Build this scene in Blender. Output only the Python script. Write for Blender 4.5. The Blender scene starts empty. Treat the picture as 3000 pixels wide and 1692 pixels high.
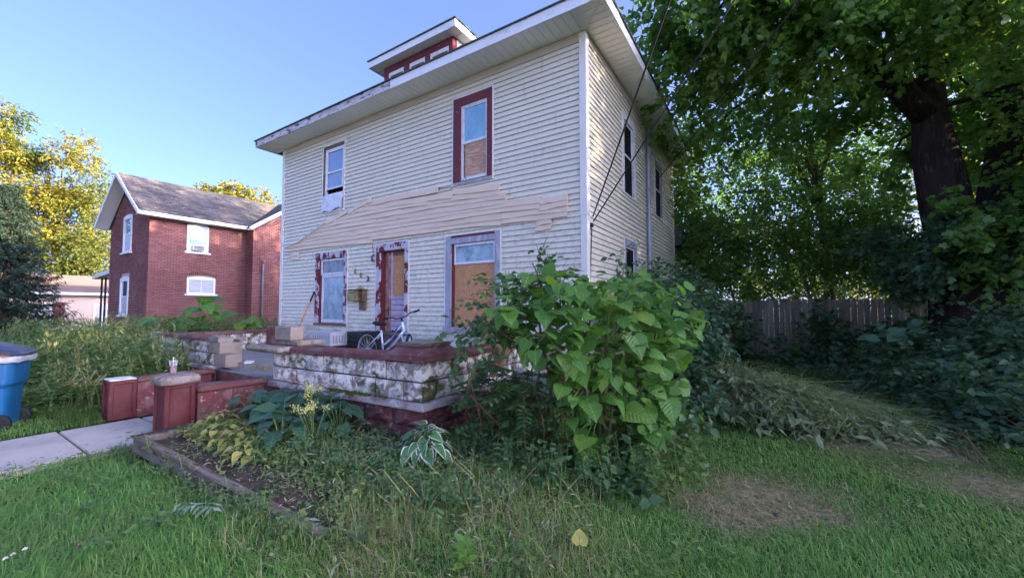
import bpy, math, random
import numpy as np
from mathutils import Vector, Matrix, Quaternion

D = bpy.data
SC = bpy.context.scene
COL = SC.collection
random.seed(7)
RNG = np.random.default_rng(7)
rad = math.radians

# ------------------------------------------------------------------ camera, sky, sun, exposure
CAM_F, CAM_YAW, CAM_PITCH, CAM_H = 1168.0, rad(32.7), rad(2.65), 1.5
cam_data = D.cameras.new('camera')
cam = D.objects.new('camera', cam_data)
COL.objects.link(cam)
cam.location = (0, 0, CAM_H)
cam.rotation_euler = (rad(90) + CAM_PITCH, 0, CAM_YAW)
cam_data.sensor_width = 36.0
cam_data.lens = 36.0 * CAM_F / 3000.0
cam_data.clip_start = 0.05
cam_data.clip_end = 2000
SC.camera = cam

SUN_AZ, SUN_EL = rad(15), rad(11.5)            # measured from +X towards +Y
SUN_DIR = Vector((math.cos(SUN_EL) * math.cos(SUN_AZ), math.cos(SUN_EL) * math.sin(SUN_AZ), math.sin(SUN_EL)))
world = D.worlds.new('World')
SC.world = world
world.use_nodes = True
wn = world.node_tree
for n in list(wn.nodes):
    wn.nodes.remove(n)
w_out = wn.nodes.new('ShaderNodeOutputWorld')
w_bg = wn.nodes.new('ShaderNodeBackground')
w_sky = wn.nodes.new('ShaderNodeTexSky')
w_sky.sky_type = 'NISHITA'
w_sky.sun_disc = False
w_sky.sun_elevation = SUN_EL
w_sky.sun_rotation = rad(90) - SUN_AZ
w_sky.air_density = 0.22
w_sky.dust_density = 3.0
w_sky.ozone_density = 3.0
w_bg.inputs['Strength'].default_value = 0.15
w_tint = wn.nodes.new('ShaderNodeMix')           # the clear evening sky of the photograph is a little more violet
w_tint.data_type = 'RGBA'
w_tint.blend_type = 'MULTIPLY'
w_tint.inputs[0].default_value = 1.0
w_tint.inputs[7].default_value = (1.0, 0.865, 0.95, 1)
wn.links.new(w_sky.outputs[0], w_tint.inputs[6])
w_even = wn.nodes.new('ShaderNodeMix')           # thin high haze evens out the whole dome a little
w_even.data_type = 'RGBA'
w_even.inputs[0].default_value = 0.22
w_even.inputs[7].default_value = (0.34, 0.56, 1.25, 1)
wn.links.new(w_tint.outputs[2], w_even.inputs[6])
wn.links.new(w_even.outputs[2], w_bg.inputs['Color'])
wn.links.new(w_bg.outputs[0], w_out.inputs['Surface'])

sun_data = D.lights.new('sun', 'SUN')
sun_data.energy = 2.8
sun_data.angle = rad(0.5)
sun_data.color = (1.0, 0.78, 0.52)
sun = D.objects.new('sun', sun_data)
COL.objects.link(sun)
sun.rotation_mode = 'QUATERNION'
sun.rotation_quaternion = SUN_DIR.to_track_quat('Z', 'Y')
sun.location = (30, 15, 30)

SC.view_settings.view_transform = 'Standard'
SC.view_settings.look = 'None'
SC.view_settings.gamma = 1.0
SC.view_settings.use_curve_mapping = False
SC.view_settings.exposure = 3.22
SC.render.engine = 'CYCLES'
SC.cycles.use_denoising = True
SC.cycles.max_bounces = 7
SC.cycles.diffuse_bounces = 4
SC.cycles.glossy_bounces = 3
SC.cycles.transmission_bounces = 5
SC.cycles.transparent_max_bounces = 8

# ------------------------------------------------------------------ where a direction of view meets the place
_cy, _sy, _cp, _sp = math.cos(CAM_YAW), math.sin(CAM_YAW), math.cos(CAM_PITCH), math.sin(CAM_PITCH)
FWD = Vector((-_sy * _cp, _cy * _cp, _sp))
RGT = Vector((_cy, _sy, 0))
UPV = RGT.cross(FWD)
EYE = Vector((0, 0, CAM_H))


def ray(x, y):
    return FWD + RGT * ((x - 1500) / CAM_F) - UPV * ((y - 846) / CAM_F)


def atd(x, y, d):
    return EYE + ray(x, y) * d


def atz(x, y, z=0.0):
    r = ray(x, y)
    return EYE + r * ((z - CAM_H) / r.z)


def ground_h(x, y):
    """height of the ground: level by the house, a little lower towards the path and the lot beyond"""
    x = np.asarray(x, float)
    y = np.asarray(y, float)
    t = np.clip((-x - 2.6) / 3.6, 0, 1)
    h = -0.20 * t * t * (3 - 2 * t)
    t2 = np.clip((-x - 8.0) / 4.0, 0, 1)
    h = h - 0.06 * t2
    n = 0.02 * np.sin(x * 1.7 + 0.6 * y) * np.sin(y * 1.3 - 0.4 * x) + 0.012 * np.sin(3.1 * x + 1.1) * np.sin(2.7 * y)
    near_path = np.exp(-((x + 7.4) / 1.3) ** 4)
    return h + n * (1 - near_path)


# ------------------------------------------------------------------ mesh building
WM = {}


class MB:
    def __init__(self):
        self.v, self.f = [], []

    def add(self, vs, fs):
        o = len(self.v)
        self.v.extend([tuple(p) for p in vs])
        self.f.extend([tuple(i + o for i in f) for f in fs])
        return self

    def box(self, x0, x1, y0, y1, z0, z1):
        vs = [(x0, y0, z0), (x1, y0, z0), (x1, y1, z0), (x0, y1, z0), (x0, y0, z1), (x1, y0, z1), (x1, y1, z1), (x0, y1, z1)]
        return self.add(vs, [(0, 3, 2, 1), (4, 5, 6, 7), (0, 1, 5, 4), (1, 2, 6, 5), (2, 3, 7, 6), (3, 0, 4, 7)])

    def bbox(self, x0, x1, y0, y1, z0, z1, b=0.01):
        """a box with chamfered edges"""
        vs = []
        idx = {}
        for i, (xa, xb) in enumerate(((x0, x0 + b), (x1, x1 - b))):
            for j, (ya, yb) in enumerate(((y0, y0 + b), (y1, y1 - b))):
                for k, (za, zb) in enumerate(((z0, z0 + b), (z1, z1 - b))):
                    for a, p in enumerate(((xa, yb, zb), (xb, ya, zb), (xb, yb, za))):
                        idx[i, j, k, a] = len(vs)
                        vs.append(p)
        g = lambda i, j, k, a: idx[i, j, k, a]
        fs = []
        for s in (0, 1):
            q = [g(s, 0, 0, 0), g(s, 0, 1, 0), g(s, 1, 1, 0), g(s, 1, 0, 0)]
            fs.append(q if s == 0 else q[::-1])
            q = [g(0, s, 0, 1), g(1, s, 0, 1), g(1, s, 1, 1), g(0, s, 1, 1)]
            fs.append(q if s == 0 else q[::-1])
            q = [g(0, 0, s, 2), g(0, 1, s, 2), g(1, 1, s, 2), g(1, 0, s, 2)]
            fs.append(q if s == 0 else q[::-1])
        for i in (0, 1):
            for j in (0, 1):
                fs.append([g(i, j, 0, 0), g(i, j, 1, 0), g(i, j, 1, 1), g(i, j, 0, 1)])
                fs.append([g(i, 0, j, 0), g(i, 1, j, 0), g(i, 1, j, 2), g(i, 0, j, 2)])
                fs.append([g(0, i, j, 1), g(1, i, j, 1), g(1, i, j, 2), g(0, i, j, 2)])
                for k in (0, 1):
                    fs.append([g(i, j, k, 0), g(i, j, k, 1), g(i, j, k, 2)])
        return self.add(vs, fs)

    def obox(self, c, size, m):
        sx, sy, sz = size[0] / 2, size[1] / 2, size[2] / 2
        c = Vector(c)
        vs = [c + m @ Vector(p) for p in ((-sx, -sy, -sz), (sx, -sy, -sz), (sx, sy, -sz), (-sx, sy, -sz), (-sx, -sy, sz), (sx, -sy, sz), (sx, sy, sz), (-sx, sy, sz))]
        return self.add(vs, [(0, 3, 2, 1), (4, 5, 6, 7), (0, 1, 5, 4), (1, 2, 6, 5), (2, 3, 7, 6), (3, 0, 4, 7)])

    def bar(self, a, b, w, h, up=(0, 0, 1)):
        a, b = Vector(a), Vector(b)
        d = (b - a)
        L = d.length
        d.normalize()
        u = Vector(up)
        s = d.cross(u)
        if s.length < 1e-4:
            s = d.cross(Vector((1, 0, 0)))
        s.normalize()
        u = s.cross(d)
        m = Matrix((d, s, u)).transposed()
        return self.obox((a + b) / 2, (L, w, h), m)

    def tube(self, pts, r, n=6, cap=True):
        pts = [Vector(p) for p in pts]
        if not hasattr(r, '__len__'):
            r = [r] * len(pts)
        rings = []
        prev = None
        vs = []
        for i, p in enumerate(pts):
            t = (pts[min(i + 1, len(pts) - 1)] - pts[max(i - 1, 0)])
            if t.length < 1e-9:
                t = Vector((0, 0, 1))
            t.normalize()
            if prev is None:
                a = t.orthogonal().normalized()
            else:
                a = prev - t * prev.dot(t)
                if a.length < 1e-6:
                    a = t.orthogonal()
                a.normalize()
            prev = a
            b = t.cross(a)
            for k in range(n):
                an = 2 * math.pi * k / n
                vs.append(p + (a * math.cos(an) + b * math.sin(an)) * r[i])
        fs = []
        for i in range(len(pts) - 1):
            for k in range(n):
                k2 = (k + 1) % n
                fs.append((i * n + k, i * n + k2, (i + 1) * n + k2, (i + 1) * n + k))
        if cap:
            fs.append(tuple(range(n - 1, -1, -1)))
            fs.append(tuple((len(pts) - 1) * n + k for k in range(n)))
        return self.add(vs, fs)

    def lathe(self, prof, c=(0, 0, 0), n=16, m=None):
        vs = []
        c = Vector(c)
        for r, z in prof:
            for k in range(n):
                a = 2 * math.pi * k / n
                p = Vector((r * math.cos(a), r * math.sin(a), z))
                vs.append(c + (m @ p if m else p))
        fs = []
        for i in range(len(prof) - 1):
            for k in range(n):
                k2 = (k + 1) % n
                fs.append((i * n + k, i * n + k2, (i + 1) * n + k2, (i + 1) * n + k))
        fs.append(tuple(range(n - 1, -1, -1)))
        fs.append(tuple((len(prof) - 1) * n + k for k in range(n)))
        return self.add(vs, fs)

    def extrude(self, poly, a, b):
        """a polygon (3-D points) swept from offset a to offset b"""
        n = len(poly)
        a, b = Vector(a), Vector(b)
        vs = [Vector(p) + a for p in poly] + [Vector(p) + b for p in poly]
        fs = [tuple(range(n - 1, -1, -1)), tuple(range(n, 2 * n))]
        for i in range(n):
            j = (i + 1) % n
            fs.append((i, j, n + j, n + i))
        return self.add(vs, fs)

    def build(self, name, mat, parent=None, origin=None, smooth=False):
        me = D.meshes.new(name)
        o3 = Vector(origin) if origin is not None else Vector((0, 0, 0))
        me.from_pydata([(p[0] - o3.x, p[1] - o3.y, p[2] - o3.z) for p in self.v], [], self.f)
        if mat:
            me.materials.append(mat)
        if smooth:
            me.polygons.foreach_set('use_smooth', [True] * len(me.polygons))
        return add_obj(name, me, parent, o3)


def add_obj(name, data, parent=None, loc=(0, 0, 0)):
    o = D.objects.new(name, data)
    COL.objects.link(o)
    o.location = loc
    if parent is not None:
        o.parent = parent
        o.matrix_parent_inverse = WM[parent.name].inverted()
    WM[o.name] = Matrix.Translation(Vector(loc))
    return o


def np_mesh(name, verts, quads=None, tris=None, mat=None, parent=None, smooth=False, attr=None):
    """a mesh from numpy arrays; faces as (n,4) and (m,3)"""
    me = D.meshes.new(name)
    verts = np.asarray(verts, np.float32).reshape(-1, 3)
    nq = 0 if quads is None else len(quads)
    nt = 0 if tris is None else len(tris)
    me.vertices.add(len(verts))
    me.vertices.foreach_set('co', verts.ravel())
    loops, tot = [], []
    if nq:
        loops.append(np.asarray(quads, np.int32).ravel())
        tot.append(np.full(nq, 4, np.int32))
    if nt:
        loops.append(np.asarray(tris, np.int32).ravel())
        tot.append(np.full(nt, 3, np.int32))
    loops = np.concatenate(loops)
    tot = np.concatenate(tot)
    me.loops.add(len(loops))
    me.loops.foreach_set('vertex_index', loops)
    me.polygons.add(len(tot))
    start = np.concatenate(([0], np.cumsum(tot)[:-1])).astype(np.int32)
    me.polygons.foreach_set('loop_start', start)
    me.polygons.foreach_set('loop_total', tot)
    if smooth:
        me.polygons.foreach_set('use_smooth', np.ones(len(tot), bool))
    if mat:
        me.materials.append(mat)
    me.update(calc_edges=True)
    return add_obj(name, me, parent)


def thing(name, label, cat, loc=(0, 0, 0), group=None):
    o = D.objects.new(name, None)
    COL.objects.link(o)
    o.location = loc
    o.empty_display_size = 0.2
    WM[o.name] = Matrix.Translation(Vector(loc))
    return tag(o, label, cat, group)


def tag(o, label=None, cat=None, group=None, kind=None):
    if label:
        o['label'] = label
    if cat:
        o['category'] = cat
    if group:
        o['group'] = group
    if kind:
        o['kind'] = kind
    return o


# ------------------------------------------------------------------ materials
def mat(name, col, rough=0.75, spec=0.25, layers=(), island=0.0, bump=None, metal=0.0, coat=0.0):
    """layers: dicts with col, scale (number or xyz), lo, hi, and optionally z=(full, none), y/x ranges, seed, amount, kind"""
    m = D.materials.new(name)
    m.use_nodes = True
    nt = m.node_tree
    N, L = nt.nodes, nt.links
    bsdf = N['Principled BSDF']
    bsdf.inputs['Roughness'].default_value = rough
    bsdf.inputs['Specular IOR Level'].default_value = spec
    bsdf.inputs['Metallic'].default_value = metal
    bsdf.inputs['Coat Weight'].default_value = coat
    geo = N.new('ShaderNodeNewGeometry')
    pos = geo.outputs['Position']
    rgb = N.new('ShaderNodeRGB')
    rgb.outputs[0].default_value = (*col, 1)
    cur = rgb.outputs[0]

    def coords(scale, seed):
        mp = N.new('ShaderNodeMapping')
        s = scale if hasattr(scale, '__len__') else (scale,) * 3
        mp.inputs['Scale'].default_value = s
        mp.inputs['Location'].default_value = (seed * 3.1, seed * 1.7, seed * 0.9)
        L.new(pos, mp.inputs['Vector'])
        return mp.outputs[0]

    sep = None
    for i, ly in enumerate(layers):
        vec = coords(ly.get('scale', 5), ly.get('seed', i + 1))
        kind = ly.get('kind', 'noise')
        if kind == 'noise':
            t = N.new('ShaderNodeTexNoise')
            t.inputs['Scale'].default_value = 1
            t.inputs['Detail'].default_value = ly.get('detail', 5)
            t.inputs['Roughness'].default_value = ly.get('nr', 0.6)
            fac = t.outputs['Fac']
        else:
            t = N.new('ShaderNodeTexVoronoi')
            t.inputs['Scale'].default_value = 1
            fac = t.outputs['Color'] if kind == 'cells' else t.outputs['Distance']
        L.new(vec, t.inputs['Vector'])
        mr = N.new('ShaderNodeMapRange')
        mr.inputs['From Min'].default_value = ly.get('lo', 0.45)
        mr.inputs['From Max'].default_value = ly.get('hi', 0.6)
        L.new(fac, mr.inputs['Value'])
        f = mr.outputs[0]
        for ax in 'xyz':
            if ax in ly:
                if sep is None:
                    sep = N.new('ShaderNodeSeparateXYZ')
                    L.new(pos, sep.inputs[0])
                m2 = N.new('ShaderNodeMapRange')
                m2.inputs['From Min'].default_value = ly[ax][1]
                m2.inputs['From Max'].default_value = ly[ax][0]
                L.new(sep.outputs['XYZ'.index(ax.upper())], m2.inputs['Value'])
                mm = N.new('ShaderNodeMath')
                mm.operation = 'MULTIPLY'
                L.new(f, mm.inputs[0])
                L.new(m2.outputs[0], mm.inputs[1])
                f = mm.outputs[0]
        if ly.get('amount', 1) != 1:
            mm = N.new('ShaderNodeMath')
            mm.operation = 'MULTIPLY'
            L.new(f, mm.inputs[0])
            mm.inputs[1].default_value = ly['amount']
            f = mm.outputs[0]
        mx = N.new('ShaderNodeMix')
        mx.data_type = 'RGBA'
        mx.blend_type = ly.get('blend', 'MIX')
        L.new(f, mx.inputs[0])
        L.new(cur, mx.inputs[6])
        mx.inputs[7].default_value = (*ly['col'], 1)
        cur = mx.outputs[2]
    if island:
        hsv = N.new('ShaderNodeHueSaturation')
        src = geo.outputs['Random Per Island']
        oi = N.new('ShaderNodeObjectInfo')
        ad = N.new('ShaderNodeMath')
        ad.operation = 'ADD'
        L.new(src, ad.inputs[0])
        L.new(oi.outputs['Random'], ad.inputs[1])
        fr = N.new('ShaderNodeMath')
        fr.operation = 'FRACT'
        L.new(ad.outputs[0], fr.inputs[0])
        mr = N.new('ShaderNodeMapRange')
        mr.inputs['To Min'].default_value = 1 - island
        mr.inputs['To Max'].default_value = 1 + island
        L.new(fr.outputs[0], mr.inputs['Value'])
        L.new(mr.outputs[0], hsv.inputs['Value'])
        L.new(cur, hsv.inputs['Color'])
        cur = hsv.outputs[0]
    L.new(cur, bsdf.inputs['Base Color'])
    if bump:
        t = N.new('ShaderNodeTexNoise')
        t.inputs['Scale'].default_value = 1
        t.inputs['Detail'].default_value = 6
        L.new(coords(bump[0], 5), t.inputs['Vector'])
        b = N.new('ShaderNodeBump')
        b.inputs['Strength'].default_value = bump[1]
        b.inputs['Distance'].default_value = bump[2] if len(bump) > 2 else 0.02
        L.new(t.outputs['Fac'], b.inputs['Height'])
        L.new(b.outputs[0], bsdf.inputs['Normal'])
    return m


def leafmat(name, a, b, c=None, trans=0.35, tcol=None, rough=0.5, spec=0.35, big=None, vein=None):
    """a..b by leaf, with some leaves going to c; light passes through"""
    m = D.materials.new(name)
    m.use_nodes = True
    nt = m.node_tree
    N, L = nt.nodes, nt.links
    bsdf = N['Principled BSDF']
    bsdf.inputs['Roughness'].default_value = rough
    bsdf.inputs['Specular IOR Level'].default_value = spec
    out = N['Material Output']
    geo = N.new('ShaderNodeNewGeometry')
    oi = N.new('ShaderNodeObjectInfo')
    ad = N.new('ShaderNodeMath')
    ad.operation = 'ADD'
    L.new(geo.outputs['Random Per Island'], ad.inputs[0])
    L.new(oi.outputs['Random'], ad.inputs[1])
    fr = N.new('ShaderNodeMath')
    fr.operation = 'FRACT'
    L.new(ad.outputs[0], fr.inputs[0])
    rp = N.new('ShaderNodeValToRGB')
    e = rp.color_ramp.elements
    e[0].position, e[0].color = 0.0, (*a, 1)
    e[1].position, e[1].color = 0.88 if c else 1.0, (*b, 1)
    if c:
        x = e.new(1.0)
        x.color = (*c, 1)
    L.new(fr.outputs[0], rp.inputs[0])
    cur = rp.outputs[0]
    if big:                                   # another hue in large patches of the crown
        t = N.new('ShaderNodeTexNoise')
        t.inputs['Scale'].default_value = big[1]
        t.inputs['Detail'].default_value = 3
        L.new(geo.outputs['Position'], t.inputs['Vector'])
        mr = N.new('ShaderNodeMapRange')
        mr.inputs['From Min'].default_value = big[2]
        mr.inputs['From Max'].default_value = big[3]
        L.new(t.outputs['Fac'], mr.inputs['Value'])
        mx = N.new('ShaderNodeMix')
        mx.data_type = 'RGBA'
        L.new(mr.outputs[0], mx.inputs[0])
        L.new(cur, mx.inputs[6])
        mx.inputs[7].default_value = (*big[0], 1)
        cur = mx.outputs[2]
    if vein:                                  # a pale midrib and side ribs, in the leaf's own frame
        tc = N.new('ShaderNodeTexCoord')
        sx = N.new('ShaderNodeSeparateXYZ')
        L.new(tc.outputs['Object'], sx.inputs[0])

        def mth(op, *args):
            n = N.new('ShaderNodeMath')
            n.operation = op
            for i, q in enumerate(args):
                if isinstance(q, (int, float)):
                    n.inputs[i].default_value = q
                else:
                    L.new(q, n.inputs[i])
            return n.outputs[0]
        ax_ = mth('ABSOLUTE', sx.outputs[0])
        rib = mth('LESS_THAN', ax_, 0.022)
        ph = mth('SUBTRACT', sx.outputs[1], mth('MULTIPLY', ax_, 0.75))
        sr = mth('GREATER_THAN', mth('SINE', mth('MULTIPLY', ph, 40.0)), 0.93)
        f_ = mth('MINIMUM', mth('ADD', mth('MULTIPLY', rib, 0.8), mth('MULTIPLY', sr, 0.16)), 1.0)
        mx = N.new('ShaderNodeMix')
        mx.data_type = 'RGBA'
        L.new(f_, mx.inputs[0])
        L.new(cur, mx.inputs[6])
        mx.inputs[7].default_value = (*vein, 1)
        cur = mx.outputs[2]
        tn = N.new('ShaderNodeTexNoise')
        tn.inputs['Scale'].default_value = 5
        tn.inputs['Detail'].default_value = 4
        L.new(tc.outputs['Object'], tn.inputs['Vector'])
        hs = N.new('ShaderNodeHueSaturation')
        mr = N.new('ShaderNodeMapRange')
        mr.inputs['To Min'].default_value = 0.72
        mr.inputs['To Max'].default_value = 1.25
        L.new(tn.outputs['Fac'], mr.inputs['Value'])
        L.new(mr.outputs[0], hs.inputs['Value'])
        L.new(cur, hs.inputs['Color'])
        cur = hs.outputs[0]
        bm = N.new('ShaderNodeBump')
        bm.inputs['Strength'].default_value = 0.22
        bm.inputs['Distance'].default_value = 0.02
        L.new(mth('SINE', mth('MULTIPLY', ph, 40.0)), bm.inputs['Height'])
        L.new(bm.outputs[0], bsdf.inputs['Normal'])
    L.new(cur, bsdf.inputs['Base Color'])
    if trans:
        tr = N.new('ShaderNodeBsdfTranslucent')
        mx = N.new('ShaderNodeMix')
        mx.data_type = 'RGBA'
        mx.blend_type = 'MULTIPLY'
        mx.inputs[0].default_value = 1
        L.new(cur, mx.inputs[6])
        mx.inputs[7].default_value = (*(tcol or (1.9, 1.7, 0.7)), 1)
        L.new(mx.outputs[2], tr.inputs['Color'])
        ms = N.new('ShaderNodeMixShader')
        ms.inputs[0].default_value = trans
        L.new(bsdf.outputs[0], ms.inputs[1])
        L.new(tr.outputs[0], ms.inputs[2])
        L.new(ms.outputs[0], out.inputs['Surface'])
    return m


ALGAE = (0.20, 0.22, 0.10)
M = {}
M['lap_shadow_backing'] = mat('dark_lap_shadow', (0.05, 0.045, 0.04), 0.9, 0.1)  # dark sheet behind the siding slots, standing in for shade under laps
M['siding'] = mat('cream_vinyl_siding', (0.75, 0.705, 0.56), 0.5, 0.35, [
    dict(col=(0.67, 0.63, 0.495), scale=(0.5, 0.5, 2.2), lo=0.4, hi=0.75, amount=0.6),
    dict(col=ALGAE, scale=(2.2, 2.2, 6.0), lo=0.44, hi=0.66, z=(0.85, 1.35), amount=0.85, seed=3),
    dict(col=(0.30, 0.32, 0.22), scale=(9, 9, 14), lo=0.52, hi=0.62, z=(2.9, 4.5), amount=0.38, seed=5),
    dict(col=(0.33, 0.33, 0.27), scale=(14, 14, 2.0), lo=0.58, hi=0.70, amount=0.35, seed=8),
    dict(col=(0.16, 0.15, 0.11), scale=(26, 26, 40), lo=0.66, hi=0.72, amount=0.5, seed=9)], bump=(3, 0.12, 0.03))
M['patch'] = mat('pinkish_beige_siding', (0.74, 0.585, 0.415), 0.5, 0.35, [
    dict(col=(0.64, 0.50, 0.345), scale=(2, 2, 9), lo=0.5, hi=0.72, amount=0.55),
    dict(col=(0.42, 0.36, 0.26), scale=(7, 7, 16), lo=0.60, hi=0.74, amount=0.4, seed=4)], island=0.05, bump=(4, 0.1, 0.03))
M['trim'] = mat('cream_trim', (0.78, 0.745, 0.66), 0.45, 0.35, [dict(col=(0.45, 0.44, 0.38), scale=(6, 6, 3), lo=0.55, hi=0.75, amount=0.5)])
M['frieze'] = mat('tan_frieze', (0.55, 0.49, 0.41), 0.6, 0.25, [dict(col=(0.40, 0.34, 0.27), scale=(1.3, 1.3, 6), lo=0.45, hi=0.7, amount=0.5)])
M['soffit'] = mat('white_soffit', (0.86, 0.83, 0.75), 0.6, 0.2, [dict(col=(0.76, 0.73, 0.65), scale=1.3, lo=0.45, hi=0.75, amount=0.5)])
M['fascia_new'] = mat('white_fascia', (0.80, 0.80, 0.79), 0.4, 0.4, [
    dict(col=(0.52, 0.52, 0.5), scale=(3, 3, 10), lo=0.55, hi=0.72, amount=0.6), dict(col=(0.2, 0.19, 0.18), scale=(8, 8, 20), lo=0.66, hi=0.74, amount=0.6, seed=6)])
M['fascia_old'] = mat('peeling_fascia', (0.60, 0.56, 0.57), 0.7, 0.2, [
    dict(col=(0.40, 0.35, 0.35), scale=(3, 3, 9), lo=0.48, hi=0.6, amount=0.7),
    dict(col=(0.06, 0.05, 0.045), scale=(3.2, 3.2, 11), lo=0.56, hi=0.64, seed=11),
    dict(col=(0.10, 0.09, 0.08), scale=(11, 11, 25), lo=0.60, hi=0.66, seed=4)], bump=(30, 0.3, 0.01))
M['shingle'] = mat('dark_green_shingle', (0.07, 0.09, 0.085), 0.9, 0.1, [dict(col=(0.13, 0.14, 0.13), scale=20, lo=0.45, hi=0.65)], bump=(60, 0.4, 0.01))
MAROON = (0.155, 0.030, 0.036)
M['maroon'] = mat('maroon_paint', MAROON, 0.6, 0.3, [
    dict(col=(0.10, 0.025, 0.03), scale=4, lo=0.45, hi=0.7, amount=0.6),
    dict(col=(0.58, 0.56, 0.57), scale=(9, 9, 16), lo=0.665, hi=0.68, seed=5, detail=8, nr=0.7)], bump=(40, 0.2, 0.006))
M['maroon_peel'] = mat('peeling_maroon_paint', (0.54, 0.52, 0.56), 0.75, 0.2, [
    dict(col=(0.42, 0.41, 0.45), scale=(9, 9, 3), lo=0.45, hi=0.65, amount=0.6),
    dict(col=MAROON, scale=(4.2, 4.2, 3.6), lo=0.515, hi=0.53, seed=3, detail=8, nr=0.65),
    dict(col=(0.16, 0.12, 0.10), scale=(14, 14, 8), lo=0.63, hi=0.66, seed=9, detail=7)], bump=(35, 0.4, 0.008))
M['grey_peel'] = mat('weathered_blue_grey_paint', (0.38, 0.40, 0.45), 0.8, 0.15, [
    dict(col=(0.26, 0.27, 0.30), scale=(16, 16, 2.5), lo=0.42, hi=0.62, amount=0.8),
    dict(col=(0.56, 0.55, 0.57), scale=(9, 9, 3), lo=0.56, hi=0.64, amount=0.7, seed=6),
    dict(col=(0.10, 0.06, 0.06), scale=(20, 20, 9), lo=0.66, hi=0.70, seed=4)], bump=(30, 0.4, 0.008))
M['white_peel'] = mat('chipped_white_paint', (0.72, 0.72, 0.72), 0.6, 0.3, [
    dict(col=(0.5, 0.5, 0.49), scale=(8, 8, 5), lo=0.5, hi=0.68, amount=0.7), dict(col=(0.15, 0.10, 0.09), scale=(15, 15, 11), lo=0.64, hi=0.67, seed=4)])
M['vinyl'] = mat('white_vinyl', (0.80, 0.81, 0.82), 0.35, 0.45)
M['sheet'] = mat('crumpled_white_sheet', (0.70, 0.71, 0.74), 0.45, 0.4, [dict(col=(0.5, 0.5, 0.52), scale=5, lo=0.5, hi=0.7, amount=0.6)], bump=(9, 0.5, 0.03))
M['osb'] = mat('orange_strand_board', (0.50, 0.245, 0.105), 0.7, 0.2, [
    dict(col=(0.60, 0.33, 0.16), scale=(60, 60, 26), lo=0.35, hi=0.7, kind='cells'),
    dict(col=(0.30, 0.13, 0.05), scale=(34, 34, 70), lo=0.56, hi=0.66, amount=0.8, seed=4),
    dict(col=(0.64, 0.40, 0.22), scale=(70, 70, 40), lo=0.60, hi=0.68, amount=0.7, seed=7),
    dict(col=(0.33, 0.15, 0.06), scale=(1.5, 1.5, 2.5), lo=0.45, hi=0.75, amount=0.35, seed=2)], bump=(90, 0.3, 0.004))
M['ply'] = mat('weathered_plywood', (0.46, 0.26, 0.16), 0.75, 0.2, [
    dict(col=(0.62, 0.44, 0.33), scale=(5, 5, 26), lo=0.45, hi=0.62), dict(col=(0.28, 0.12, 0.07), scale=(14, 14, 30), lo=0.62, hi=0.7, amount=0.7, seed=3)])
M['film'] = mat('pale_film_behind_glass', (0.33, 0.45, 0.50), 0.16, 0.5, [
    dict(col=(0.16, 0.24, 0.28), scale=(5, 5, 4), lo=0.42, hi=0.66), dict(col=(0.50, 0.58, 0.62), scale=(13, 13, 11), lo=0.57, hi=0.66, amount=0.5, seed=5)], bump=(4, 0.15, 0.02))
M['film_blue'] = mat('sky_blue_film', (0.25, 0.48, 0.62), 0.12, 0.5, [dict(col=(0.17, 0.36, 0.50), scale=(6, 6, 4), lo=0.42, hi=0.66, amount=0.7)])
M['pane_dark'] = mat('dim_glass', (0.045, 0.055, 0.06), 0.06, 0.6, [dict(col=(0.16, 0.165, 0.15), scale=(4, 4, 3), lo=0.42, hi=0.58)])
M['pane_sky'] = mat('sky_painted_glass', (0.10, 0.16, 0.25), 0.03, 1.0, coat=1.0)  # blue in the base colour stands in for reflected sky
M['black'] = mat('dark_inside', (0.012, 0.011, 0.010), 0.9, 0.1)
M['door'] = mat('lilac_door_paint', (0.50, 0.40, 0.50), 0.65, 0.25, [
    dict(col=(0.40, 0.31, 0.38), scale=(6, 6, 16), lo=0.45, hi=0.65, amount=0.6), dict(col=(0.20, 0.13, 0.10), scale=(9, 9, 13), lo=0.625, hi=0.65, seed=5)])
M['door_stile'] = mat('worn_pink_door_paint', (0.40, 0.23, 0.20), 0.7, 0.2, [
    dict(col=(0.25, 0.12, 0.09), scale=(12, 12, 4), lo=0.45, hi=0.62), dict(col=(0.55, 0.42, 0.42), scale=(14, 14, 7), lo=0.60, hi=0.66, seed=5)])
M['brown_wood'] = mat('bare_brown_wood', (0.16, 0.11, 0.075), 0.8, 0.15, [dict(col=(0.26, 0.20, 0.15), scale=(5, 5, 22), lo=0.45, hi=0.65)])
M['block_white'] = mat('mossy_white_block', (0.80, 0.75, 0.64), 0.85, 0.15, [
    dict(col=(0.34, 0.26, 0.225), scale=4.5, lo=0.505, hi=0.545, seed=2, detail=8, nr=0.72),
    dict(col=(0.40, 0.38, 0.36), scale=(4, 4, 7), lo=0.52, hi=0.6, amount=0.8, seed=13, detail=8),
    dict(col=(0.075, 0.068, 0.052), scale=10, lo=0.53, hi=0.63, amount=0.75, seed=6, detail=8, nr=0.75),
    dict(col=(0.075, 0.085, 0.015), scale=(3.0, 3.0, 4.5), lo=0.525, hi=0.60, amount=0.9, seed=9, detail=7)], bump=(13, 0.7, 0.03))
M['block_red'] = mat('faded_red_block', (0.15, 0.050, 0.048), 0.85, 0.15, [
    dict(col=(0.25, 0.14, 0.125), scale=4, lo=0.48, hi=0.62, amount=0.8),
    dict(col=(0.10, 0.085, 0.06), scale=6, lo=0.52, hi=0.64, amount=0.8, seed=6),
    dict(col=(0.42, 0.33, 0.30), scale=14, lo=0.60, hi=0.65, amount=0.7, seed=8, detail=8)], bump=(11, 0.8, 0.04))
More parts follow.
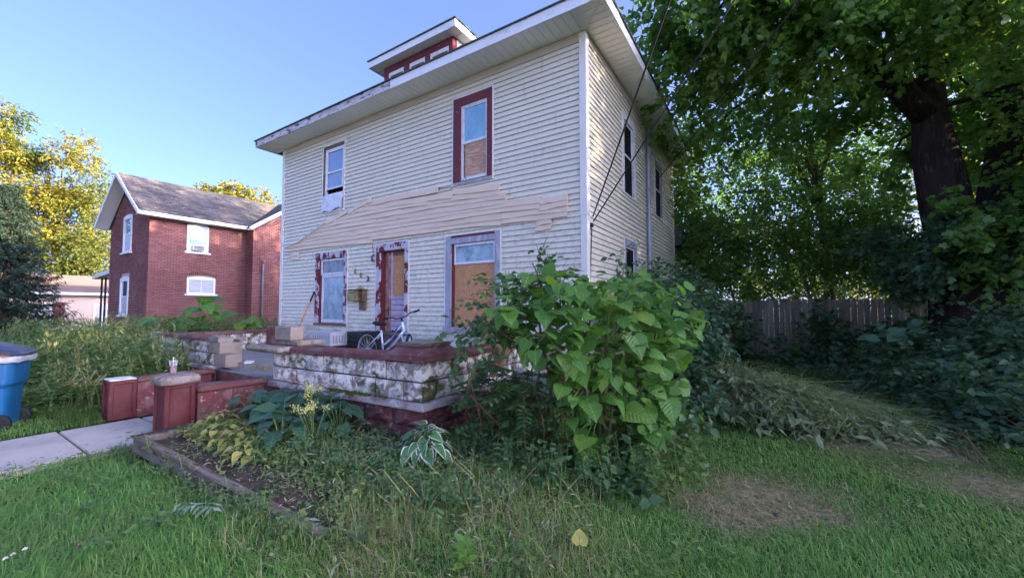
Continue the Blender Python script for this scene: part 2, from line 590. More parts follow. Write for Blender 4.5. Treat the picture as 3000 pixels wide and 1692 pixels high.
M['cap_red'] = mat('worn_red_capstone', (0.155, 0.055, 0.050), 0.75, 0.2, [
    dict(col=(0.20, 0.135, 0.11), scale=(3, 3, 8), lo=0.46, hi=0.62, amount=0.75),
    dict(col=(0.36, 0.30, 0.26), scale=(20, 20, 30), lo=0.60, hi=0.66, amount=0.6, seed=5)], bump=(40, 0.4, 0.008))
M['cap_grey'] = mat('lichened_grey_capstone', (0.30, 0.25, 0.21), 0.9, 0.1, [
    dict(col=(0.17, 0.14, 0.11), scale=8, lo=0.45, hi=0.6), dict(col=(0.27, 0.25, 0.09), scale=(4, 4, 4), lo=0.56, hi=0.66, amount=0.6, seed=6),
    dict(col=(0.45, 0.43, 0.40), scale=22, lo=0.60, hi=0.68, amount=0.7, seed=9)], bump=(22, 0.7, 0.02))
M['ledge'] = mat('mossy_ledge_paint', (0.42, 0.38, 0.36), 0.85, 0.12, [
    dict(col=(0.24, 0.12, 0.11), scale=(2.5, 2.5, 5), lo=0.48, hi=0.58, amount=0.8), dict(col=(0.60, 0.60, 0.60), scale=(6, 6, 9), lo=0.57, hi=0.63, seed=7, amount=0.8),
    dict(col=(0.10, 0.09, 0.06), scale=12, lo=0.6, hi=0.66, seed=3, amount=0.8)], bump=(25, 0.6, 0.015))
M['cement'] = mat('grey_cement', (0.30, 0.285, 0.27), 0.9, 0.1, [
    dict(col=(0.21, 0.20, 0.185), scale=3, lo=0.42, hi=0.65), dict(col=(0.38, 0.37, 0.355), scale=30, lo=0.55, hi=0.68, amount=0.5, seed=4)], bump=(60, 0.35, 0.006))
M['cmu'] = mat('tan_concrete_block', (0.33, 0.275, 0.215), 0.92, 0.08, [dict(col=(0.25, 0.21, 0.17), scale=5, lo=0.45, hi=0.65)], bump=(90, 0.5, 0.005))
M['path'] = mat('worn_concrete', (0.52, 0.468, 0.385), 0.92, 0.08, [
    dict(col=(0.38, 0.35, 0.32), scale=(1.4, 1.4, 1.4), lo=0.42, hi=0.65), dict(col=(0.43, 0.405, 0.385), scale=45, lo=0.5, hi=0.68, amount=0.6, seed=4),
    dict(col=(0.18, 0.165, 0.15), scale=9, lo=0.63, hi=0.69, amount=0.6, seed=7), dict(col=(0.25, 0.235, 0.20), scale=(2.2, 0.9, 1), lo=0.55, hi=0.72, amount=0.7, seed=15)], bump=(80, 0.4, 0.006))
M['soil'] = mat('bare_soil', (0.085, 0.065, 0.048), 0.95, 0.05, [
    dict(col=(0.05, 0.040, 0.030), scale=3, lo=0.45, hi=0.6), dict(col=(0.13, 0.10, 0.075), scale=24, lo=0.52, hi=0.66, seed=4)], bump=(30, 0.9, 0.03))
M['ground'] = mat('turf_ground', (0.055, 0.110, 0.026), 0.95, 0.05, [
    dict(col=(0.085, 0.068, 0.045), scale=1.3, lo=0.50, hi=0.66, amount=0.7), dict(col=(0.025, 0.034, 0.015), scale=9, lo=0.45, hi=0.62, seed=3),
    dict(col=(0.062, 0.095, 0.028), scale=0.05, lo=0.40, hi=0.6, amount=0.5, seed=6)], bump=(24, 0.8, 0.03))
def add_bare(m):
    nt = m.node_tree
    at = nt.nodes.new('ShaderNodeAttribute')
    at.attribute_name = 'bare'
    bs = nt.nodes['Principled BSDF']
    old = bs.inputs['Base Color'].links[0].from_socket
    t = nt.nodes.new('ShaderNodeTexNoise')
    t.inputs['Scale'].default_value = 14
    t.inputs['Detail'].default_value = 6
    geo = nt.nodes.new('ShaderNodeNewGeometry')
    nt.links.new(geo.outputs['Position'], t.inputs['Vector'])
    rp = nt.nodes.new('ShaderNodeValToRGB')
    rp.color_ramp.elements[0].position, rp.color_ramp.elements[0].color = 0.35, (0.16, 0.130, 0.07, 1)
    rp.color_ramp.elements[1].position, rp.color_ramp.elements[1].color = 0.65, (0.34, 0.285, 0.18, 1)
    nt.links.new(t.outputs['Fac'], rp.inputs[0])
    mx = nt.nodes.new('ShaderNodeMix')
    mx.data_type = 'RGBA'
    pw = nt.nodes.new('ShaderNodeMath')
    pw.operation = 'MULTIPLY'
    pw.inputs[1].default_value = 0.75
    nt.links.new(at.outputs['Fac'], pw.inputs[0])
    nt.links.new(pw.outputs[0], mx.inputs[0])
    nt.links.new(old, mx.inputs[6])
    nt.links.new(rp.outputs[0], mx.inputs[7])
    nt.links.new(mx.outputs[2], bs.inputs['Base Color'])


add_bare(M['ground'])
M['timber'] = mat('grey_old_timber', (0.155, 0.120, 0.090), 0.9, 0.1, [
    dict(col=(0.25, 0.215, 0.175), scale=(2, 16, 16), lo=0.45, hi=0.62, amount=0.8), dict(col=(0.07, 0.055, 0.04), scale=(4, 30, 30), lo=0.56, hi=0.64, seed=4)], bump=((6, 50, 50), 0.6, 0.01))
M['fence'] = mat('grey_fence_wood', (0.29, 0.262, 0.215), 0.9, 0.1, [
    dict(col=(0.19, 0.17, 0.14), scale=(16, 16, 1.2), lo=0.44, hi=0.62), dict(col=(0.055, 0.048, 0.04), scale=(3, 3, 1.2), lo=0.56, hi=0.7, seed=5, amount=0.6)], island=0.22, bump=((40, 40, 4), 0.5, 0.01))
M['brick'] = mat('red_brick', (0.245, 0.108, 0.098), 0.85, 0.12, [
    dict(col=(0.185, 0.075, 0.07), scale=0.8, lo=0.42, hi=0.65), dict(col=(0.27, 0.15, 0.125), scale=8, lo=0.55, hi=0.68, amount=0.6, seed=4)], island=0.20)
M['mortar'] = mat('pink_mortar', (0.50, 0.40, 0.375), 0.95, 0.05, [dict(col=(0.30, 0.20, 0.18), scale=0.5, lo=0.46, hi=0.62, amount=0.8)])
M['roof_grey'] = mat('grey_brown_shingle', (0.085, 0.084, 0.090), 0.92, 0.08, [dict(col=(0.125, 0.115, 0.115), scale=0.8, lo=0.42, hi=0.62)], island=0.28, bump=(50, 0.4, 0.01))
M['white'] = mat('white_paint', (0.78, 0.78, 0.77), 0.5, 0.3)
M['cream_wall'] = mat('cream_siding_far', (0.78, 0.68, 0.56), 0.7, 0.2)
M['ranch_wall'] = mat('ranch_siding', (0.55, 0.44, 0.35), 0.7, 0.2)
M['roof_brown'] = mat('brown_shingle_far', (0.23, 0.165, 0.14), 0.9, 0.1, [dict(col=(0.18, 0.13, 0.11), scale=(0.4, 0.4, 4), lo=0.4, hi=0.6)])
M['shutter'] = mat('dark_red_shutter', (0.20, 0.045, 0.05), 0.6, 0.3)
M['blind'] = mat('window_blind', (0.50, 0.53, 0.55), 0.4, 0.4, [dict(col=(0.38, 0.42, 0.45), scale=(1, 1, 26), lo=0.48, hi=0.52)])
M['blind_teal'] = mat('teal_shade', (0.25, 0.42, 0.46), 0.25, 0.5)
M['iron'] = mat('black_iron', (0.02, 0.02, 0.022), 0.5, 0.4)
M['steel'] = mat('galvanised_steel', (0.34, 0.37, 0.42), 0.42, 0.5, [dict(col=(0.25, 0.27, 0.31), scale=(5, 5, 1.5), lo=0.45, hi=0.6)], metal=0.35)
M['cable'] = mat('black_cable', (0.012, 0.012, 0.013), 0.6, 0.3)
M['bin_blue'] = mat('blue_plastic', (0.008, 0.095, 0.235), 0.42, 0.4, [dict(col=(0.012, 0.12, 0.27), scale=2, lo=0.4, hi=0.7, amount=0.5), dict(col=(0.10, 0.15, 0.2), scale=9, lo=0.62, hi=0.72, amount=0.35, seed=5)])
M['bin_lid'] = mat('dark_blue_grey_lid', (0.035, 0.045, 0.075), 0.4, 0.45, [dict(col=(0.10, 0.12, 0.16), scale=3, lo=0.5, hi=0.7, amount=0.5)])
M['orange_bag'] = mat('orange_bag', (0.62, 0.20, 0.03), 0.35, 0.5, bump=(25, 0.6, 0.02))
M['clear_bag'] = mat('grey_plastic_bag', (0.42, 0.43, 0.46), 0.25, 0.6, bump=(30, 0.8, 0.02))
M['rubber'] = mat('black_rubber', (0.016, 0.017, 0.019), 0.75, 0.25)
M['alloy'] = mat('silver_rim', (0.52, 0.54, 0.56), 0.3, 0.6, metal=0.7)
M['bike_paint'] = mat('pale_blue_bike_paint', (0.62, 0.74, 0.80), 0.28, 0.55, coat=0.5)
M['bike_dark'] = mat('dark_blue_stripe', (0.05, 0.10, 0.22), 0.4, 0.5)
M['cyan'] = mat('bright_blue_fork', (0.10, 0.42, 0.72), 0.3, 0.5)
M['grey_plastic'] = mat('silver_grey_plastic', (0.47, 0.48, 0.50), 0.4, 0.45)
M['black_plastic'] = mat('black_plastic', (0.018, 0.017, 0.02), 0.5, 0.35)
M['olive'] = mat('faded_brass_mailbox', (0.34, 0.28, 0.08), 0.5, 0.4, [dict(col=(0.20, 0.16, 0.07), scale=7, lo=0.45, hi=0.65)])
M['rust'] = mat('rusty_brown_metal', (0.13, 0.085, 0.055), 0.75, 0.25, [dict(col=(0.22, 0.16, 0.11), scale=9, lo=0.5, hi=0.65)])
M['brass'] = mat('tarnished_brass', (0.34, 0.27, 0.10), 0.5, 0.5, metal=0.3)
M['orange'] = mat('orange_handle', (0.72, 0.26, 0.05), 0.4, 0.4)
M['bark'] = mat('dark_furrowed_bark', (0.036, 0.029, 0.026), 0.95, 0.05, [
    dict(col=(0.025, 0.020, 0.017), scale=(9, 9, 1.6), lo=0.45, hi=0.6), dict(col=(0.075, 0.064, 0.056), scale=(14, 14, 3), lo=0.58, hi=0.68, seed=5)], bump=((12, 12, 2.5), 1.0, 0.06))
M['bark_brown'] = mat('brown_bark', (0.12, 0.075, 0.048), 0.9, 0.08, [dict(col=(0.07, 0.045, 0.03), scale=(12, 12, 3), lo=0.45, hi=0.62)], bump=((20, 20, 5), 0.8, 0.02))
M['stem'] = mat('brown_stem', (0.15, 0.105, 0.062), 0.8, 0.15, [dict(col=(0.10, 0.10, 0.045), scale=3, lo=0.45, hi=0.6)])
M['stem_green'] = mat('green_stem', (0.13, 0.20, 0.055), 0.6, 0.3)
M['stem_straw'] = mat('straw_stem', (0.36, 0.30, 0.15), 0.8, 0.15, island=0.3)
M['stem_red'] = mat('reddish_stem', (0.26, 0.10, 0.06), 0.7, 0.2)
M['moss'] = mat('bright_moss', (0.085, 0.12, 0.012), 0.95, 0.05, [dict(col=(0.05, 0.07, 0.012), scale=30, lo=0.45, hi=0.62)], bump=(60, 1.0, 0.02))
M['tea'] = mat('iced_tea', (0.30, 0.055, 0.012), 0.15, 0.5, [dict(col=(0.48, 0.16, 0.04), scale=24, lo=0.5, hi=0.62, z=(0.80, 0.66))])
M['tag_white'] = mat('matt_white', (0.75, 0.74, 0.70), 0.6, 0.3)

L = {}
L['maple'] = leafmat('maple_leaf', (0.085, 0.190, 0.046), (0.165, 0.300, 0.064), (0.21, 0.31, 0.065), trans=0.48, tcol=(1.5, 1.55, 0.7), rough=0.45, spec=0.6, big=((0.17, 0.27, 0.055), 0.45, 0.5, 0.66))
L['mid'] = leafmat('understorey_leaf', (0.075, 0.160, 0.040), (0.135, 0.250, 0.054), (0.17, 0.26, 0.05), trans=0.48, tcol=(1.5, 1.6, 0.7), rough=0.45, spec=0.6)
L['gold'] = leafmat('yellow_green_leaf', (0.16, 0.19, 0.028), (0.31, 0.29, 0.038), (0.42, 0.29, 0.05), trans=0.45, tcol=(1.35, 1.2, 0.5), big=((0.09, 0.14, 0.03), 0.16, 0.50, 0.62))
L['gold2'] = leafmat('lit_green_leaf', (0.085, 0.125, 0.028), (0.15, 0.17, 0.035), (0.26, 0.21, 0.05), trans=0.45, tcol=(1.5, 1.4, 0.5))
L['spruce'] = leafmat('blue_green_needles', (0.022, 0.046, 0.032), (0.050, 0.085, 0.054), trans=0.1)
L['catalpa'] = leafmat('broad_heart_leaf', (0.075, 0.20, 0.036), (0.125, 0.285, 0.050), (0.235, 0.33, 0.05), trans=0.40, tcol=(1.5, 1.45, 0.6), rough=0.42, vein=(0.20, 0.33, 0.10))
L['catalpa_small'] = leafmat('small_bush_leaf', (0.070, 0.185, 0.036), (0.120, 0.275, 0.048), (0.20, 0.30, 0.05), trans=0.40, tcol=(1.5, 1.45, 0.6))
L['deep'] = leafmat('deep_green_leaf', (0.036, 0.090, 0.042), (0.068, 0.145, 0.058), trans=0.3, rough=0.5)
L['hedge'] = leafmat('blue_green_hedge_leaf', (0.045, 0.110, 0.058), (0.088, 0.172, 0.084), (0.11, 0.20, 0.09), trans=0.30, rough=0.5)
L['weed'] = leafmat('weed_leaf', (0.075, 0.150, 0.045), (0.140, 0.235, 0.066), (0.25, 0.29, 0.085), trans=0.3)
L['weed_dark'] = leafmat('dark_weed_leaf', (0.057, 0.123, 0.054), (0.102, 0.195, 0.072), trans=0.28)
L['compound'] = leafmat('compound_leaf', (0.053, 0.129, 0.050), (0.091, 0.189, 0.063), trans=0.3)
L['yellow'] = leafmat('yellowing_leaf', (0.30, 0.31, 0.06), (0.50, 0.45, 0.12), (0.36, 0.20, 0.08), trans=0.3, vein=(0.5, 0.48, 0.2))
L['straw'] = leafmat('dry_leaf', (0.325, 0.263, 0.138), (0.525, 0.450, 0.275), (0.225, 0.163, 0.088), trans=0.15, tcol=(1.2, 1.1, 0.8))
L['pale'] = leafmat('pale_leaf_underside', (0.20, 0.31, 0.17), (0.36, 0.44, 0.30), trans=0.2, tcol=(1.1, 1.1, 0.8))
L['hosta'] = leafmat('hosta_leaf', (0.072, 0.195, 0.072), (0.111, 0.260, 0.091), trans=0.3)
L['hosta_edge'] = leafmat('white_leaf_edge', (0.62, 0.66, 0.52), (0.72, 0.75, 0.62), trans=0.2, tcol=(1.1, 1.1, 0.9))
L['hosta_dark'] = leafmat('dark_hosta_leaf', (0.035, 0.105, 0.055), (0.070, 0.165, 0.075), trans=0.28, rough=0.35, vein=(0.09, 0.18, 0.09))
L['grass'] = leafmat('lawn_blade', (0.085, 0.225, 0.040), (0.16, 0.345, 0.062), (0.36, 0.42, 0.13), trans=0.35, tcol=(1.4, 1.4, 0.6), big=((0.17, 0.27, 0.06), 1.1, 0.50, 0.68))
L['grass_dry'] = leafmat('dry_grass_blade', (0.25, 0.23, 0.10), (0.46, 0.37, 0.20), (0.18, 0.24, 0.08), trans=0.2, tcol=(1.2, 1.1, 0.7))
L['flower'] = leafmat('yellow_flower', (0.62, 0.60, 0.16), (0.72, 0.70, 0.30), trans=0.2, tcol=(1, 1, 0.7))
L['white_flower'] = leafmat('white_clover', (0.72, 0.70, 0.58), (0.8, 0.78, 0.66), trans=0.2, tcol=(1, 1, 0.9))

# ================================================================== the ground and the path
BARE = [(atz(2080, 1465), 0.34), (atz(2200, 1435), 0.40), (atz(2330, 1440), 0.40), (atz(2150, 1510), 0.30), (atz(2420, 1500), 0.26), (atz(2260, 1500), 0.30), (atz(2860, 1420), 0.5), (atz(2480, 1290), 0.5), (atz(2700, 1310), 0.45)]


def snoise(x, y, f, s=0.0):
    return (np.sin(f * x + 1.3 * s + 0.7 * np.sin(f * 0.6 * y + s)) + np.sin(f * 0.9 * y + 2.1 * s + 0.8 * np.sin(f * 0.7 * x - s)) + np.sin(f * 0.55 * (x + y) + s * 3)) / 3


def bareness(x, y):
    b_ = np.zeros_like(x)
    for c, r in BARE:
        b_ = np.maximum(b_, np.exp(-(((x - c.x) / r) ** 2 + ((y - c.y) / (r * 0.8)) ** 2)))
    return np.clip(b_ + 0.35 * snoise(x, y, 7, 2) * b_, 0, 1)


def build_ground():
    xs = np.concatenate([np.linspace(-900, -70, 14), np.linspace(-60, -16, 23), np.arange(-15, -2.5, 0.22), np.arange(-2.4, 3.0, 0.10), np.arange(3.1, 8.01, 0.22), np.linspace(9, 60, 20), np.linspace(80, 900, 12)])
    ys = np.concatenate([np.linspace(-900, -30, 12), np.linspace(-22, -3, 10), np.arange(-2, 2.2, 0.22), np.arange(2.25, 7.0, 0.10), np.arange(7.1, 20.01, 0.22), np.linspace(21, 70, 20), np.linspace(90, 900, 12)])
    X, Y = np.meshgrid(xs, ys)
    Z = ground_h(X, Y)
    far = np.clip((np.hypot(X, Y) - 25) / 60, 0, 1)
    Z = Z * (1 - far) - 0.3 * far
    under = (X > -12.3) & (X < -2.4) & (Y > 3.4) & (Y < 13.8)
    Z[under] = -0.25
    Z[(X > -8.45) & (X < -6.55) & (Y < 3.3) & (Y > -8)] -= 0.06      # the bed under the path
    n, m = len(xs), len(ys)
    idx = np.arange(n * m).reshape(m, n)
    q = np.stack([idx[:-1, :-1], idx[:-1, 1:], idx[1:, 1:], idx[1:, :-1]], -1).reshape(-1, 4)
    o = np_mesh('ground', np.stack([X, Y, Z], -1), quads=q, mat=M['ground'], smooth=True)
    at = o.data.attributes.new('bare', 'FLOAT', 'POINT')
    at.data.foreach_set('value', bareness(X, Y).astype(np.float32).ravel())
    tag(o, kind='structure')
    return o


build_ground()


def add_sub(name, mb, m, parent, kind=None, label=None, smooth=False):
    o = mb.build(name, m, parent, smooth=smooth)
    if kind:
        o['kind'] = kind
    if label:
        o['label'] = label
    return o


path = D.objects.new('path', None)
COL.objects.link(path)
WM['path'] = Matrix()
tag(path, kind='structure')
ye = [-5.95, -4.3, -2.75, -1.2, 0.42, 1.30, 2.15, 2.72]
for i in range(len(ye) - 1):
    b = MB()
    t = random.uniform(-0.008, 0.008)
    x0, x1, y0, y1 = -8.28 + 0.02 * i, -6.66, ye[i] + 0.012, ye[i + 1] - 0.012
    b.bbox(x0, x1, y0, y1, -0.34, -0.185 + t, 0.012)
    o = add_sub('slab', b, M['path'], path)

# the street in front of the yard, behind the point of view
M['asphalt'] = mat('asphalt', (0.16, 0.155, 0.15), 0.9, 0.1, [dict(col=(0.20, 0.195, 0.19), scale=3, lo=0.45, hi=0.65)])
tag(MB().box(-120, 120, -17.5, -9.5, -0.45, -0.262).build('road', M['asphalt']), kind='structure')
tag(MB().box(-120, 120, -9.48, -9.3, -0.45, -0.15).box(-120, 120, -17.7, -17.52, -0.45, -0.15).build('kerb', M['path']), kind='structure')
tag(MB().box(-120, 120, -7.55, -6.0, -0.45, -0.19).build('sidewalk', M['path']), kind='structure')

# ================================================================== the two-storey house
HX0, HX1, HY, HB = -12.22, -2.54, 6.27, 13.7
house = thing('house', 'two-storey house clad in cream siding with a broad white overhanging eave and boarded windows', 'house', (-7.4, 10, 0))


def hp(name, mb, m, parent=house, label=None, smooth=False, kind=None):
    return add_sub(name, mb, m, parent, kind, label, smooth)


b = MB()
b.box(HX0 + 0.02, HX1 - 0.02, HY + 0.30, HB - 0.02, 0.0, 6.2)
hp('wall_core', b, M['black'])
b = MB()
b.box(HX0 + 0.01, HX1 - 0.01, HY + 0.01, HB - 0.01, -0.3, 0.42)
hp('foundation', b, M['block_red'])

OPEN_F = [(-10.15, -9.21, 4.06, 5.86), (-5.47, -4.47, 4.04, 5.85), (-10.40, -9.00, 1.03, 2.97), (-7.87, -6.78, 0.40, 3.00), (-5.66, -4.28, 1.03, 2.98)]
OPEN_S = [(8.29, 9.20, 3.97, 5.72), (11.14, 12.05, 4.03, 5.58), (8.33, 9.27, 1.25, 2.97)]


def spans(a, b, z0, z1, opens):
    segs = [(a, b)]
    for o in opens:
        if o[2] - 0.04 < z1 and o[3] + 0.04 > z0:
            new = []
            for s in segs:
                if o[0] - 0.03 > s[0]:
                    new.append((s[0], min(s[1], o[0] - 0.03)))
                if o[1] + 0.03 < s[1]:
                    new.append((max(s[0], o[1] + 0.03), s[1]))
            segs = [s for s in new if s[1] - s[0] > 0.05]
    return segs


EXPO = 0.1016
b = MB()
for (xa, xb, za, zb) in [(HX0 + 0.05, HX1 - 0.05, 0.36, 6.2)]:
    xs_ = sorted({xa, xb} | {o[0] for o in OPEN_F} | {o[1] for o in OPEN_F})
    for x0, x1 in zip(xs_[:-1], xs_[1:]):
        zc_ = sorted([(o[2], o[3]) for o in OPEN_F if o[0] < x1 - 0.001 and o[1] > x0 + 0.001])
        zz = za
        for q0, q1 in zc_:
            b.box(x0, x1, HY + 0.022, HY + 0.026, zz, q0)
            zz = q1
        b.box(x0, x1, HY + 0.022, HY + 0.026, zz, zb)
hp('lap_shadow_backing', b, M['lap_shadow_backing'])  # dark backing paints the lap shadows of the front
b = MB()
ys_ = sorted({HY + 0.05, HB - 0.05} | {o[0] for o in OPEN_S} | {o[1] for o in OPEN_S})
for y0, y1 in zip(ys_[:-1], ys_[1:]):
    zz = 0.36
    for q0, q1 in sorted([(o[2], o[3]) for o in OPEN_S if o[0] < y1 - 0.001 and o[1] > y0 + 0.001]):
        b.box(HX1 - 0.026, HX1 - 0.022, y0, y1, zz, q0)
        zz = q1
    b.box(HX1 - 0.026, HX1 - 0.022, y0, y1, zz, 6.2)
hp('lap_shadow_backing', b, M['lap_shadow_backing'])  # the side wall's lap shadows get the same dark backing


def lap_front(a, c, z, z1):
    w = random.uniform(-0.0015, 0.0015)
    za, zc = z + 0.008 + random.uniform(-0.0015, 0.0015), z + 0.008 + random.uniform(-0.0015, 0.0015)
    zt = z1 + 0.004
    k = (z1 - z) / EXPO
    yb, yt = HY - 0.014 - 0.008 * k + w, HY + 0.004
    b = MB()
    b.add([(a, yb, za), (c, yb, zc), (c, HY + 0.018, zc), (a, HY + 0.018, za), (a, yt, zt), (c, yt, zt), (c, HY + 0.018, zt), (a, HY + 0.018, zt)],
          [(0, 3, 2, 1), (4, 5, 6, 7), (0, 1, 5, 4), (1, 2, 6, 5), (2, 3, 7, 6), (3, 0, 4, 7)])
    hp('siding_board', b, M['siding'])


def lap_side(a, c, z, z1):
    k = (z1 - z) / EXPO
    xb, xt, xi = HX1 + 0.014 + 0.008 * k, HX1 - 0.004, HX1 - 0.018
    z0_, zt = z + 0.008, z1 + 0.004
    b = MB()
    b.add([(xb, a, z0_), (xb, c, z0_), (xi, c, z0_), (xi, a, z0_), (xt, a, zt), (xt, c, zt), (xi, c, zt), (xi, a, zt)],
          [(0, 3, 2, 1), (4, 5, 6, 7), (0, 1, 5, 4), (1, 2, 6, 5), (2, 3, 7, 6), (3, 0, 4, 7)])
    hp('siding_board', b, M['siding'])


def courses(opens, lo, hi, fn):
    """lap boards from bottom to top, cut round the openings"""
    z = 0.40
    while z < 6.08:
        z1 = min(z + EXPO, 6.095)
        cut = [o for o in opens if o[2] - 0.03 < z1 - 0.012 and o[3] + 0.03 > z + 0.012]
        segs = [(lo, hi)]
        for o in cut:
            new = []
            for p in segs:
                if p[0] < o[0] - 0.03 and p[1] > o[1] + 0.03:
                    new += [(p[0], o[0] - 0.031), (o[1] + 0.031, p[1])]
                else:
                    new.append(p)
            segs = new
            if o[2] - 0.031 - z > 0.012:
                fn(o[0] - 0.03, o[1] + 0.03, z, o[2] - 0.034)
            if z1 - (o[3] + 0.031) > 0.012:
                fn(o[0] - 0.03, o[1] + 0.03, o[3] + 0.024, z1)
        for a, c in segs:
            fn(a, c, z, z1)
        z = z1 if z1 < 6.09 else 9


courses(OPEN_F, HX0 + 0.10, HX1 - 0.10, lap_front)
courses(OPEN_S, HY + 0.10, HB - 0.10, lap_side)

# corner posts, frieze boards
b = MB()
b.bbox(HX1 - 0.095, HX1 + 0.03, HY - 0.03, HY + 0.095, 0.36, 3.07, 0.006)
hp('corner_post', b, M['trim'])
b = MB()
b.bbox(HX1 - 0.098, HX1 + 0.034, HY - 0.034, HY + 0.098, 3.055, 6.23, 0.006)
hp('corner_post', b, M['trim'])
b = MB()
b.bbox(HX0 - 0.03, HX0 + 0.095, HY - 0.03, HY + 0.095, 0.36, 6.23, 0.006)
hp('corner_post', b, M['trim'])
b = MB()
b.bbox(HX1 - 0.09, HX1 + 0.03, HB - 0.095, HB + 0.03, 0.36, 6.23, 0.006)
hp('corner_post', b, M['trim'])
b = MB()
b.box(HX0 + 0.1, HX1 - 0.1, HY - 0.024, HY + 0.02, 6.085, 6.238)
hp('frieze_board', b, M['frieze'])
b = MB()
b.box(HX1 - 0.02, HX1 + 0.024, HY + 0.1, HB - 0.1, 6.085, 6.238)
hp('frieze_board', b, M['frieze'])
b = MB()
b.box(HX0 - 0.002, HX0 + 0.03, HY + 0.1, HB, 0.4, 6.24)
hp('side_wall', b, M['siding'])
b = MB()
b.box(HX0 + 0.03, HX1 - 0.03, HB - 0.02, HB, 0.4, 6.24)
hp('rear_wall', b, M['siding'])

# eaves: soffit boards, fascia, roof
EX0, EX1, EY, EB = -12.70, -1.99, 5.67, 14.25
SZ = 6.245
x = EX0 + 0.03
while x < HX1 - 0.02:
    b = MB()
    b.box(x, min(x + 0.146, EX1 - 0.03), EY + 0.02, HY + 0.02, SZ, SZ + 0.012)
    hp('soffit_board', b, M['soffit'])
    x += 0.153
y = HY + 0.03
y = EY + 0.03
# the corner piece is laid with the side boards
while y < EB - 0.03:
    b = MB()
    x0 = HX1 - 0.02
    b.box(x0, EX1 - 0.02, y, y + 0.146, SZ + 0.002, SZ + 0.014)
    hp('soffit_board', b, M['soffit'])
    y += 0.153
b = MB()
b.bar((HX1 + 0.02, HY - 0.02, SZ - 0.003), (EX1 - 0.02, EY + 0.02, SZ - 0.003), 0.03, 0.008)
hp('soffit_strip', b, M['trim'])
b = MB()
b.box(EX0 + 0.02, EX1 - 0.02, EY + 0.022, EB - 0.02, SZ + 0.02, SZ + 0.03)
hp('eave_deck', b, M['brown_wood'])
b = MB()
b.box(EX0, -6.79, EY, EY + 0.022, SZ - 0.012, SZ + 0.165)
hp('fascia', b, M['fascia_old'], label='peeling stained fascia board over the left windows')
b = MB()
b.box(-6.78, EX1, EY - 0.004, EY + 0.022, SZ - 0.016, SZ + 0.172)
hp('fascia', b, M['fascia_new'])
b = MB()
b.box(EX1 - 0.022, EX1 + 0.002, EY + 0.0225, EB, SZ - 0.012, SZ + 0.168)
hp('fascia', b, M['fascia_new'])
b = MB()
b.box(EX0, EX0 + 0.022, EY + 0.0225, EB, SZ - 0.012, SZ + 0.165)
hp('fascia', b, M['fascia_old'])
b = MB()
RZ, SL = SZ + 0.17, 0.36
e = 0.035
cx0, cx1 = EX0 - e, EX1 + e
ym = (EY + EB) / 2
run = ym - EY + e
b.add([(cx0, EY - e, RZ), (cx1, EY - e, RZ), (cx1, EB + e, RZ), (cx0, EB + e, RZ), (cx0, EY - e, RZ + 0.022), (cx1, EY - e, RZ + 0.022), (cx1, EB + e, RZ + 0.022), (cx0, EB + e, RZ + 0.022),
       (cx0 + run, ym, RZ + run * SL), (cx1 - run, ym, RZ + run * SL)],
      [(3, 2, 1, 0), (0, 1, 5, 4), (1, 2, 6, 5), (2, 3, 7, 6), (3, 0, 4, 7), (4, 5, 9, 8), (5, 6, 9), (6, 7, 8, 9), (7, 4, 8)])
roof = hp('roof', b, M['shingle'])

# dormer
dorm = hp('dormer', MB().box(-8.80, -6.31, 7.19, 9.6, 6.8, 8.10), M['maroon'])
dl = lambda name, mb, m: add_sub(name, mb, m, dorm)
b = MB()
b.box(-6.312, -6.29, 7.30, 9.6, 6.9, 8.09)
dl('side_boarding', b, M['trim'])
for xa, xb in ((-8.80, -8.62), (-8.02, -7.81), (-7.24, -7.06), (-6.43, -6.305)):
    b = MB()
    b.box(xa, xb, 7.15, 7.19, 6.85, 7.93)
    dl('mullion', b, M['maroon'])
b = MB()
b.box(-8.80, -6.305, 7.145, 7.19, 7.93, 8.10)
dl('head_board', b, M['maroon'])
for xa, xb in ((-8.62, -8.02), (-7.81, -7.24), (-7.06, -6.43)):
    b = MB()
    f = 0.055
    b.box(xa, xa + f, 7.16, 7.195, 6.9, 7.92)
    b.box(xb - f, xb, 7.16, 7.195, 6.9, 7.92)
    b.box(xa + f, xb - f, 7.16, 7.195, 7.82, 7.92)
    w = dl('window', b, M['trim'])
    b = MB()
    b.box(xa + f, xb - f, 7.185, 7.189, 6.95, 7.82)
    add_sub('pane', b, M['pane_dark'], w)
x = -9.10
while x < -6.08:
    b = MB()
    b.box(x, x + 0.147, 6.92, 7.20, 8.112, 8.122)
    dl('soffit_board', b, M['soffit'])
    x += 0.154
y = 7.22
while y < 9.4:
    b = MB()
    b.box(-6.30, -6.05, y, y + 0.147, 8.112, 8.122)
    dl('soffit_board', b, M['soffit'])
    b = MB()
    b.box(-9.10, -8.81, y, y + 0.147, 8.112, 8.122)
    dl('soffit_board', b, M['soffit'])
    y += 0.154
b = MB()
b.box(-9.15, -6.02, 6.895, 6.915, 8.10, 8.275)
dl('fascia', b, M['fascia_new'])
b = MB()
b.box(-6.04, -6.018, 6.9155, 9.6, 8.10, 8.275)
dl('fascia', b, M['fascia_new'])
b = MB()
b.box(-9.15, -9.13, 6.9155, 9.6, 8.10, 8.275)
dl('fascia', b, M['fascia_new'])
b = MB()
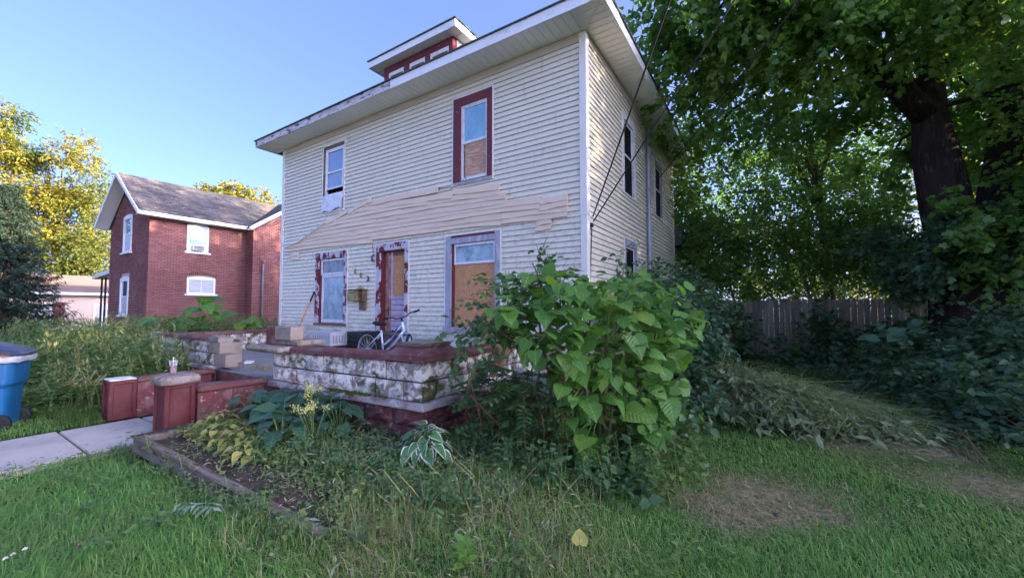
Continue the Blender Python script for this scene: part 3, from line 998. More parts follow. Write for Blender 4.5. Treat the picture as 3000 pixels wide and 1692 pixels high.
b.add([(-9.18, 6.86, 8.278), (-5.985, 6.86, 8.278), (-5.985, 9.9, 8.278), (-9.18, 9.9, 8.278), (-9.18, 6.86, 8.30), (-5.985, 6.86, 8.30), (-5.985, 9.9, 8.30), (-9.18, 9.9, 8.30), (-7.58, 8.4, 8.80), (-7.58, 9.9, 8.80)],
      [(3, 2, 1, 0), (0, 1, 5, 4), (1, 2, 6, 5), (2, 3, 7, 6), (3, 0, 4, 7), (4, 5, 8), (5, 6, 9, 8), (7, 4, 8, 9), (6, 7, 9)])
dl('roof', b, M['shingle'])


# the front windows and door
def channel(x0, x1, z0, z1, sill=False):
    """the cream trim channel round an opening"""
    b = MB()
    t = 0.03
    b.box(x0 - t, x0, HY - 0.03, HY + 0.02, z0 - t, z1 + t)
    b.box(x1, x1 + t, HY - 0.03, HY + 0.02, z0 - t, z1 + t)
    b.box(x0, x1, HY - 0.03, HY + 0.02, z1, z1 + t)
    b.box(x0, x1, HY - 0.03, HY + 0.02, z0 - t, z0)
    return b


def opening(name, o, label=None):
    w = hp(name, channel(*o), M['trim'], label=label)
    return w


def rect_frame(x0, x1, z0, z1, y0, y1, f, fb=None):
    fb = f if fb is None else fb
    b = MB()
    b.box(x0, x0 + f, y0, y1, z0, z1)
    b.box(x1 - f, x1, y0, y1, z0, z1)
    b.box(x0 + f, x1 - f, y0, y1, z1 - f, z1)
    b.box(x0 + f, x1 - f, y0, y1, z0, z0 + fb)
    return b


Y = HY
# upper left
o = OPEN_F[0]
w = opening('window', o, 'narrow upper window with white sashes, open below over a white sheet')
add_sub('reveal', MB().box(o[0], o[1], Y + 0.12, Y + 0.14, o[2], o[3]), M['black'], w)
add_sub('jamb', MB().box(o[0], o[0] + 0.05, Y - 0.01, Y + 0.12, o[2], o[3]).box(o[1] - 0.03, o[1], Y - 0.01, Y + 0.12, o[2], o[3]).box(o[0] + 0.05, o[1] - 0.03, Y - 0.01, Y + 0.12, o[3] - 0.07, o[3]), M['brown_wood'], w)
add_sub('frame', rect_frame(-10.09, -9.245, 4.50, 5.78, Y + 0.01, Y + 0.07, 0.045), M['vinyl'], w)
add_sub('sash', rect_frame(-10.04, -9.29, 5.10, 5.735, Y + 0.015, Y + 0.06, 0.04), M['vinyl'], w)
add_sub('sash', rect_frame(-10.04, -9.29, 4.67, 5.14, Y + 0.0, Y + 0.04, 0.035), M['vinyl'], w)
add_sub('pane', MB().box(-10.0, -9.33, Y + 0.04, Y + 0.044, 5.14, 5.695), M['pane_sky'], w)
add_sub('pane', MB().box(-10.005, -9.325, Y + 0.03, Y + 0.034, 4.705, 5.105), M['pane_sky'], w)
b = MB()
nx, nz = 9, 7
g = [[(-10.13 + 0.90 * i / nx, Y - 0.03 - 0.02 * math.sin(i * 1.3 + j) * (0.3 + 0.1 * j) - 0.03 * (1 - j / nz), 4.05 + (0.03 * math.sin(i * 1.1)) * (1 - j / nz) + 0.45 * j / nz + 0.006 * i * (1 - j / nz)) for i in range(nx + 1)] for j in range(nz + 1)]
b.add([p for r in g for p in r], [(j * (nx + 1) + i, j * (nx + 1) + i + 1, (j + 1) * (nx + 1) + i + 1, (j + 1) * (nx + 1) + i) for i in range(nx) for j in range(nz)])
b.box(-10.12, -9.24, Y + 0.0, Y + 0.03, 4.07, 4.495)
add_sub('crumpled_sheet', b, M['sheet'], w, smooth=True)

# upper right
o = OPEN_F[1]
w = opening('window', o, 'tall upper window in maroon casing, boarded below a pale blue pane')
c = 0.15
add_sub('casing', MB().box(o[0], o[0] + 0.20, Y - 0.035, Y + 0.03, o[2] + 0.03, o[3] - 0.001), M['maroon'], w)
add_sub('casing', MB().box(o[1] - 0.125, o[1], Y - 0.035, Y + 0.03, o[2] + 0.03, o[3] - 0.001), M['maroon'], w)
add_sub('casing', MB().box(o[0] + 0.20, o[1] - 0.125, Y - 0.033, Y + 0.03, o[3] - 0.18, o[3] - 0.002), M['maroon'], w)
add_sub('frame', rect_frame(o[0] + 0.20, o[1] - 0.125, 4.10, 5.67, Y - 0.012, Y + 0.06, 0.035, 0.06), M['white_peel'], w)
add_sub('sash', rect_frame(o[0] + 0.235, o[1] - 0.15, 4.86, 5.635, Y + 0.0, Y + 0.05, 0.03, 0.055), M['white_peel'], w)
add_sub('pane', MB().box(-5.21, -4.645, Y + 0.018, Y + 0.022, 4.91, 5.61), M['film_blue'], w)
add_sub('plywood', MB().box(-5.19, -4.60, Y + 0.025, Y + 0.04, 4.16, 4.87), M['ply'], w)
add_sub('sill', MB().box(o[0] + 0.0, o[1] - 0.0, Y - 0.045, Y + 0.03, o[2] - 0.02, o[2] + 0.028), M['grey_peel'], w)
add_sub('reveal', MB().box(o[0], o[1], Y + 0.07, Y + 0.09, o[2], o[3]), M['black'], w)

# lower left
o = OPEN_F[2]
w = opening('window', o, 'lower window with transom and clouded glass beside the mailbox')
add_sub('casing', MB().box(o[0], o[0] + 0.15, Y - 0.035, Y + 0.03, o[2] + 0.06, o[3] - 0.001), M['maroon_peel'], w)
add_sub('casing', MB().box(o[1] - 0.12, o[1], Y - 0.035, Y + 0.03, o[2] + 0.06, o[3] - 0.001), M['maroon_peel'], w)
add_sub('casing', MB().box(o[0] + 0.15, o[1] - 0.12, Y - 0.033, Y + 0.03, o[3] - 0.17, o[3] - 0.002), M['maroon_peel'], w)
add_sub('jamb', MB().box(o[0] + 0.15, o[0] + 0.21, Y + 0.0, Y + 0.1, o[2] + 0.06, o[3] - 0.17), M['maroon'], w)
add_sub('transom_sash', rect_frame(-10.185, -9.12, 2.37, 2.785, Y + 0.005, Y + 0.06, 0.05), M['white_peel'], w)
add_sub('pane', MB().box(-10.135, -9.17, Y + 0.03, Y + 0.034, 2.42, 2.735), M['pane_dark'], w)
add_sub('sash', rect_frame(-10.16, -9.12, 1.10, 2.365, Y + 0.02, Y + 0.07, 0.06, 0.09), M['white_peel'], w)
add_sub('pane', MB().box(-10.10, -9.18, Y + 0.042, Y + 0.046, 1.19, 2.31), M['film'], w)
add_sub('sill', MB().box(o[0] - 0.01, o[1] + 0.01, Y - 0.05, Y + 0.03, o[2] - 0.01, o[2] + 0.058), M['brown_wood'], w)
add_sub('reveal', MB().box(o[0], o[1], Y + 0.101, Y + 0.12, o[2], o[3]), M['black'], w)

# lower right
o = OPEN_F[4]
w = opening('window', o, 'wide lower window boarded with orange strand board under a transom')
add_sub('casing', MB().box(o[0], o[0] + 0.15, Y - 0.035, Y + 0.03, o[2] + 0.07, o[3] - 0.001), M['grey_peel'], w)
add_sub('casing', MB().box(o[1] - 0.12, o[1], Y - 0.035, Y + 0.03, o[2] + 0.07, o[3] - 0.001), M['grey_peel'], w)
add_sub('casing', MB().box(o[0] + 0.15, o[1] - 0.12, Y - 0.033, Y + 0.03, o[3] - 0.17, o[3] - 0.055), M['grey_peel'], w)
add_sub('casing', MB().box(o[0] + 0.15, o[1] - 0.12, Y - 0.034, Y + 0.03, o[3] - 0.054, o[3] - 0.002), M['maroon'], w)
add_sub('jamb', MB().box(o[0] + 0.15, o[0] + 0.215, Y - 0.005, Y + 0.1, o[2] + 0.07, o[3] - 0.17), M['maroon'], w)
add_sub('transom_sash', rect_frame(-5.475, -4.405, 2.375, 2.80, Y + 0.0, Y + 0.06, 0.05), M['white_peel'], w)
add_sub('pane', MB().box(-5.425, -4.455, Y + 0.03, Y + 0.034, 2.425, 2.75), M['film'], w)
add_sub('strand_board', MB().box(-5.45, -4.40, Y + 0.02, Y + 0.035, 1.10, 2.372), M['osb'], w)
add_sub('sill', MB().box(o[0] - 0.03, o[1] + 0.03, Y - 0.07, Y + 0.03, o[2] - 0.01, o[2] + 0.068), M['grey_peel'], w)
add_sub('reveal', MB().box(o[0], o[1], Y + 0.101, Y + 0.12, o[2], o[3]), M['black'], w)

# door
o = OPEN_F[3]
door = opening('door', o)
add_sub('casing', MB().box(o[0], o[0] + 0.15, Y - 0.035, Y + 0.03, 0.42, o[3] - 0.001), M['maroon_peel'], door)
add_sub('casing', MB().box(o[1] - 0.11, o[1], Y - 0.035, Y + 0.03, 0.42, o[3] - 0.001), M['maroon_peel'], door)
add_sub('casing', MB().box(o[0] + 0.15, o[1] - 0.11, Y - 0.033, Y + 0.03, o[3] - 0.165, o[3] - 0.002), M['maroon_peel'], door)
add_sub('jamb', MB().box(o[0] + 0.15, o[0] + 0.19, Y + 0.0, Y + 0.16, 0.92, o[3] - 0.165), M['maroon'], door)
add_sub('head_jamb', MB().box(o[0] + 0.19, o[1] - 0.11, Y + 0.0, Y + 0.16, o[3] - 0.19, o[3] - 0.165), M['maroon'], door)
yd = Y + 0.10
add_sub('stile', MB().box(-7.68, -7.47, yd, yd + 0.045, 0.94, 2.81), M['door_stile'], door)
add_sub('stile', MB().box(-7.47, -7.42, yd - 0.012, yd + 0.045, 1.70, 2.81), M['door'], door)
add_sub('top_rail', MB().box(-7.42, -6.89, yd, yd + 0.045, 2.72, 2.81), M['brown_wood'], door)
add_sub('strand_board', MB().box(-7.42, -6.89, yd + 0.012, yd + 0.03, 1.77, 2.72), M['osb'], door)
add_sub('mid_rail', MB().box(-7.47, -6.89, yd - 0.02, yd + 0.04, 1.695, 1.765), M['door'], door)
zz = 0.96
for k, hgt in enumerate((0.10, 0.125, 0.125, 0.125, 0.125, 0.13)):
    add_sub('panel_board', MB().bbox(-7.47, -6.89, yd - 0.004, yd + 0.035, zz + 0.004, zz + hgt - 0.004, 0.006), M['door'], door)
    zz += hgt
add_sub('lock_plate', MB().box(-7.585, -7.535, yd - 0.008, yd, 1.30, 1.52), M['rust'], door)
b = MB()
b.lathe([(0.012, 0), (0.012, 0.03), (0.028, 0.045), (0.03, 0.06), (0.018, 0.075)], (-7.56, yd - 0.005, 1.44), 12, Matrix.Rotation(rad(90), 3, 'X'))
add_sub('handle', b, M['rust'], door, smooth=True)
add_sub('threshold', MB().box(o[0] + 0.15, o[1] - 0.11, Y - 0.03, Y + 0.16, 0.86, 0.935), M['brown_wood'], door)
add_sub('kick_board', MB().box(o[0] + 0.15, o[1] - 0.11, Y - 0.005, Y + 0.16, 0.40, 0.86), M['block_red'], door)
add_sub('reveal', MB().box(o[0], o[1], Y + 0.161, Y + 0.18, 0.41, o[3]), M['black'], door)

# side windows and pipe
for k, (y0, y1, z0, z1) in enumerate(OPEN_S):
    b = MB()
    t = 0.03
    X = HX1
    b.box(X - 0.02, X + 0.03, y0 - t, y0, z0 - t, z1 + t)
    b.box(X - 0.02, X + 0.03, y1, y1 + t, z0 - t, z1 + t)
    b.box(X - 0.02, X + 0.03, y0, y1, z1, z1 + t)
    b.box(X - 0.02, X + 0.03, y0, y1, z0 - t, z0)
    w = hp('window', b, M['trim'])
    cm = M['white_peel'] if k == 0 else M['grey_peel']
    for ya, yb in ((y0, y0 + 0.10), (y1 - 0.12, y1)):
        add_sub('casing', MB().box(X - 0.02, X + 0.026, ya, yb, z0, z1 - 0.001), cm, w)
    add_sub('casing', MB().box(X - 0.02, X + 0.024, y0 + 0.10, y1 - 0.12, z1 - 0.14, z1 - 0.002), M['grey_peel'] if k else cm, w)
    zm = (z0 + z1) / 2
    for za, zb, dx in ((zm - 0.02, z1 - 0.14, 0.0), (z0, zm + 0.02, -0.03)):
        b = MB()
        ya, yb, f = y0 + 0.10, y1 - 0.12, 0.045
        b.box(X - 0.05 + dx, X - 0.015 + dx, ya, ya + f, za, zb)
        b.box(X - 0.05 + dx, X - 0.015 + dx, yb - f, yb, za, zb)
        b.box(X - 0.05 + dx, X - 0.015 + dx, ya + f, yb - f, zb - f, zb)
        b.box(X - 0.05 + dx, X - 0.015 + dx, ya + f, yb - f, za, za + f)
        add_sub('sash', b, M['white_peel'], w)
        add_sub('pane', MB().box(X - 0.034 + dx, X - 0.030 + dx, ya + f, yb - f, za + f, zb - f), M['pane_sky'], w)
    add_sub('reveal', MB().box(X - 0.12, X - 0.10, y0, y1, z0, z1), M['black'], w)
b = MB()
b.tube([(HX1 + 0.075, 10.22, z_) for z_ in (0.1, 0.7, 2.0, 3.4, 5.0, 6.15)], 0.05, 12)
b.tube([(HX1 + 0.075, 10.22, 2.62), (HX1 + 0.075, 10.22, 2.72)], 0.058, 12)
b.tube([(HX1 + 0.075, 10.22, 4.42), (HX1 + 0.075, 10.22, 4.52)], 0.058, 12)
hp('downpipe', b, M['steel'], smooth=True)

# rear extension
ext = hp('rear_extension', MB().box(-6.5, -2.62, HB + 0.035, 17.0, 0.0, 3.5), M['siding'])
add_sub('roof', MB().add([(-6.6, 13.74, 3.52), (-2.3, 13.74, 3.52), (-2.3, 17.3, 3.52), (-6.6, 17.3, 3.52), (-6.6, 13.74, 4.1), (-2.3, 13.74, 4.1), (-2.3, 17.3, 3.62), (-6.6, 17.3, 3.62)],
                         [(3, 2, 1, 0), (4, 5, 6, 7), (0, 1, 5, 4), (1, 2, 6, 5), (2, 3, 7, 6), (3, 0, 4, 7)]), M['shingle'], ext)
zz = 0.3
while zz < 3.4:
    add_sub('siding_board', MB().box(-2.62, -2.60, HB + 0.05, 16.98, zz, zz + 0.16), M['siding'], ext)
    zz += 0.17

# ------------------------------------------------------------------ the pinkish boards of the lost porch roof
patch = hp('patched_siding', MB().box(-9.9, -4.3, HY - 0.031, HY - 0.025, 3.12, 3.72), M['patch'], label='band of sagging pinkish-beige boards across the front')


def pboard(x0, z0, x1, z1, h=0.128, out=0.0, n=10, cut0=0.0, cut1=0.0, wob=0.006):
    vs = []
    ph = random.uniform(0, 6)
    for i in range(n + 1):
        t = i / n
        xb = x0 + (x1 - x0) * t
        zb = z0 + (z1 - z0) * t + wob * math.sin(ph + 7 * t) + 0.02 * math.sin(math.pi * t) * (1 if x1 - x0 > 2 else 0)
        xt = x0 + cut0 + (x1 - x0 - cut0 + cut1) * t
        yo = HY - 0.046 - out - 0.004 * math.sin(ph * 2 + 9 * t)
        vs += [(xb, yo - 0.006, zb + 0.006), (xt, yo + 0.014, zb + h), (xt, yo + 0.030, zb + h), (xb, yo + 0.034, zb + 0.006)]
    fs = [(0, 1, 2, 3), (4 * n + 3, 4 * n + 2, 4 * n + 1, 4 * n)]
    for i in range(n):
        o_ = 4 * i
        fs += [(o_, o_ + 4, o_ + 5, o_ + 1), (o_ + 1, o_ + 5, o_ + 6, o_ + 2), (o_ + 2, o_ + 6, o_ + 7, o_ + 3), (o_ + 3, o_ + 7, o_ + 4, o_)]
    b = MB()
    b.add(vs, fs)
    return add_sub('siding_board', b, M['patch'], patch)


rows = [  # left end, its height, joints..., right end, its height
    [(-11.88, 3.115), (-9.6, 3.10), (-8.02, 3.055)], [(-8.10, 3.125), (-6.4, 3.105), (-4.26, 3.065)], [(-4.25, 3.075), (-2.88, 3.055)],
    [(-11.80, 3.215), (-8.6, 3.19), (-6.1, 3.205), (-4.23, 3.17)], [(-4.24, 3.175), (-2.87, 3.15)],
    [(-11.45, 3.32), (-8.6, 3.30), (-5.9, 3.31), (-3.40, 3.265)],
    [(-10.95, 3.425), (-7.2, 3.41), (-3.39, 3.365)],
    [(-10.55, 3.53), (-7.9, 3.52), (-6.0, 3.51)], [(-6.02, 3.50), (-4.13, 3.455)],
    [(-10.22, 3.635), (-7.0, 3.62), (-4.15, 3.555)],
    [(-9.93, 3.735), (-8.6, 3.755), (-6.2, 3.72), (-4.30, 3.655)],
    [(-8.97, 3.865), (-7.2, 3.845), (-5.48, 3.76)], [(-5.49, 3.83), (-4.30, 3.745)],
    [(-8.50, 3.975), (-7.2, 3.965), (-5.88, 3.95)],
]
k = 0
for r in rows:
    for (xa, za), (xb, zb) in zip(r[:-1], r[1:]):
        first, last = (xa, za) == r[0], (xb, zb) == r[-1]
        pboard(xa, za, xb + (0 if last else 0.015), zb, out=0.0025 * (k % 3), cut0=0.22 if first and xa < -10 else (0.02 if first else 0), cut1=0.02 if last else 0)
        k += 1
pboard(-8.98, 3.86, -8.44, 3.995, 0.13, 0.012, 4)
pboard(-8.46, 3.99, -8.08, 4.045, 0.12, 0.010, 4)
pboard(-9.93, 3.70, -9.0, 3.905, 0.12, 0.010, 5)
pboard(-3.40, 3.215, -2.87, 3.245, 0.118, 0.016, 3, 0, 0.02)
pboard(-3.40, 3.325, -2.86, 3.345, 0.118, 0.014, 3)
pboard(-3.49, 2.86, -3.19, 2.875, 0.105, 0.006, 2, 0, 0.01)
pboard(-3.49, 2.955, -3.17, 2.975, 0.105, 0.006, 2)
pboard(-11.58, 2.885, -11.25, 2.865, 0.10, 0.006, 2, -0.01, 0.0)
pboard(-11.62, 2.975, -11.23, 2.965, 0.12, 0.006, 2)
pboard(-5.87, 4.055, -5.47, 4.0, 0.02, 0.006, 3)
b = MB()
b.bar((-11.92, HY - 0.06, 3.25), (-11.2, HY - 0.075, 3.36), 0.03, 0.015)
b.bar((-11.2, HY - 0.075, 3.36), (-9.90, HY - 0.085, 3.77), 0.035, 0.018)
add_sub('bent_flashing', b, M['trim'], patch)

# ================================================================== the porch of rock-faced blocks
porch = thing('porch', 'open front porch with low walls of peeling white blocks and red capstones', 'porch', (-7.6, 3.3, 0))


def tilt(x):
    return 0.018 * min(0.0, x + 3.3) if x > -7 else 0.0


def pp(name, mb, m, label=None, smooth=False, kind=None, parent=None):
    return add_sub(name, mb, m, parent or porch, kind, label, smooth)


def rock_block(x0, x1, z0, z1, yf, depth, m, axis='x', sign=-1, amp=0.022):
    """a block whose face is split rough; the face looks to -Y (axis x) or to +X / -X (axis y)"""
    nu, nv = 6, 4
    vs, fs = [], []
    for j in range(nv + 1):
        for i in range(nu + 1):
            u, v = i / nu, j / nv
            edge = min(u, 1 - u) * nu, min(v, 1 - v) * nv
            e = min(1, min(edge) * 0.9)
            d = e * (amp + random.uniform(-0.6, 0.6) * amp)
            a = x0 + (x1 - x0) * u
            zz = z0 + (z1 - z0) * v
            if axis == 'x':
                vs.append((a, yf + sign * d, zz + tilt(a)))
            else:
                vs.append((yf + sign * d, a, zz))
    n0 = len(vs)
    back = yf - sign * depth
    for (a, zz) in ((x0, z0), (x1, z0), (x1, z1), (x0, z1)):
        vs.append((a, back, zz + tilt(a)) if axis == 'x' else (back, a, zz))
    for j in range(nv):
        for i in range(nu):
            q = (j * (nu + 1) + i, j * (nu + 1) + i + 1, (j + 1) * (nu + 1) + i + 1, (j + 1) * (nu + 1) + i)
            fs.append(q)
    bot = [i for i in range(nu + 1)]
    top = [nv * (nu + 1) + i for i in range(nu + 1)]
    lef = [j * (nu + 1) for j in range(nv + 1)]
    rig = [j * (nu + 1) + nu for j in range(nv + 1)]
    fs += [tuple(bot[::-1] + [n0, n0 + 1]), tuple(top + [n0 + 2, n0 + 3]), tuple(lef + [n0 + 3, n0]), tuple(rig[::-1] + [n0 + 1, n0 + 2]), (n0, n0 + 3, n0 + 2, n0 + 1)]
    b = MB()
    b.add(vs, fs)
    return b


def course(edges, z0, z1, yf, depth, m, axis='x', sign=-1, amp=0.022, gap=0.011):
    for a, c in zip(edges[:-1], edges[1:]):
        dz = random.uniform(-0.004, 0.004)
        pp('block', rock_block(a + gap, c - gap, z0 + dz, z1 + dz, yf + random.uniform(-0.006, 0.006), depth, m, axis, sign, amp), m)


PW = 0.20
M['joint'] = mat('dirty_joint_mortar', (0.075, 0.065, 0.055), 0.95, 0.05)
b = MB()
b.box(-6.52, -3.34, 3.30, 3.44, 0.40, 0.84)
b.box(-3.47, -3.33, 3.441, 6.22, 0.44, 0.86)
b.box(-6.52, -3.36, 3.32, 3.5, -0.2, 0.30)
b.box(-3.5, -3.35, 3.501, 6.22, -0.2, 0.33)
pp('joint_mortar', b, M['joint'])
# right front wall, two courses over the ledge
course([-6.55, -6.13, -5.68, -5.21, -4.76, -4.34, -3.91, -3.30], 0.658, 0.862, 3.27, PW, M['block_white'])
course([-6.55, -6.30, -5.87, -5.42, -4.98, -4.56, -4.11, -3.60, -3.30], 0.440, 0.638, 3.27, PW, M['block_white'])
# right side wall running back to the house
course([3.285, 3.78, 4.22, 4.66, 5.10, 5.54, 5.95, 6.24], 0.658, 0.862, -3.30, PW, M['block_white'], 'y', 1)
course([3.285, 3.50, 4.0, 4.44, 4.88, 5.32, 5.76, 6.24], 0.440, 0.638, -3.30, PW, M['block_white'], 'y', 1)
# foundation of red blocks
course([-6.55, -6.0, -5.45, -4.9, -4.35, -3.8, -3.30], 0.13, 0.335, 3.29, 0.3, M['block_red'], amp=0.03)
course([-6.55, -6.25, -5.7, -5.15, -4.6, -4.05, -3.30], -0.085, 0.122, 3.29, 0.3, M['block_red'], amp=0.03)
course([3.30, 3.9, 4.45, 5.0, 5.55, 6.24], 0.13, 0.335, -3.32, 0.3, M['block_red'], 'y', 1, 0.03)
course([3.30, 3.65, 4.2, 4.75, 5.3, 5.8, 6.24], -0.085, 0.122, -3.32, 0.3, M['block_red'], 'y', 1, 0.03)
course([-12.05, -11.5, -10.95, -10.4, -9.85, -9.3, -8.62], 0.0, 0.335, 3.29, 0.3, M['block_red'], amp=0.03)
# left front wall
course([-12.03, -11.55, -11.1, -10.65, -10.2, -9.75, -9.3, -8.86], 0.655, 0.86, 3.27, PW, M['block_white'])
pp('block', rock_block(-8.855, -8.41, 0.655, 0.865, 3.265, PW, M['cmu'], amp=0.004), M['cmu'], label='bare tan block at the open end of the left wall')
course([-12.03, -11.75, -11.3, -10.85, -10.4, -9.95, -9.5, -9.05, -8.64], 0.440, 0.638, 3.27, PW, M['block_white'])
pp('block', rock_block(-8.635, -8.17, 0.432, 0.645, 3.265, PW, M['cmu'], amp=0.004), M['cmu'], label='bare tan block low at the entrance')
pp('block', rock_block(-8.86, -8.42, 0.868, 0.955, 3.24, PW + 0.05, M['cap_grey'], amp=0.006), M['cap_grey'])
# left side wall, seen from inside
course([3.49, 3.9, 4.35, 4.8, 5.25, 5.7, 6.24], 0.60, 0.80, -12.0, PW, M['block_white'], 'y', 1, 0.008)
course([3.49, 4.1, 4.6, 5.1, 5.6, 6.24], 0.365, 0.592, -12.0, PW, M['block_white'], 'y', 1, 0.008)
# ledge: the edge of the porch slab
b = MB()
b.bbox(-6.56, -3.215, 3.195, 3.50, 0.345, 0.43, 0.012)
for i, p in enumerate(b.v):
    b.v[i] = (p[0], p[1], p[2] + tilt(p[0]))
pp('ledge', b, M['ledge'])
b = MB()
b.bbox(-3.52, -3.213, 3.502, 6.24, 0.345, 0.43, 0.012)
pp('ledge', b, M['ledge'])
b = MB()
b.bbox(-12.06, -8.64, 3.195, 3.50, 0.345, 0.43, 0.012)
pp('ledge', b, M['ledge'])
b = MB()
b.box(-12.05, -3.45, 3.33, 6.28, 0.10, 0.36)
pp('porch_floor', b, M['cement'])
# capstones
def cap(x0, x1, y0, y1, z0, z1, m, t=True, bev=0.03):
    b = MB()
    vs = []
    for (xa, ya, zz) in ((x0, y0, z0), (x1, y0, z0), (x1, y1, z0), (x0, y1, z0), (x0, y0, z1 - bev), (x1, y0, z1 - bev), (x1, y1, z1 - bev), (x0, y1, z1 - bev)):
        vs.append((xa, ya, zz + (tilt(xa) if t else 0)))
    i = bev if x1 - x0 < y1 - y0 else 0
    j = 0 if i else bev
    for (xa, ya, zz) in ((x0 + i, y0 + j, z1), (x1 - i, y0 + j, z1), (x1 - i, y1 - j, z1), (x0 + i, y1 - j, z1)):
        vs.append((xa, ya, zz + (tilt(xa) if t else 0)))
    b.add(vs, [(0, 3, 2, 1), (0, 1, 5, 4), (1, 2, 6, 5), (2, 3, 7, 6), (3, 0, 4, 7), (4, 5, 9, 8), (5, 6, 10, 9), (6, 7, 11, 10), (7, 4, 8, 11), (8, 9, 10, 11)])
    return pp('capstone', b, m)


cap(-5.97, -5.21, 3.215, 3.52, 0.88, 0.965, M['cap_red'])
cap(-5.205, -4.48, 3.215, 3.52, 0.88, 0.965, M['cap_red'])
cap(-4.475, -3.835, 3.215, 3.52, 0.88, 0.965, M['cap_red'])
cap(-3.55, -3.245, 3.85, 4.62, 0.88, 0.965, M['cap_red'], False)
cap(-3.55, -3.245, 4.625, 5.4, 0.88, 0.965, M['cap_red'], False)
cap(-3.55, -3.245, 5.405, 6.23, 0.88, 0.965, M['cap_red'], False)
cap(-11.4, -10.2, 3.215, 3.50, 0.868, 0.95, M['cap_red'])
cap(-10.195, -8.87, 3.215, 3.50, 0.868, 0.95, M['cap_red'])
cap(-12.21, -11.94, 3.55, 4.9, 0.80, 0.885, M['cap_red'], False)
cap(-12.21, -11.94, 4.905, 6.23, 0.80, 0.885, M['cap_red'], False)
pp('block', MB().bbox(-12.02, -11.42, 3.24, 3.47, 0.868, 0.93, 0.02), M['block_white'])
# corner pedestal stone
b = MB()
b.add([(-3.83, 3.205, 0.88), (-3.235, 3.205, 0.88), (-3.235, 3.845, 0.88), (-3.83, 3.845, 0.88),
       (-3.83, 3.205, 0.955), (-3.235, 3.205, 0.955), (-3.235, 3.845, 0.955), (-3.83, 3.845, 0.955),
       (-3.74, 3.30, 1.045), (-3.33, 3.30, 1.045), (-3.33, 3.75, 1.045), (-3.74, 3.75, 1.045),
       (-3.76, 3.28, 1.05), (-3.31, 3.28, 1.05), (-3.31, 3.77, 1.05), (-3.76, 3.77, 1.05),
       (-3.76, 3.28, 1.075), (-3.31, 3.28, 1.075), (-3.31, 3.77, 1.075), (-3.76, 3.77, 1.075)],
      [(3, 2, 1, 0)] + [(a, (a + 1) % 4 + a // 4 * 4, (a + 1) % 4 + a // 4 * 4 + 4, a + 4) for a in range(16)] + [(16, 17, 18, 19)])
pp('pedestal', b, M['cap_red'], label='red pyramidal pedestal stone on the porch corner')
pp('pedestal_top', MB().bbox(-3.745, -3.325, 3.295, 3.755, 1.076, 1.084, 0.003), M['cap_grey'])
# entrance pier: slabs and the block left on it
b = MB()
b.bbox(-7.0, -5.98, 3.06, 3.62, 0.868 - 0.05, 0.965 - 0.05, 0.035)
pp('pier_slab', b, M['cap_grey'])
b = MB()
b.bbox(-6.52, -5.90, 3.30, 3.75, 0.917, 1.00, 0.02)
pp('pier_slab', b, M['cap_grey'])
tag(MB().bbox(-6.52, -6.06, 3.27, 3.47, 1.001, 1.205, 0.008).build('concrete_block', M['cmu'], origin=(-6.3, 3.37, 1.0)), 'tan concrete block lying on the entrance pier slab', 'block')
tag(MB().bbox(-6.76, -6.525, 3.26, 3.46, 0.917, 1.205, 0.01).build('painted_block', M['block_red'], origin=(-6.65, 3.36, 0.92)), 'pink and white painted block beside the tan block on the pier', 'block')
b = MB()
b.bbox(-9.62, -9.42, 3.76, 3.96, 0.361, 0.78, 0.006)
b.bbox(-9.42, -9.32, 3.765, 3.955, 0.60, 0.78, 0.004)
b.bbox(-9.42, -9.32, 3.765, 3.955, 0.361, 0.43, 0.004)
b.bbox(-9.32, -9.16, 3.76, 3.96, 0.361, 0.78, 0.006)
tag(b.build('hollow_block', M['cmu'], origin=(-9.4, 3.86, 0.36)), 'hollow concrete block standing on end on the porch floor by the gap in the wall', 'block')

# moss on the ledge
b = MB()
for _ in range(46):
    x = random.triangular(-5.1, -3.75, -4.5)
    y = random.uniform(3.21, 3.27)
    r = random.uniform(0.02, 0.055)
    zt = 0.428 + tilt(x)
    b.lathe([(r, 0), (r * 0.9, r * 0.2), (r * 0.5, r * 0.38), (0.004, r * 0.42)], (x, y, zt), 8)
tag(b.build('moss', M['moss'], smooth=True), 'bright green moss growing along the porch ledge', 'moss', kind='stuff')

# ------------------------------------------------------------------ front steps between two cheek walls
steps = thing('front_steps', 'concrete entrance steps between two low red cheek walls', 'steps', (-7.5, 2.8, -0.2))


def sp(name, mb, m, label=None, smooth=False):
    return add_sub(name, mb, m, steps, None, label, smooth)


sp('tread', MB().bbox(-8.40, -6.76, 2.95, 3.40, -0.19, 0.175, 0.012), M['cement'])
sp('tread', MB().bbox(-8.40, -6.76, 2.60, 2.945, -0.19, 0.0, 0.012), M['cement'])
sp('riser', MB().box(-8.638, -6.565, 3.30, 3.328, 0.1, 0.352), M['cap_red'])
sp('landing', MB().bbox(-8.638, -6.565, 3.292, 3.50, 0.353, 0.372, 0.004), M['cement'])


def cheek(xa, xb, y0, y1, zt, name='capstone'):
    n = int(round((y1 - y0) / 0.45))
    for i in range(n):
        ya, yb = y0 + (y1 - y0) * i / n, y0 + (y1 - y0) * (i + 1) / n
        b = rock_block(ya + 0.004, yb - 0.004, -0.22, zt - 0.085, xb - 0.02, 0.16, M['block_red'], 'y', 1, 0.018)
        sp('block', b, M['block_red'])
    b = MB()
    b.bbox(xa, xb + 0.02, y0, y1 + 0.04, zt - 0.08, zt, 0.022)
    sp('capstone', b, M['cap_red'])


cheek(-6.77, -6.55, 2.31, 3.16, 0.415)
cheek(-8.63, -8.40, 2.16, 3.16, 0.40)


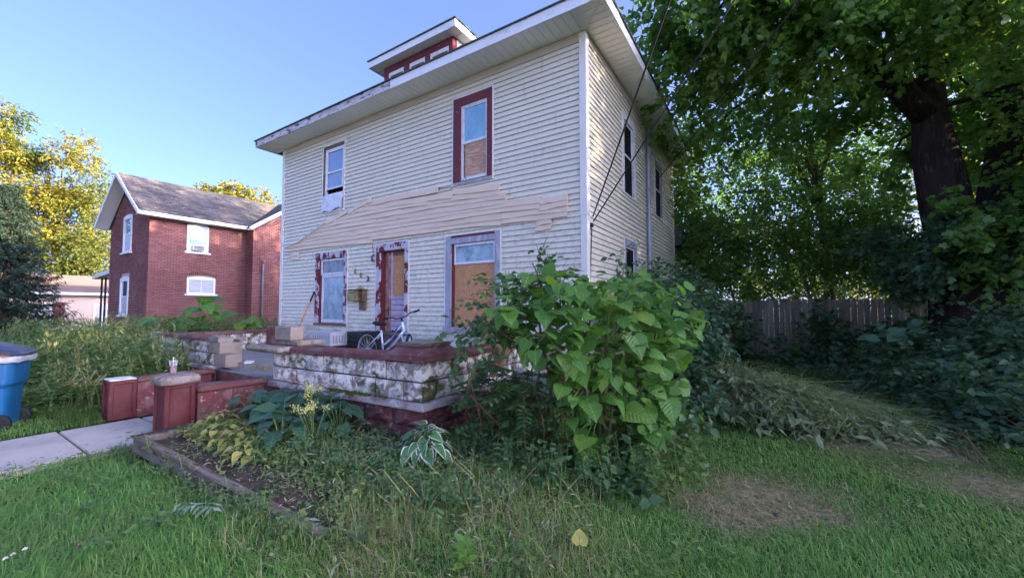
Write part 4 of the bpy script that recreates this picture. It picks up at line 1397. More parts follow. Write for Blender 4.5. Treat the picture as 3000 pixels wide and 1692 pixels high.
def pier(x0, x1, y0, y1, z0, z1):
    t = 0.025
    b = MB()
    b.bbox(x0 + t, x1 - t, y0 + t, y1 - t, z0, z1, 0.01)
    c = 0.06
    for xa in (x0, x1 - c):
        for ya in (y0, y1 - c):
            b.bbox(xa, xa + c, ya, ya + c, z0, z1, 0.012)
    b.bbox(x0 + 0.005, x1 - 0.005, y0 + 0.005, y1 - 0.005, z1 - 0.06, z1 - 0.004, 0.01)
    b.bbox(x0 + 0.005, x1 - 0.005, y0 + 0.005, y1 - 0.005, z0, z0 + 0.09, 0.01)
    return b


M['pier_red'] = mat('red_pier_paint', (0.105, 0.023, 0.025), 0.7, 0.2, [
    dict(col=(0.15, 0.055, 0.05), scale=(3, 3, 1.5), lo=0.45, hi=0.65, amount=0.8), dict(col=(0.30, 0.22, 0.20), scale=(22, 22, 5), lo=0.66, hi=0.70, seed=5, amount=0.6), dict(col=(0.05, 0.03, 0.025), scale=(6, 6, 4), lo=0.58, hi=0.68, seed=8, amount=0.6, z=(-0.1, 0.2))], bump=(25, 0.3, 0.006))
sp('pier', pier(-6.99, -6.60, 1.96, 2.30, -0.22, 0.49), M['pier_red'], label='tall red pier with a rounded grey cap')
b = MB()
for (r, z_) in ((0, 0),):
    n = 20
    rings = []
    for (k_, zz) in ((0.94, 0.490), (1.0, 0.515), (1.0, 0.555), (0.93, 0.585), (0.7, 0.60)):
        ring = []
        for i in range(n):
            a = 2 * math.pi * i / n
            ca, sa = math.cos(a), math.sin(a)
            ex = 0.42
            ring.append((-6.795 + 0.26 * k_ * math.copysign(abs(ca) ** ex, ca), 2.13 + 0.235 * k_ * math.copysign(abs(sa) ** ex, sa), zz))
        rings.append(ring)
    vs = [p for r_ in rings for p in r_]
    fs = [(i * n + k_, i * n + (k_ + 1) % n, (i + 1) * n + (k_ + 1) % n, (i + 1) * n + k_) for i in range(4) for k_ in range(n)]
    fs += [tuple(range(n - 1, -1, -1)), tuple(4 * n + k_ for k_ in range(n))]
    b.add(vs, fs)
sp('pier_cap', b, M['cap_grey'])
sp('pier', pier(-8.77, -8.41, 1.83, 2.16, -0.22, 0.375), M['pier_red'], label='short red pier that has lost its cap')
sp('pier_top', MB().bbox(-8.76, -8.42, 1.84, 2.15, 0.375, 0.395, 0.006), M['white_peel'])

# ------------------------------------------------------------------ timber edging of the planting bed
nx, ny = 60, 26
vs = []
for j in range(ny + 1):
    for i in range(nx + 1):
        x = -6.45 + (6.45 - 2.4) * i / nx
        y = 1.60 + (3.24 - 1.60) * j / ny
        vs.append((x, y, 0.018 + 0.03 * math.sin(3.1 * x + 2 * y) * math.sin(4 * y - x) + 0.015 * math.sin(9 * x) * math.sin(8 * y) - (0.05 if x < -5.9 else 0)))
b = MB()
b.add(vs, [(j * (nx + 1) + i, j * (nx + 1) + i + 1, (j + 1) * (nx + 1) + i + 1, (j + 1) * (nx + 1) + i) for i in range(nx) for j in range(ny)])
tag(b.build('bed_soil', M['soil'], smooth=True), kind='structure')
edging = thing('timber_edging', 'row of weathered grey timbers edging the planting bed', 'edging', (-4.2, 1.57, 0))
for a, c_ in ((-5.98, -4.38), (-4.37, -2.46)):
    b = MB()
    b.bbox(a, c_, 1.53, 1.615, -0.12, 0.055, 0.012)
    add_sub('timber', b, M['timber'], edging)
b = MB()
b.bbox(-6.08, -5.985, 1.54, 1.95, -0.18, 0.035, 0.012)
add_sub('timber', b, M['timber'], edging)

# ================================================================== the brick house next door
bh = thing('brick_house', 'red brick house with a steep grey gable roof and white window frames', 'house', (-26, 9, -0.3))


def bp(name, mb, m, parent=bh, label=None, kind=None, smooth=False):
    return add_sub(name, mb, m, parent, kind, label, smooth)


BX, BXL, BY, BYB = -23.0, -28.75, 6.07, 9.95
bp('wall_core', MB().box(BXL + 0.03, BX - 0.03, BY + 0.03, 16.0, -0.6, 5.55), M['mortar'])
bp('wing_core', MB().box(BX - 1, -22.23, BYB + 0.03, 16.0, -0.6, 5.5), M['mortar'])
gx = (BXL + BX) / 2
bp('gable_core', MB().extrude([(BXL + 0.03, 0, 5.5), (BX - 0.03, 0, 5.5), (gx, 0, 7.72)], (0, BY + 0.03, 0), (0, 16, 0)), M['mortar'])
bp('wing_gable_core', MB().extrude([(0, BYB + 0.03, 5.45), (0, 16.0, 5.45), (0, 13.0, 7.75)], (-22.23, 0, 0), (-26, 0, 0)), M['mortar'])
BW, BHT = 0.225, 0.078
OPEN_R = [(7.43, 8.30, 4.08, 5.48), (7.47, 8.66, 2.08, 2.96)]
OPEN_G = [(-26.63, -25.30, 4.10, 5.98), (-26.78, -25.46, 1.08, 2.96)]
brick_me = None
single = MB()
loose = MB()


def brick_field(u0, u1, z0, z1, top, opens, place):
    """positions of bricks in a wall; top(u) is the height the wall reaches at u"""
    out = []
    zz = z0
    r = 0
    while zz < z1:
        u = u0 - (BW / 2 if r % 2 else 0)
        zt = zz + BHT - 0.013
        cut = [o for o in opens if o[2] + 0.02 < zt and o[3] + 0.02 + 0.15 * (2.9 < o[3] < 3) > zz]
        while u < u1:
            parts = [(max(u, u0), min(u + BW - 0.012, u1))]
            for o in cut:
                parts = [q for a, c in parts for q in ((a, min(c, o[0] + 0.03)), (max(a, o[1] - 0.03), c))]
            for a, c in parts:
                if c - a > 0.03 and zz + BHT < top((a + c) / 2):
                    out.append((a, c, zz, zt))
            u += BW
        zz += BHT
        r += 1
    return out


def brick_x(b, x, a, c, z0, z1, d):
    b.add([(x - 0.04, a, z0), (x + d, a, z0), (x + d, c, z0), (x - 0.04, c, z0), (x - 0.04, a, z1), (x + d, a, z1), (x + d, c, z1), (x - 0.04, c, z1)],
          [(4, 5, 6, 7), (0, 3, 2, 1), (0, 1, 5, 4), (1, 2, 6, 5), (2, 3, 7, 6)])


def brick_y(b, y, a, c, z0, z1, d):
    b.add([(a, y - d, z0), (c, y - d, z0), (c, y + 0.04, z0), (a, y + 0.04, z0), (a, y - d, z1), (c, y - d, z1), (c, y + 0.04, z1), (a, y + 0.04, z1)],
          [(4, 5, 6, 7), (0, 3, 2, 1), (0, 1, 5, 4), (1, 2, 6, 5), (3, 0, 4, 7)])


right = brick_field(BY, BYB - 0.01, 0.3, 5.56, lambda u: 9, OPEN_R, None)
right.sort(key=lambda q: math.hypot(q[0] - 7.0, (q[2] - 3.6) * 0.55))
full = [q for q in right if q[1] - q[0] > BW - 0.02]
me = None
lead = set(id(q) for q in full[:290])
for q in right:
    if id(q) in lead:
        if me is None:
            b = MB()
            brick_x(b, 0, 0, BW - 0.012, 0, BHT - 0.013, 0.0)
            o = b.build('brick', M['brick'], bh, origin=(0, 0, 0))
            me = o.data
        else:
            o = add_obj('brick', me, bh)
        o.location = (BX + random.uniform(-0.004, 0.006), q[0], q[2])
    else:
        brick_x(loose, BX, *q, random.uniform(-0.004, 0.006))
for q in brick_field(BXL, BX - 0.012, 0.5, 7.9, lambda u: 5.55 + 2.2 * (1 - abs(u - gx) / (BX - gx)) + 0.05, OPEN_G, None):
    brick_y(loose, BY, *q, random.uniform(-0.004, 0.006))
for q in brick_field(BYB, 15.5, 0.3, 7.8, lambda u: 5.5 + 2.25 * (1 - abs(u - 13.0) / 3.05), [], None):
    brick_x(loose, -22.2, *q, random.uniform(-0.004, 0.006))
for q in brick_field(BX + 0.01, -22.212, 0.3, 5.5, lambda u: 9, [], None):
    brick_y(loose, BYB, *q, random.uniform(-0.004, 0.006))
bp('brick_field', loose, M['brick'], kind='stuff')
b = MB()
M['brick_dark'] = mat('dark_arch_brick', (0.17, 0.085, 0.065), 0.85, 0.1, island=0.3)
for i in range(17):
    t = (i / 16 - 0.5)
    y = 8.065 + t * 1.22
    zc = 3.04 + 0.10 * (1 - (2 * t) ** 2)
    b.obox((BX + 0.0, y, zc), (0.05, 0.058, 0.15), Matrix.Rotation(-t * 0.5, 3, 'X'))
bp('arch_bricks', b, M['brick_dark'])


def bwin_x(x, y0, y1, z0, z1, kind):
    b = MB()
    f = 0.085
    b.box(x - 0.05, x + 0.02, y0, y0 + f, z0, z1)
    b.box(x - 0.05, x + 0.02, y1 - f, y1, z0, z1)
    b.box(x - 0.05, x + 0.02, y0 + f, y1 - f, z1 - f, z1)
    b.box(x - 0.05, x + 0.02, y0 + f, y1 - f, z0, z0 + 0.06)
    arch = [(x, y0, z1)] + [(x, y0 + (y1 - y0) * i / 8, z1 + 0.085 * math.sin(math.pi * i / 8)) for i in range(1, 8)] + [(x, y1, z1)]
    b.extrude(arch, (-0.05, 0, 0), (0.02, 0, 0))
    w = bp('window', b, M['white'])
    add_sub('sill', MB().bbox(x - 0.03, x + 0.09, y0 - 0.09, y1 + 0.09, z0 - 0.085, z0 - 0.001, 0.01), M['white'], w)
    if kind == 'slider':
        ym_ = (y0 + y1) / 2
        add_sub('pane', MB().box(x - 0.026, x - 0.022, y0 + f, ym_ - 0.02, z0 + 0.06, z1 - f), M['blind'], w)
        add_sub('pane', MB().box(x - 0.026, x - 0.022, ym_ + 0.02, y1 - f, z0 + 0.06, z1 - f), M['blind'], w)
        add_sub('mullion', MB().box(x - 0.045, x - 0.005, ym_ - 0.02, ym_ + 0.02, z0 + 0.06, z1 - f), M['white'], w)
    else:
        add_sub('pane', MB().box(x - 0.026, x - 0.022, y0 + f, y1 - f, 4.50, z1 - f), M['blind_teal'], w)
        add_sub('mullion', MB().box(x - 0.045, x - 0.005, y0 + f, y1 - f, 4.76, 4.80), M['white'], w)
        add_sub('mullion', MB().box(x - 0.045, x + 0.0, y0 + f, y1 - f, 4.46, 4.51), M['white'], w)
        add_sub('side_panel', MB().box(x - 0.03, x - 0.01, y0 + f, y1 - f, z0 + 0.06, 4.46), M['white'], w)
        ac = MB().bbox(x - 0.2, x + 0.22, y0 + 0.18, y1 - 0.2, z0 + 0.065, 4.44, 0.015)
        a = add_sub('air_conditioner', ac, M['white'], w)
    return w


bwin_x(BX, 7.43, 8.30, 4.14, 5.40, 'ac')
b = MB()
for i in range(9):
    b.box(BX + 0.221, BX + 0.228, 7.65, 8.06, 4.235 + i * 0.022, 4.247 + i * 0.022)
bp('air_conditioner_grille', b, M['iron'])
bwin_x(BX, 7.49, 8.64, 2.14, 2.90, 'slider')
for (x0, x1, z0, z1) in ((-26.60, -25.33, 4.16, 5.90), (-26.75, -25.49, 1.14, 2.90)):
    y = BY
    f = 0.14
    b = MB()
    b.box(x0, x0 + f, y - 0.03, y + 0.05, z0, z1)
    b.box(x1 - f, x1, y - 0.03, y + 0.05, z0, z1)
    b.box(x0 + f, x1 - f, y - 0.03, y + 0.05, z1 - f, z1)
    b.box(x0 + f, x1 - f, y - 0.03, y + 0.05, z0, z0 + 0.06)
    arch = [(x0, y, z1)] + [(x0 + (x1 - x0) * i / 8, y, z1 + 0.09 * math.sin(math.pi * i / 8)) for i in range(1, 8)] + [(x1, y, z1)]
    b.extrude(arch, (0, -0.03, 0), (0, 0.05, 0))
    w = bp('window', b, M['white'])
    add_sub('sill', MB().bbox(x0 - 0.09, x1 + 0.09, y - 0.10, y + 0.03, z0 - 0.09, z0 - 0.001, 0.01), M['white'], w)
    zm = (z0 + z1) / 2
    add_sub('pane', MB().box(x0 + f, x1 - f, y + 0.018, y + 0.022, zm + 0.03, z1 - f), M['pane_sky'], w)
    add_sub('pane', MB().box(x0 + f, x1 - f, y + 0.022, y + 0.026, z0 + 0.06, zm - 0.02), M['blind'], w)
    add_sub('mullion', MB().box(x0 + f, x1 - f, y + 0.0, y + 0.04, zm - 0.02, zm + 0.03), M['white'], w)

# roof: planes, shingle tabs, fascia
EZ = 5.60
PX, PY0 = 0.52, 5.55                       # overhang of the eave, front of the verge
slope = (7.86 - EZ) / (BX + PX - gx)
roof_mb = MB()
roof_mb.add([(BX + PX, PY0, EZ), (gx, PY0, 7.86), (BXL - PX, PY0, EZ), (BX + PX, 16, EZ), (gx, 16, 7.86), (BXL - PX, 16, EZ),
             (BX + PX, PY0, EZ + 0.05), (gx, PY0, 7.91), (BXL - PX, PY0, EZ + 0.05), (BX + PX, 16, EZ + 0.05), (gx, 16, 7.91), (BXL - PX, 16, EZ + 0.05)],
            [(0, 1, 4, 3), (1, 2, 5, 4), (6, 9, 10, 7), (7, 10, 11, 8), (0, 6, 7, 1), (1, 7, 8, 2), (3, 9, 6, 0), (2, 8, 11, 5)])
broof = bp('roof', roof_mb, M['roof_grey'])
b = MB()
L_ = math.hypot(BX + PX - gx, 7.86 - EZ)
nrow = int(L_ / 0.145)
sdir = Vector((gx - BX - PX, 0, 7.86 - EZ)).normalized()
nrm = Vector((sdir.z, 0, -sdir.x))
if nrm.z < 0:
    nrm = -nrm
tabs = []
for r in range(nrow):
    y = PY0 + (0.15 if r % 2 else 0)
    while y < 13.2:
        tabs.append((r, y))
        y += 0.31
tabs.sort(key=lambda t: math.hypot(t[1] - 5.6, (t[0] - 10) * 0.1))
tm = MB()
tm.add([Vector((0, 0, 0)) + nrm * 0.022, Vector((0, 0.30, 0)) + nrm * 0.022, sdir * 0.16 + Vector((0, 0.30, 0)) + nrm * 0.004, sdir * 0.16 + nrm * 0.004, Vector((0, 0, 0)), Vector((0, 0.30, 0))],
       [(0, 1, 2, 3), (4, 5, 1, 0), (4, 0, 3), (5, 2, 1)])
tab_me = None
for i, (r, y) in enumerate(tabs):
    p = Vector((BX + PX, y, EZ + 0.052)) + sdir * (0.145 * r)
    if i < 290:
        if tab_me is None:
            o = tm.build('shingle', M['roof_grey'], broof)
            tab_me = o.data
        else:
            o = add_obj('shingle', tab_me, broof)
        o.location = p + nrm * random.uniform(-0.004, 0.003)
    else:
        b.add([Vector(q) + p for q in tm.v], tm.f)
add_sub('shingle_field', b, M['roof_grey'], broof, 'stuff')
b = MB()
b.bar((BX + PX + 0.02, PY0, EZ - 0.03), (BX + PX + 0.02, 9.9, EZ - 0.03), 0.03, 0.15)
bp('fascia', b, M['white'])
for sx in (BX + PX, BXL - PX):
    b = MB()
    b.bar((sx, PY0 - 0.02, EZ - 0.02), (gx, PY0 - 0.02, 7.84), 0.03, 0.17, (0, 0, 1))
    bp('verge_board', b, M['white'])
    b = MB()
    dx = 1 if sx < gx else -1
    b.add([(sx, PY0, EZ - 0.03), (gx, PY0, 7.83), (gx, BY, 7.83), (sx, BY, EZ - 0.03), (sx, PY0, EZ - 0.01), (gx, PY0, 7.85), (gx, BY, 7.85), (sx, BY, EZ - 0.01)],
          [(0, 1, 2, 3), (7, 6, 5, 4), (0, 4, 5, 1), (2, 6, 7, 3)])
    bp('soffit', b, M['white'])
b = MB()
b.box(BX - 0.02, BX + PX, PY0 + 0.02, 9.9, EZ - 0.09, EZ - 0.07)
bp('soffit', b, M['white'])
b = MB()
wy = BYB - 0.25
b.add([(-21.95, wy, 5.52), (-21.95, 13.0, 7.92), (-26, 13.0, 7.92), (-26, wy, 5.52), (-21.95, wy, 5.57), (-21.95, 13.0, 7.97), (-26, 13.0, 7.97), (-26, wy, 5.57), (-21.95, 16.3, 5.52), (-26, 16.3, 5.52), (-21.95, 16.3, 5.57), (-26, 16.3, 5.57)],
      [(0, 1, 2, 3), (7, 6, 5, 4), (0, 4, 5, 1), (3, 7, 4, 0), (1, 8, 9, 2), (5, 6, 11, 10), (1, 5, 10, 8)])
bp('wing_roof', b, M['roof_grey'])
b = MB()
b.bar((-21.93, wy - 0.02, 5.49), (-21.93, 13.0, 7.90), 0.03, 0.17)
bp('verge_board', b, M['white'])
b = MB()
b.tube([(-22.12, 10.42, -0.3), (-22.12, 10.42, 3.75), (-22.08, 10.42, 3.86), (-22.0, 10.45, 3.88)], 0.045, 10)
bp('service_mast', b, M['steel'], smooth=True)
b = MB()
b.tube([(-22.0, 10.45, 3.88), (-21.9, 10.35, 3.78), (-22.0, 10.2, 3.95), (-22.2, 10.30, 4.05)], 0.015, 6)
bp('service_loop', b, M['cable'])
# side porch with iron posts
bp_roof = bp('porch_roof', MB().add([(-28.8, 6.3, 3.40), (-33.2, 6.3, 3.15), (-33.2, 9.5, 3.15), (-28.8, 9.5, 3.40), (-28.8, 6.3, 3.62), (-33.2, 6.3, 3.36), (-33.2, 9.5, 3.36), (-28.8, 9.5, 3.62)],
                                    [(0, 1, 2, 3), (7, 6, 5, 4), (0, 4, 5, 1), (1, 5, 6, 2), (2, 6, 7, 3)]), M['white'])
b = MB()
for x in (-32.2, -31.3):
    b.bar((x, 6.5, -0.3), (x, 6.5, 3.2), 0.05, 0.05)
zz = -0.2
k = 0
while zz < 3.0:
    b.bar((-32.2, 6.5, zz), (-32.0 if k % 2 else -31.95, 6.5, zz + 0.2), 0.03, 0.03)
    b.bar((-31.3, 6.5, zz), (-31.5, 6.5, zz + 0.2), 0.03, 0.03)
    zz += 0.2
    k += 1
for x in (-31.98, -31.5):
    b.bar((x, 6.5, -0.3), (x, 6.5, 3.2), 0.03, 0.03)
bp('porch_posts', b, M['iron'])

# ------------------------------------------------------------------ the low ranch house beyond
rh = thing('ranch_house', 'low cream house with a brown roof and dark red shutters behind the spruce', 'house', (-48, 9, -0.4))
RX = -46.5
add_sub('wall', MB().box(-54, RX, 1.0, 17, -0.8, 2.65), M['ranch_wall'], rh)
add_sub('roof', MB().extrude([(RX + 0.6, 0, 2.6), (-50.2, 0, 4.25), (-54.6, 0, 2.6)], (0, 0.4, 0), (0, 17.6, 0)), M['roof_brown'], rh)
add_sub('gutter', MB().box(RX + 0.55, RX + 0.68, 0.4, 17.6, 2.48, 2.68), M['white'], rh)
for (y0, y1, z0, z1) in ((4.6, 6.7, 0.35, 1.85), (9.0, 10.2, -0.2, 1.75), (11.6, 12.9, 0.35, 1.75)):
    b = MB()
    f = 0.1
    b.box(RX, RX + 0.05, y0, y0 + f, z0, z1)
    b.box(RX, RX + 0.05, y1 - f, y1, z0, z1)
    b.box(RX, RX + 0.05, y0 + f, y1 - f, z1 - f, z1)
    b.box(RX, RX + 0.05, y0 + f, y1 - f, z0, z0 + f)
    b.box(RX, RX + 0.05, y0 + f, y1 - f, (z0 + z1) / 2 - 0.04, (z0 + z1) / 2 + 0.04)
    w = add_sub('window', b, M['white'], rh)
    add_sub('pane', MB().box(RX + 0.005, RX + 0.012, y0 + f, y1 - f, z0 + f, z1 - f), M['blind'], w)
for ya in (3.9, 6.85, 10.4, 11.0):
    add_sub('shutter', MB().box(RX, RX + 0.06, ya, ya + 0.55, 0.3, 1.9), M['shutter'], rh)

# ------------------------------------------------------------------ back fence
fence = thing('board_fence', 'tall weathered grey board fence closing the back of the side yard', 'fence', (0.7, 15, 0))
x = -2.45
while x < 3.70:
    h = 1.74 + random.uniform(-0.02, 0.025)
    yo = 15 + random.uniform(-0.008, 0.008)
    w_ = 0.136
    c_ = 0.03
    b = MB()
    b.extrude([(x, 0, -0.05), (x + w_, 0, -0.05), (x + w_, 0, h - c_), (x + w_ - c_, 0, h), (x + c_, 0, h), (x, 0, h - c_)], (0, yo, 0), (0, yo + 0.018, 0))
    m_ = Matrix.Rotation(random.uniform(-0.012, 0.012), 4, 'Y')
    add_sub('board', b, M['fence'], fence)
    x += 0.141 + random.uniform(0, 0.006)
for zz in (0.3, 0.95, 1.5):
    add_sub('rail', MB().box(-2.45, 3.72, 15.03, 15.07, zz, zz + 0.09), M['fence'], fence)
for x in (-2.4, -0.3, 1.8, 3.66):
    add_sub('post', MB().box(x, x + 0.09, 15.075, 15.165, -0.1, 1.7), M['fence'], fence)

# far house and ground beyond the fence on the right
fh = thing('far_white_house', 'small white house glimpsed beside the big trunk', 'house', (9.5, 36, 0))
add_sub('wall', MB().box(7.5, 14.5, 36, 42, -0.5, 2.7), M['white'], fh)
add_sub('roof', MB().extrude([(7.2, 0, 2.7), (14.8, 0, 2.7), (11, 0, 4.4)], (0, 35.7, 0), (0, 42.3, 0)), M['roof_brown'], fh)
add_sub('window', MB().box(9.5, 10.6, 35.97, 35.99, 0.7, 1.9), M['pane_dark'], fh)

# a house added to the right, out of view, to shade the yard
nh = thing('shade_house', 'pale two-storey house added beyond the right hedge, out of view, to shade the yard', 'house', (28, 10, 0))
add_sub('wall', MB().box(24, 33, 0.5, 19, -0.5, 6.4), M['cream_wall'], nh)
add_sub('roof', MB().extrude([(23.4, 0, 6.35), (28.5, 0, 9.3), (33.6, 0, 6.35)], (0, 0.0, 0), (0, 19.5, 0)), M['roof_brown'], nh)
for y0 in (3, 8, 13.5):
    for z0 in (0.9, 3.9):
        w = add_sub('window', MB().box(23.96, 23.999, y0, y0 + 1.1, z0, z0 + 1.6), M['white'], nh)
        add_sub('pane', MB().box(23.95, 23.958, y0 + 0.1, y0 + 1.0, z0 + 0.1, z0 + 1.5), M['pane_dark'], w)

for (x0, w_, lb_, m_) in ((-21, 11, 'white house across the street with a brown roof', 'white'), (-4, 12, 'cream house across the street with a brown roof', 'cream_wall'), (14, 11, 'white house across the street, farthest right', 'white')):
    t = thing('street_house', lb_, 'house', (x0, -34, -0.3), 'houses across the street')
    add_sub('wall', MB().box(x0, x0 + w_, -42, -31, -0.6, 5.6), M[m_], t)
    add_sub('roof', MB().extrude([(0, -30.4, 5.55), (0, -36.5, 9.2), (0, -42.6, 5.55)], (x0 - 0.5, 0, 0), (x0 + w_ + 0.5, 0, 0)), M['roof_brown'], t)
    for k in range(3):
        for z0 in (0.7, 3.5):
            w = add_sub('window', MB().box(x0 + 1 + k * 3.6, x0 + 2.1 + k * 3.6, -30.999, -30.96, z0, z0 + 1.5), M['white'], t)
            add_sub('pane', MB().box(x0 + 1.1 + k * 3.6, x0 + 2.0 + k * 3.6, -30.955, -30.95, z0 + 0.1, z0 + 1.4), M['pane_dark'], w)

# ================================================================== small things
# wheeled bin
def oriented(o, loc, rz):
    o.location = loc
    o.rotation_euler = (0, 0, rz)


binc = Vector((-9.42, 0.74, 0))
bz = float(ground_h(binc.x, binc.y)) - 0.035
bn = thing('wheeled_bin', 'big blue wheeled bin with its dark lid half open over an orange bag', 'bin', (binc.x, binc.y, bz))
rot = Matrix.Rotation(rad(-24), 3, 'Z')


def bpt(x, y, z_):
    v = rot @ Vector((x, y, 0))
    return (binc.x + v.x, binc.y + v.y, bz + z_)


def loopring(w, d, z_, n=40, ex=0.35):
    out = []
    for i in range(n):
        a = 2 * math.pi * i / n
        ca, sa = math.cos(a), math.sin(a)
        out.append(bpt(w * math.copysign(abs(ca) ** ex, ca), d * math.copysign(abs(sa) ** ex, sa), z_))
    return out


def skin(rings, cap0=True, cap1=True):
    n = len(rings[0])
    vs = [p for r_ in rings for p in r_]
    fs = [(i * n + k_, i * n + (k_ + 1) % n, (i + 1) * n + (k_ + 1) % n, (i + 1) * n + k_) for i in range(len(rings) - 1) for k_ in range(n)]
    if cap0:
        fs.append(tuple(range(n - 1, -1, -1)))
    if cap1:
        fs.append(tuple((len(rings) - 1) * n + k_ for k_ in range(n)))
    return MB().add(vs, fs)


body = skin([loopring(0.26, 0.30, 0.0), loopring(0.275, 0.315, 0.03), loopring(0.30, 0.345, 0.62), loopring(0.335, 0.385, 0.68), loopring(0.345, 0.40, 1.0), loopring(0.375, 0.43, 1.005), loopring(0.375, 0.43, 1.05), loopring(0.345, 0.40, 1.05), loopring(0.33, 0.385, 0.9)], True, True)
add_sub('body', body, M['bin_blue'], bn)
b = MB()
for sx in (-0.18, 0.18):
    b.add([bpt(sx - 0.03, -0.335, 0.05), bpt(sx + 0.03, -0.335, 0.05), bpt(sx + 0.03, -0.36, 0.6), bpt(sx - 0.03, -0.36, 0.6), bpt(sx - 0.02, -0.30, 0.05), bpt(sx + 0.02, -0.30, 0.05)],
          [(0, 1, 2, 3), (0, 4, 5, 1)])
add_sub('rib', b, M['bin_blue'], bn)
b = MB()
b.lathe([(0.10, -0.04), (0.13, -0.03), (0.13, 0.03), (0.10, 0.04)], bpt(-0.30, 0.27, 0.13), 18, rot @ Matrix.Rotation(rad(90), 3, 'Y'))
add_sub('wheel', b, M['rubber'], bn, smooth=False)
b = MB()
b.lathe([(0.10, -0.04), (0.13, -0.03), (0.13, 0.03), (0.10, 0.04)], bpt(0.30, 0.27, 0.13), 18, rot @ Matrix.Rotation(rad(90), 3, 'Y'))
add_sub('wheel', b, M['rubber'], bn)
hinge = 0.38


def lid(x, y, z_):                       # the lid turns about its rear edge
    a = rad(17)
    dy = y - hinge
    return bpt(x, hinge + dy * math.cos(a) - z_ * math.sin(a) * -1, 1.075 + z_ * math.cos(a) - dy * math.sin(a))


ring = lambda w, d, z_: [lid(w * math.copysign(abs(math.cos(t)) ** 0.35, math.cos(t)), d * math.copysign(abs(math.sin(t)) ** 0.35, math.sin(t)), z_) for t in [2 * math.pi * i / 20 for i in range(20)]]
add_sub('lid', skin([ring(0.385, 0.445, 0.0), ring(0.385, 0.445, 0.035), ring(0.34, 0.40, 0.06), ring(0.2, 0.25, 0.085)]), M['bin_lid'], bn)
b = MB()
for sx in (-0.2, 0.02, 0.22):
    p = lid(sx, -0.43, 0.03)
    b.obox(p, (0.03, 0.04, 0.03), rot)
add_sub('lid_lug', b, M['iron'], bn)
rb = []
for (w_, d_, z_, s) in ((0.32, 0.37, 0.95, 0), (0.33, 0.39, 1.06, 0.02), (0.31, 0.36, 1.11, 0.03), (0.18, 0.2, 1.13, 0.02)):
    r_ = loopring(w_, d_, z_, 28)
    rb.append([(p[0] + random.uniform(-s, s), p[1] + random.uniform(-s, s), p[2] + random.uniform(-s, s)) for p in r_])
ob = skin(rb).build('orange_bag', M['orange_bag'], None, origin=bpt(0, 0, 1.0), smooth=True)
tag(ob, 'orange rubbish bag bulging under the lid of the blue bin', 'bag')
rb = []
for (w_, d_, z_, s) in ((0.385, 0.44, 0.98, 0.008), (0.40, 0.455, 1.03, 0.015), (0.385, 0.44, 1.06, 0.012), (0.34, 0.39, 1.062, 0.006)):
    r_ = loopring(w_, d_, z_, 36)
    rb.append([(p[0] + random.uniform(-s, s), p[1] + random.uniform(-s, s), p[2] + random.uniform(-s, s)) for p in r_])
ob = skin(rb, False, False).build('bin_liner', M['clear_bag'], None, origin=bpt(0, 0, 1.0), smooth=True)
tag(ob, 'grey plastic liner folded over the rim of the blue bin', 'bag')

# cup of iced tea on the pier
cz = 0.601
cup = thing('plastic_cup', 'clear plastic cup of iced tea with a straw on the grey pier cap', 'cup', (-6.86, 2.12, cz))
gl = D.materials.new('clear_plastic')
gl.use_nodes = True
g_ = gl.node_tree.nodes['Principled BSDF']
g_.inputs['Base Color'].default_value = (0.92, 0.95, 0.97, 1)
g_.inputs['Roughness'].default_value = 0.12
g_.inputs['Transmission Weight'].default_value = 0.75
g_.inputs['IOR'].default_value = 1.12
c0 = (-6.86, 2.12, cz)
b = MB().lathe([(0.033, 0.0), (0.034, 0.004), (0.046, 0.165), (0.050, 0.166), (0.050, 0.176), (0.030, 0.178)], c0, 24)
add_sub('cup_wall', b, gl, cup, smooth=True)
b = MB().lathe([(0.032, 0.004), (0.0405, 0.105), (0.02, 0.106)], c0, 24)
add_sub('tea', b, M['tea'], cup, smooth=True)
b = MB().tube([(-6.86, 2.12, cz + 0.06), (-6.862, 2.119, cz + 0.222)], 0.006, 8)
add_sub('straw', b, M['tag_white'], cup)

def text_mesh(body, size, extrude, bevel, m, name, parent=None):
    fc = D.curves.new(name, 'FONT')
    fc.body = body
    fc.size = size
    fc.extrude = extrude
    fc.bevel_depth = bevel
    fc.align_x = 'CENTER'
    fc.align_y = 'CENTER'
    tmp = D.objects.new('tmp_text', fc)
    COL.objects.link(tmp)
    bpy.context.view_layer.update()
    me = D.meshes.new_from_object(tmp.evaluated_get(bpy.context.evaluated_depsgraph_get()))
    D.objects.remove(tmp)
    me.materials.clear()
    me.materials.append(m)
    return add_obj(name, me, parent)


# mailbox, numbers, hook
mb_ = thing('mailbox', 'dull brass wall mailbox hanging open beside the door', 'mailbox', (-8.48, 6.2, 1.7))
yF = HY - 0.025
add_sub('box', MB().bbox(-8.77, -8.40, yF - 0.13, yF, 1.655, 1.925, 0.008), M['olive'], mb_)
add_sub('box_open_end', MB().box(-8.398, -8.20, yF - 0.025, yF, 1.66, 1.925).box(-8.22, -8.20, yF - 0.13, yF - 0.026, 1.66, 1.925).box(-8.397, -8.221, yF - 0.13, yF - 0.026, 1.66, 1.672), M['rust'], mb_)
add_sub('lid', MB().bbox(-8.80, -8.17, yF - 0.15, yF, 1.928, 1.945, 0.004), M['rust'], mb_)
b = MB()
b.extrude([(-8.62, 0, 1.945), (-8.30, 0, 1.945), (-8.46, 0, 2.03)], (0, yF - 0.012, 0), (0, yF, 0))
b.lathe([(0.018, -0.006), (0.018, 0.006)], (-8.46, yF - 0.006, 2.035), 10, Matrix.Rotation(rad(90), 3, 'X'))
add_sub('back_crest', b, M['olive'], mb_)
b = MB()
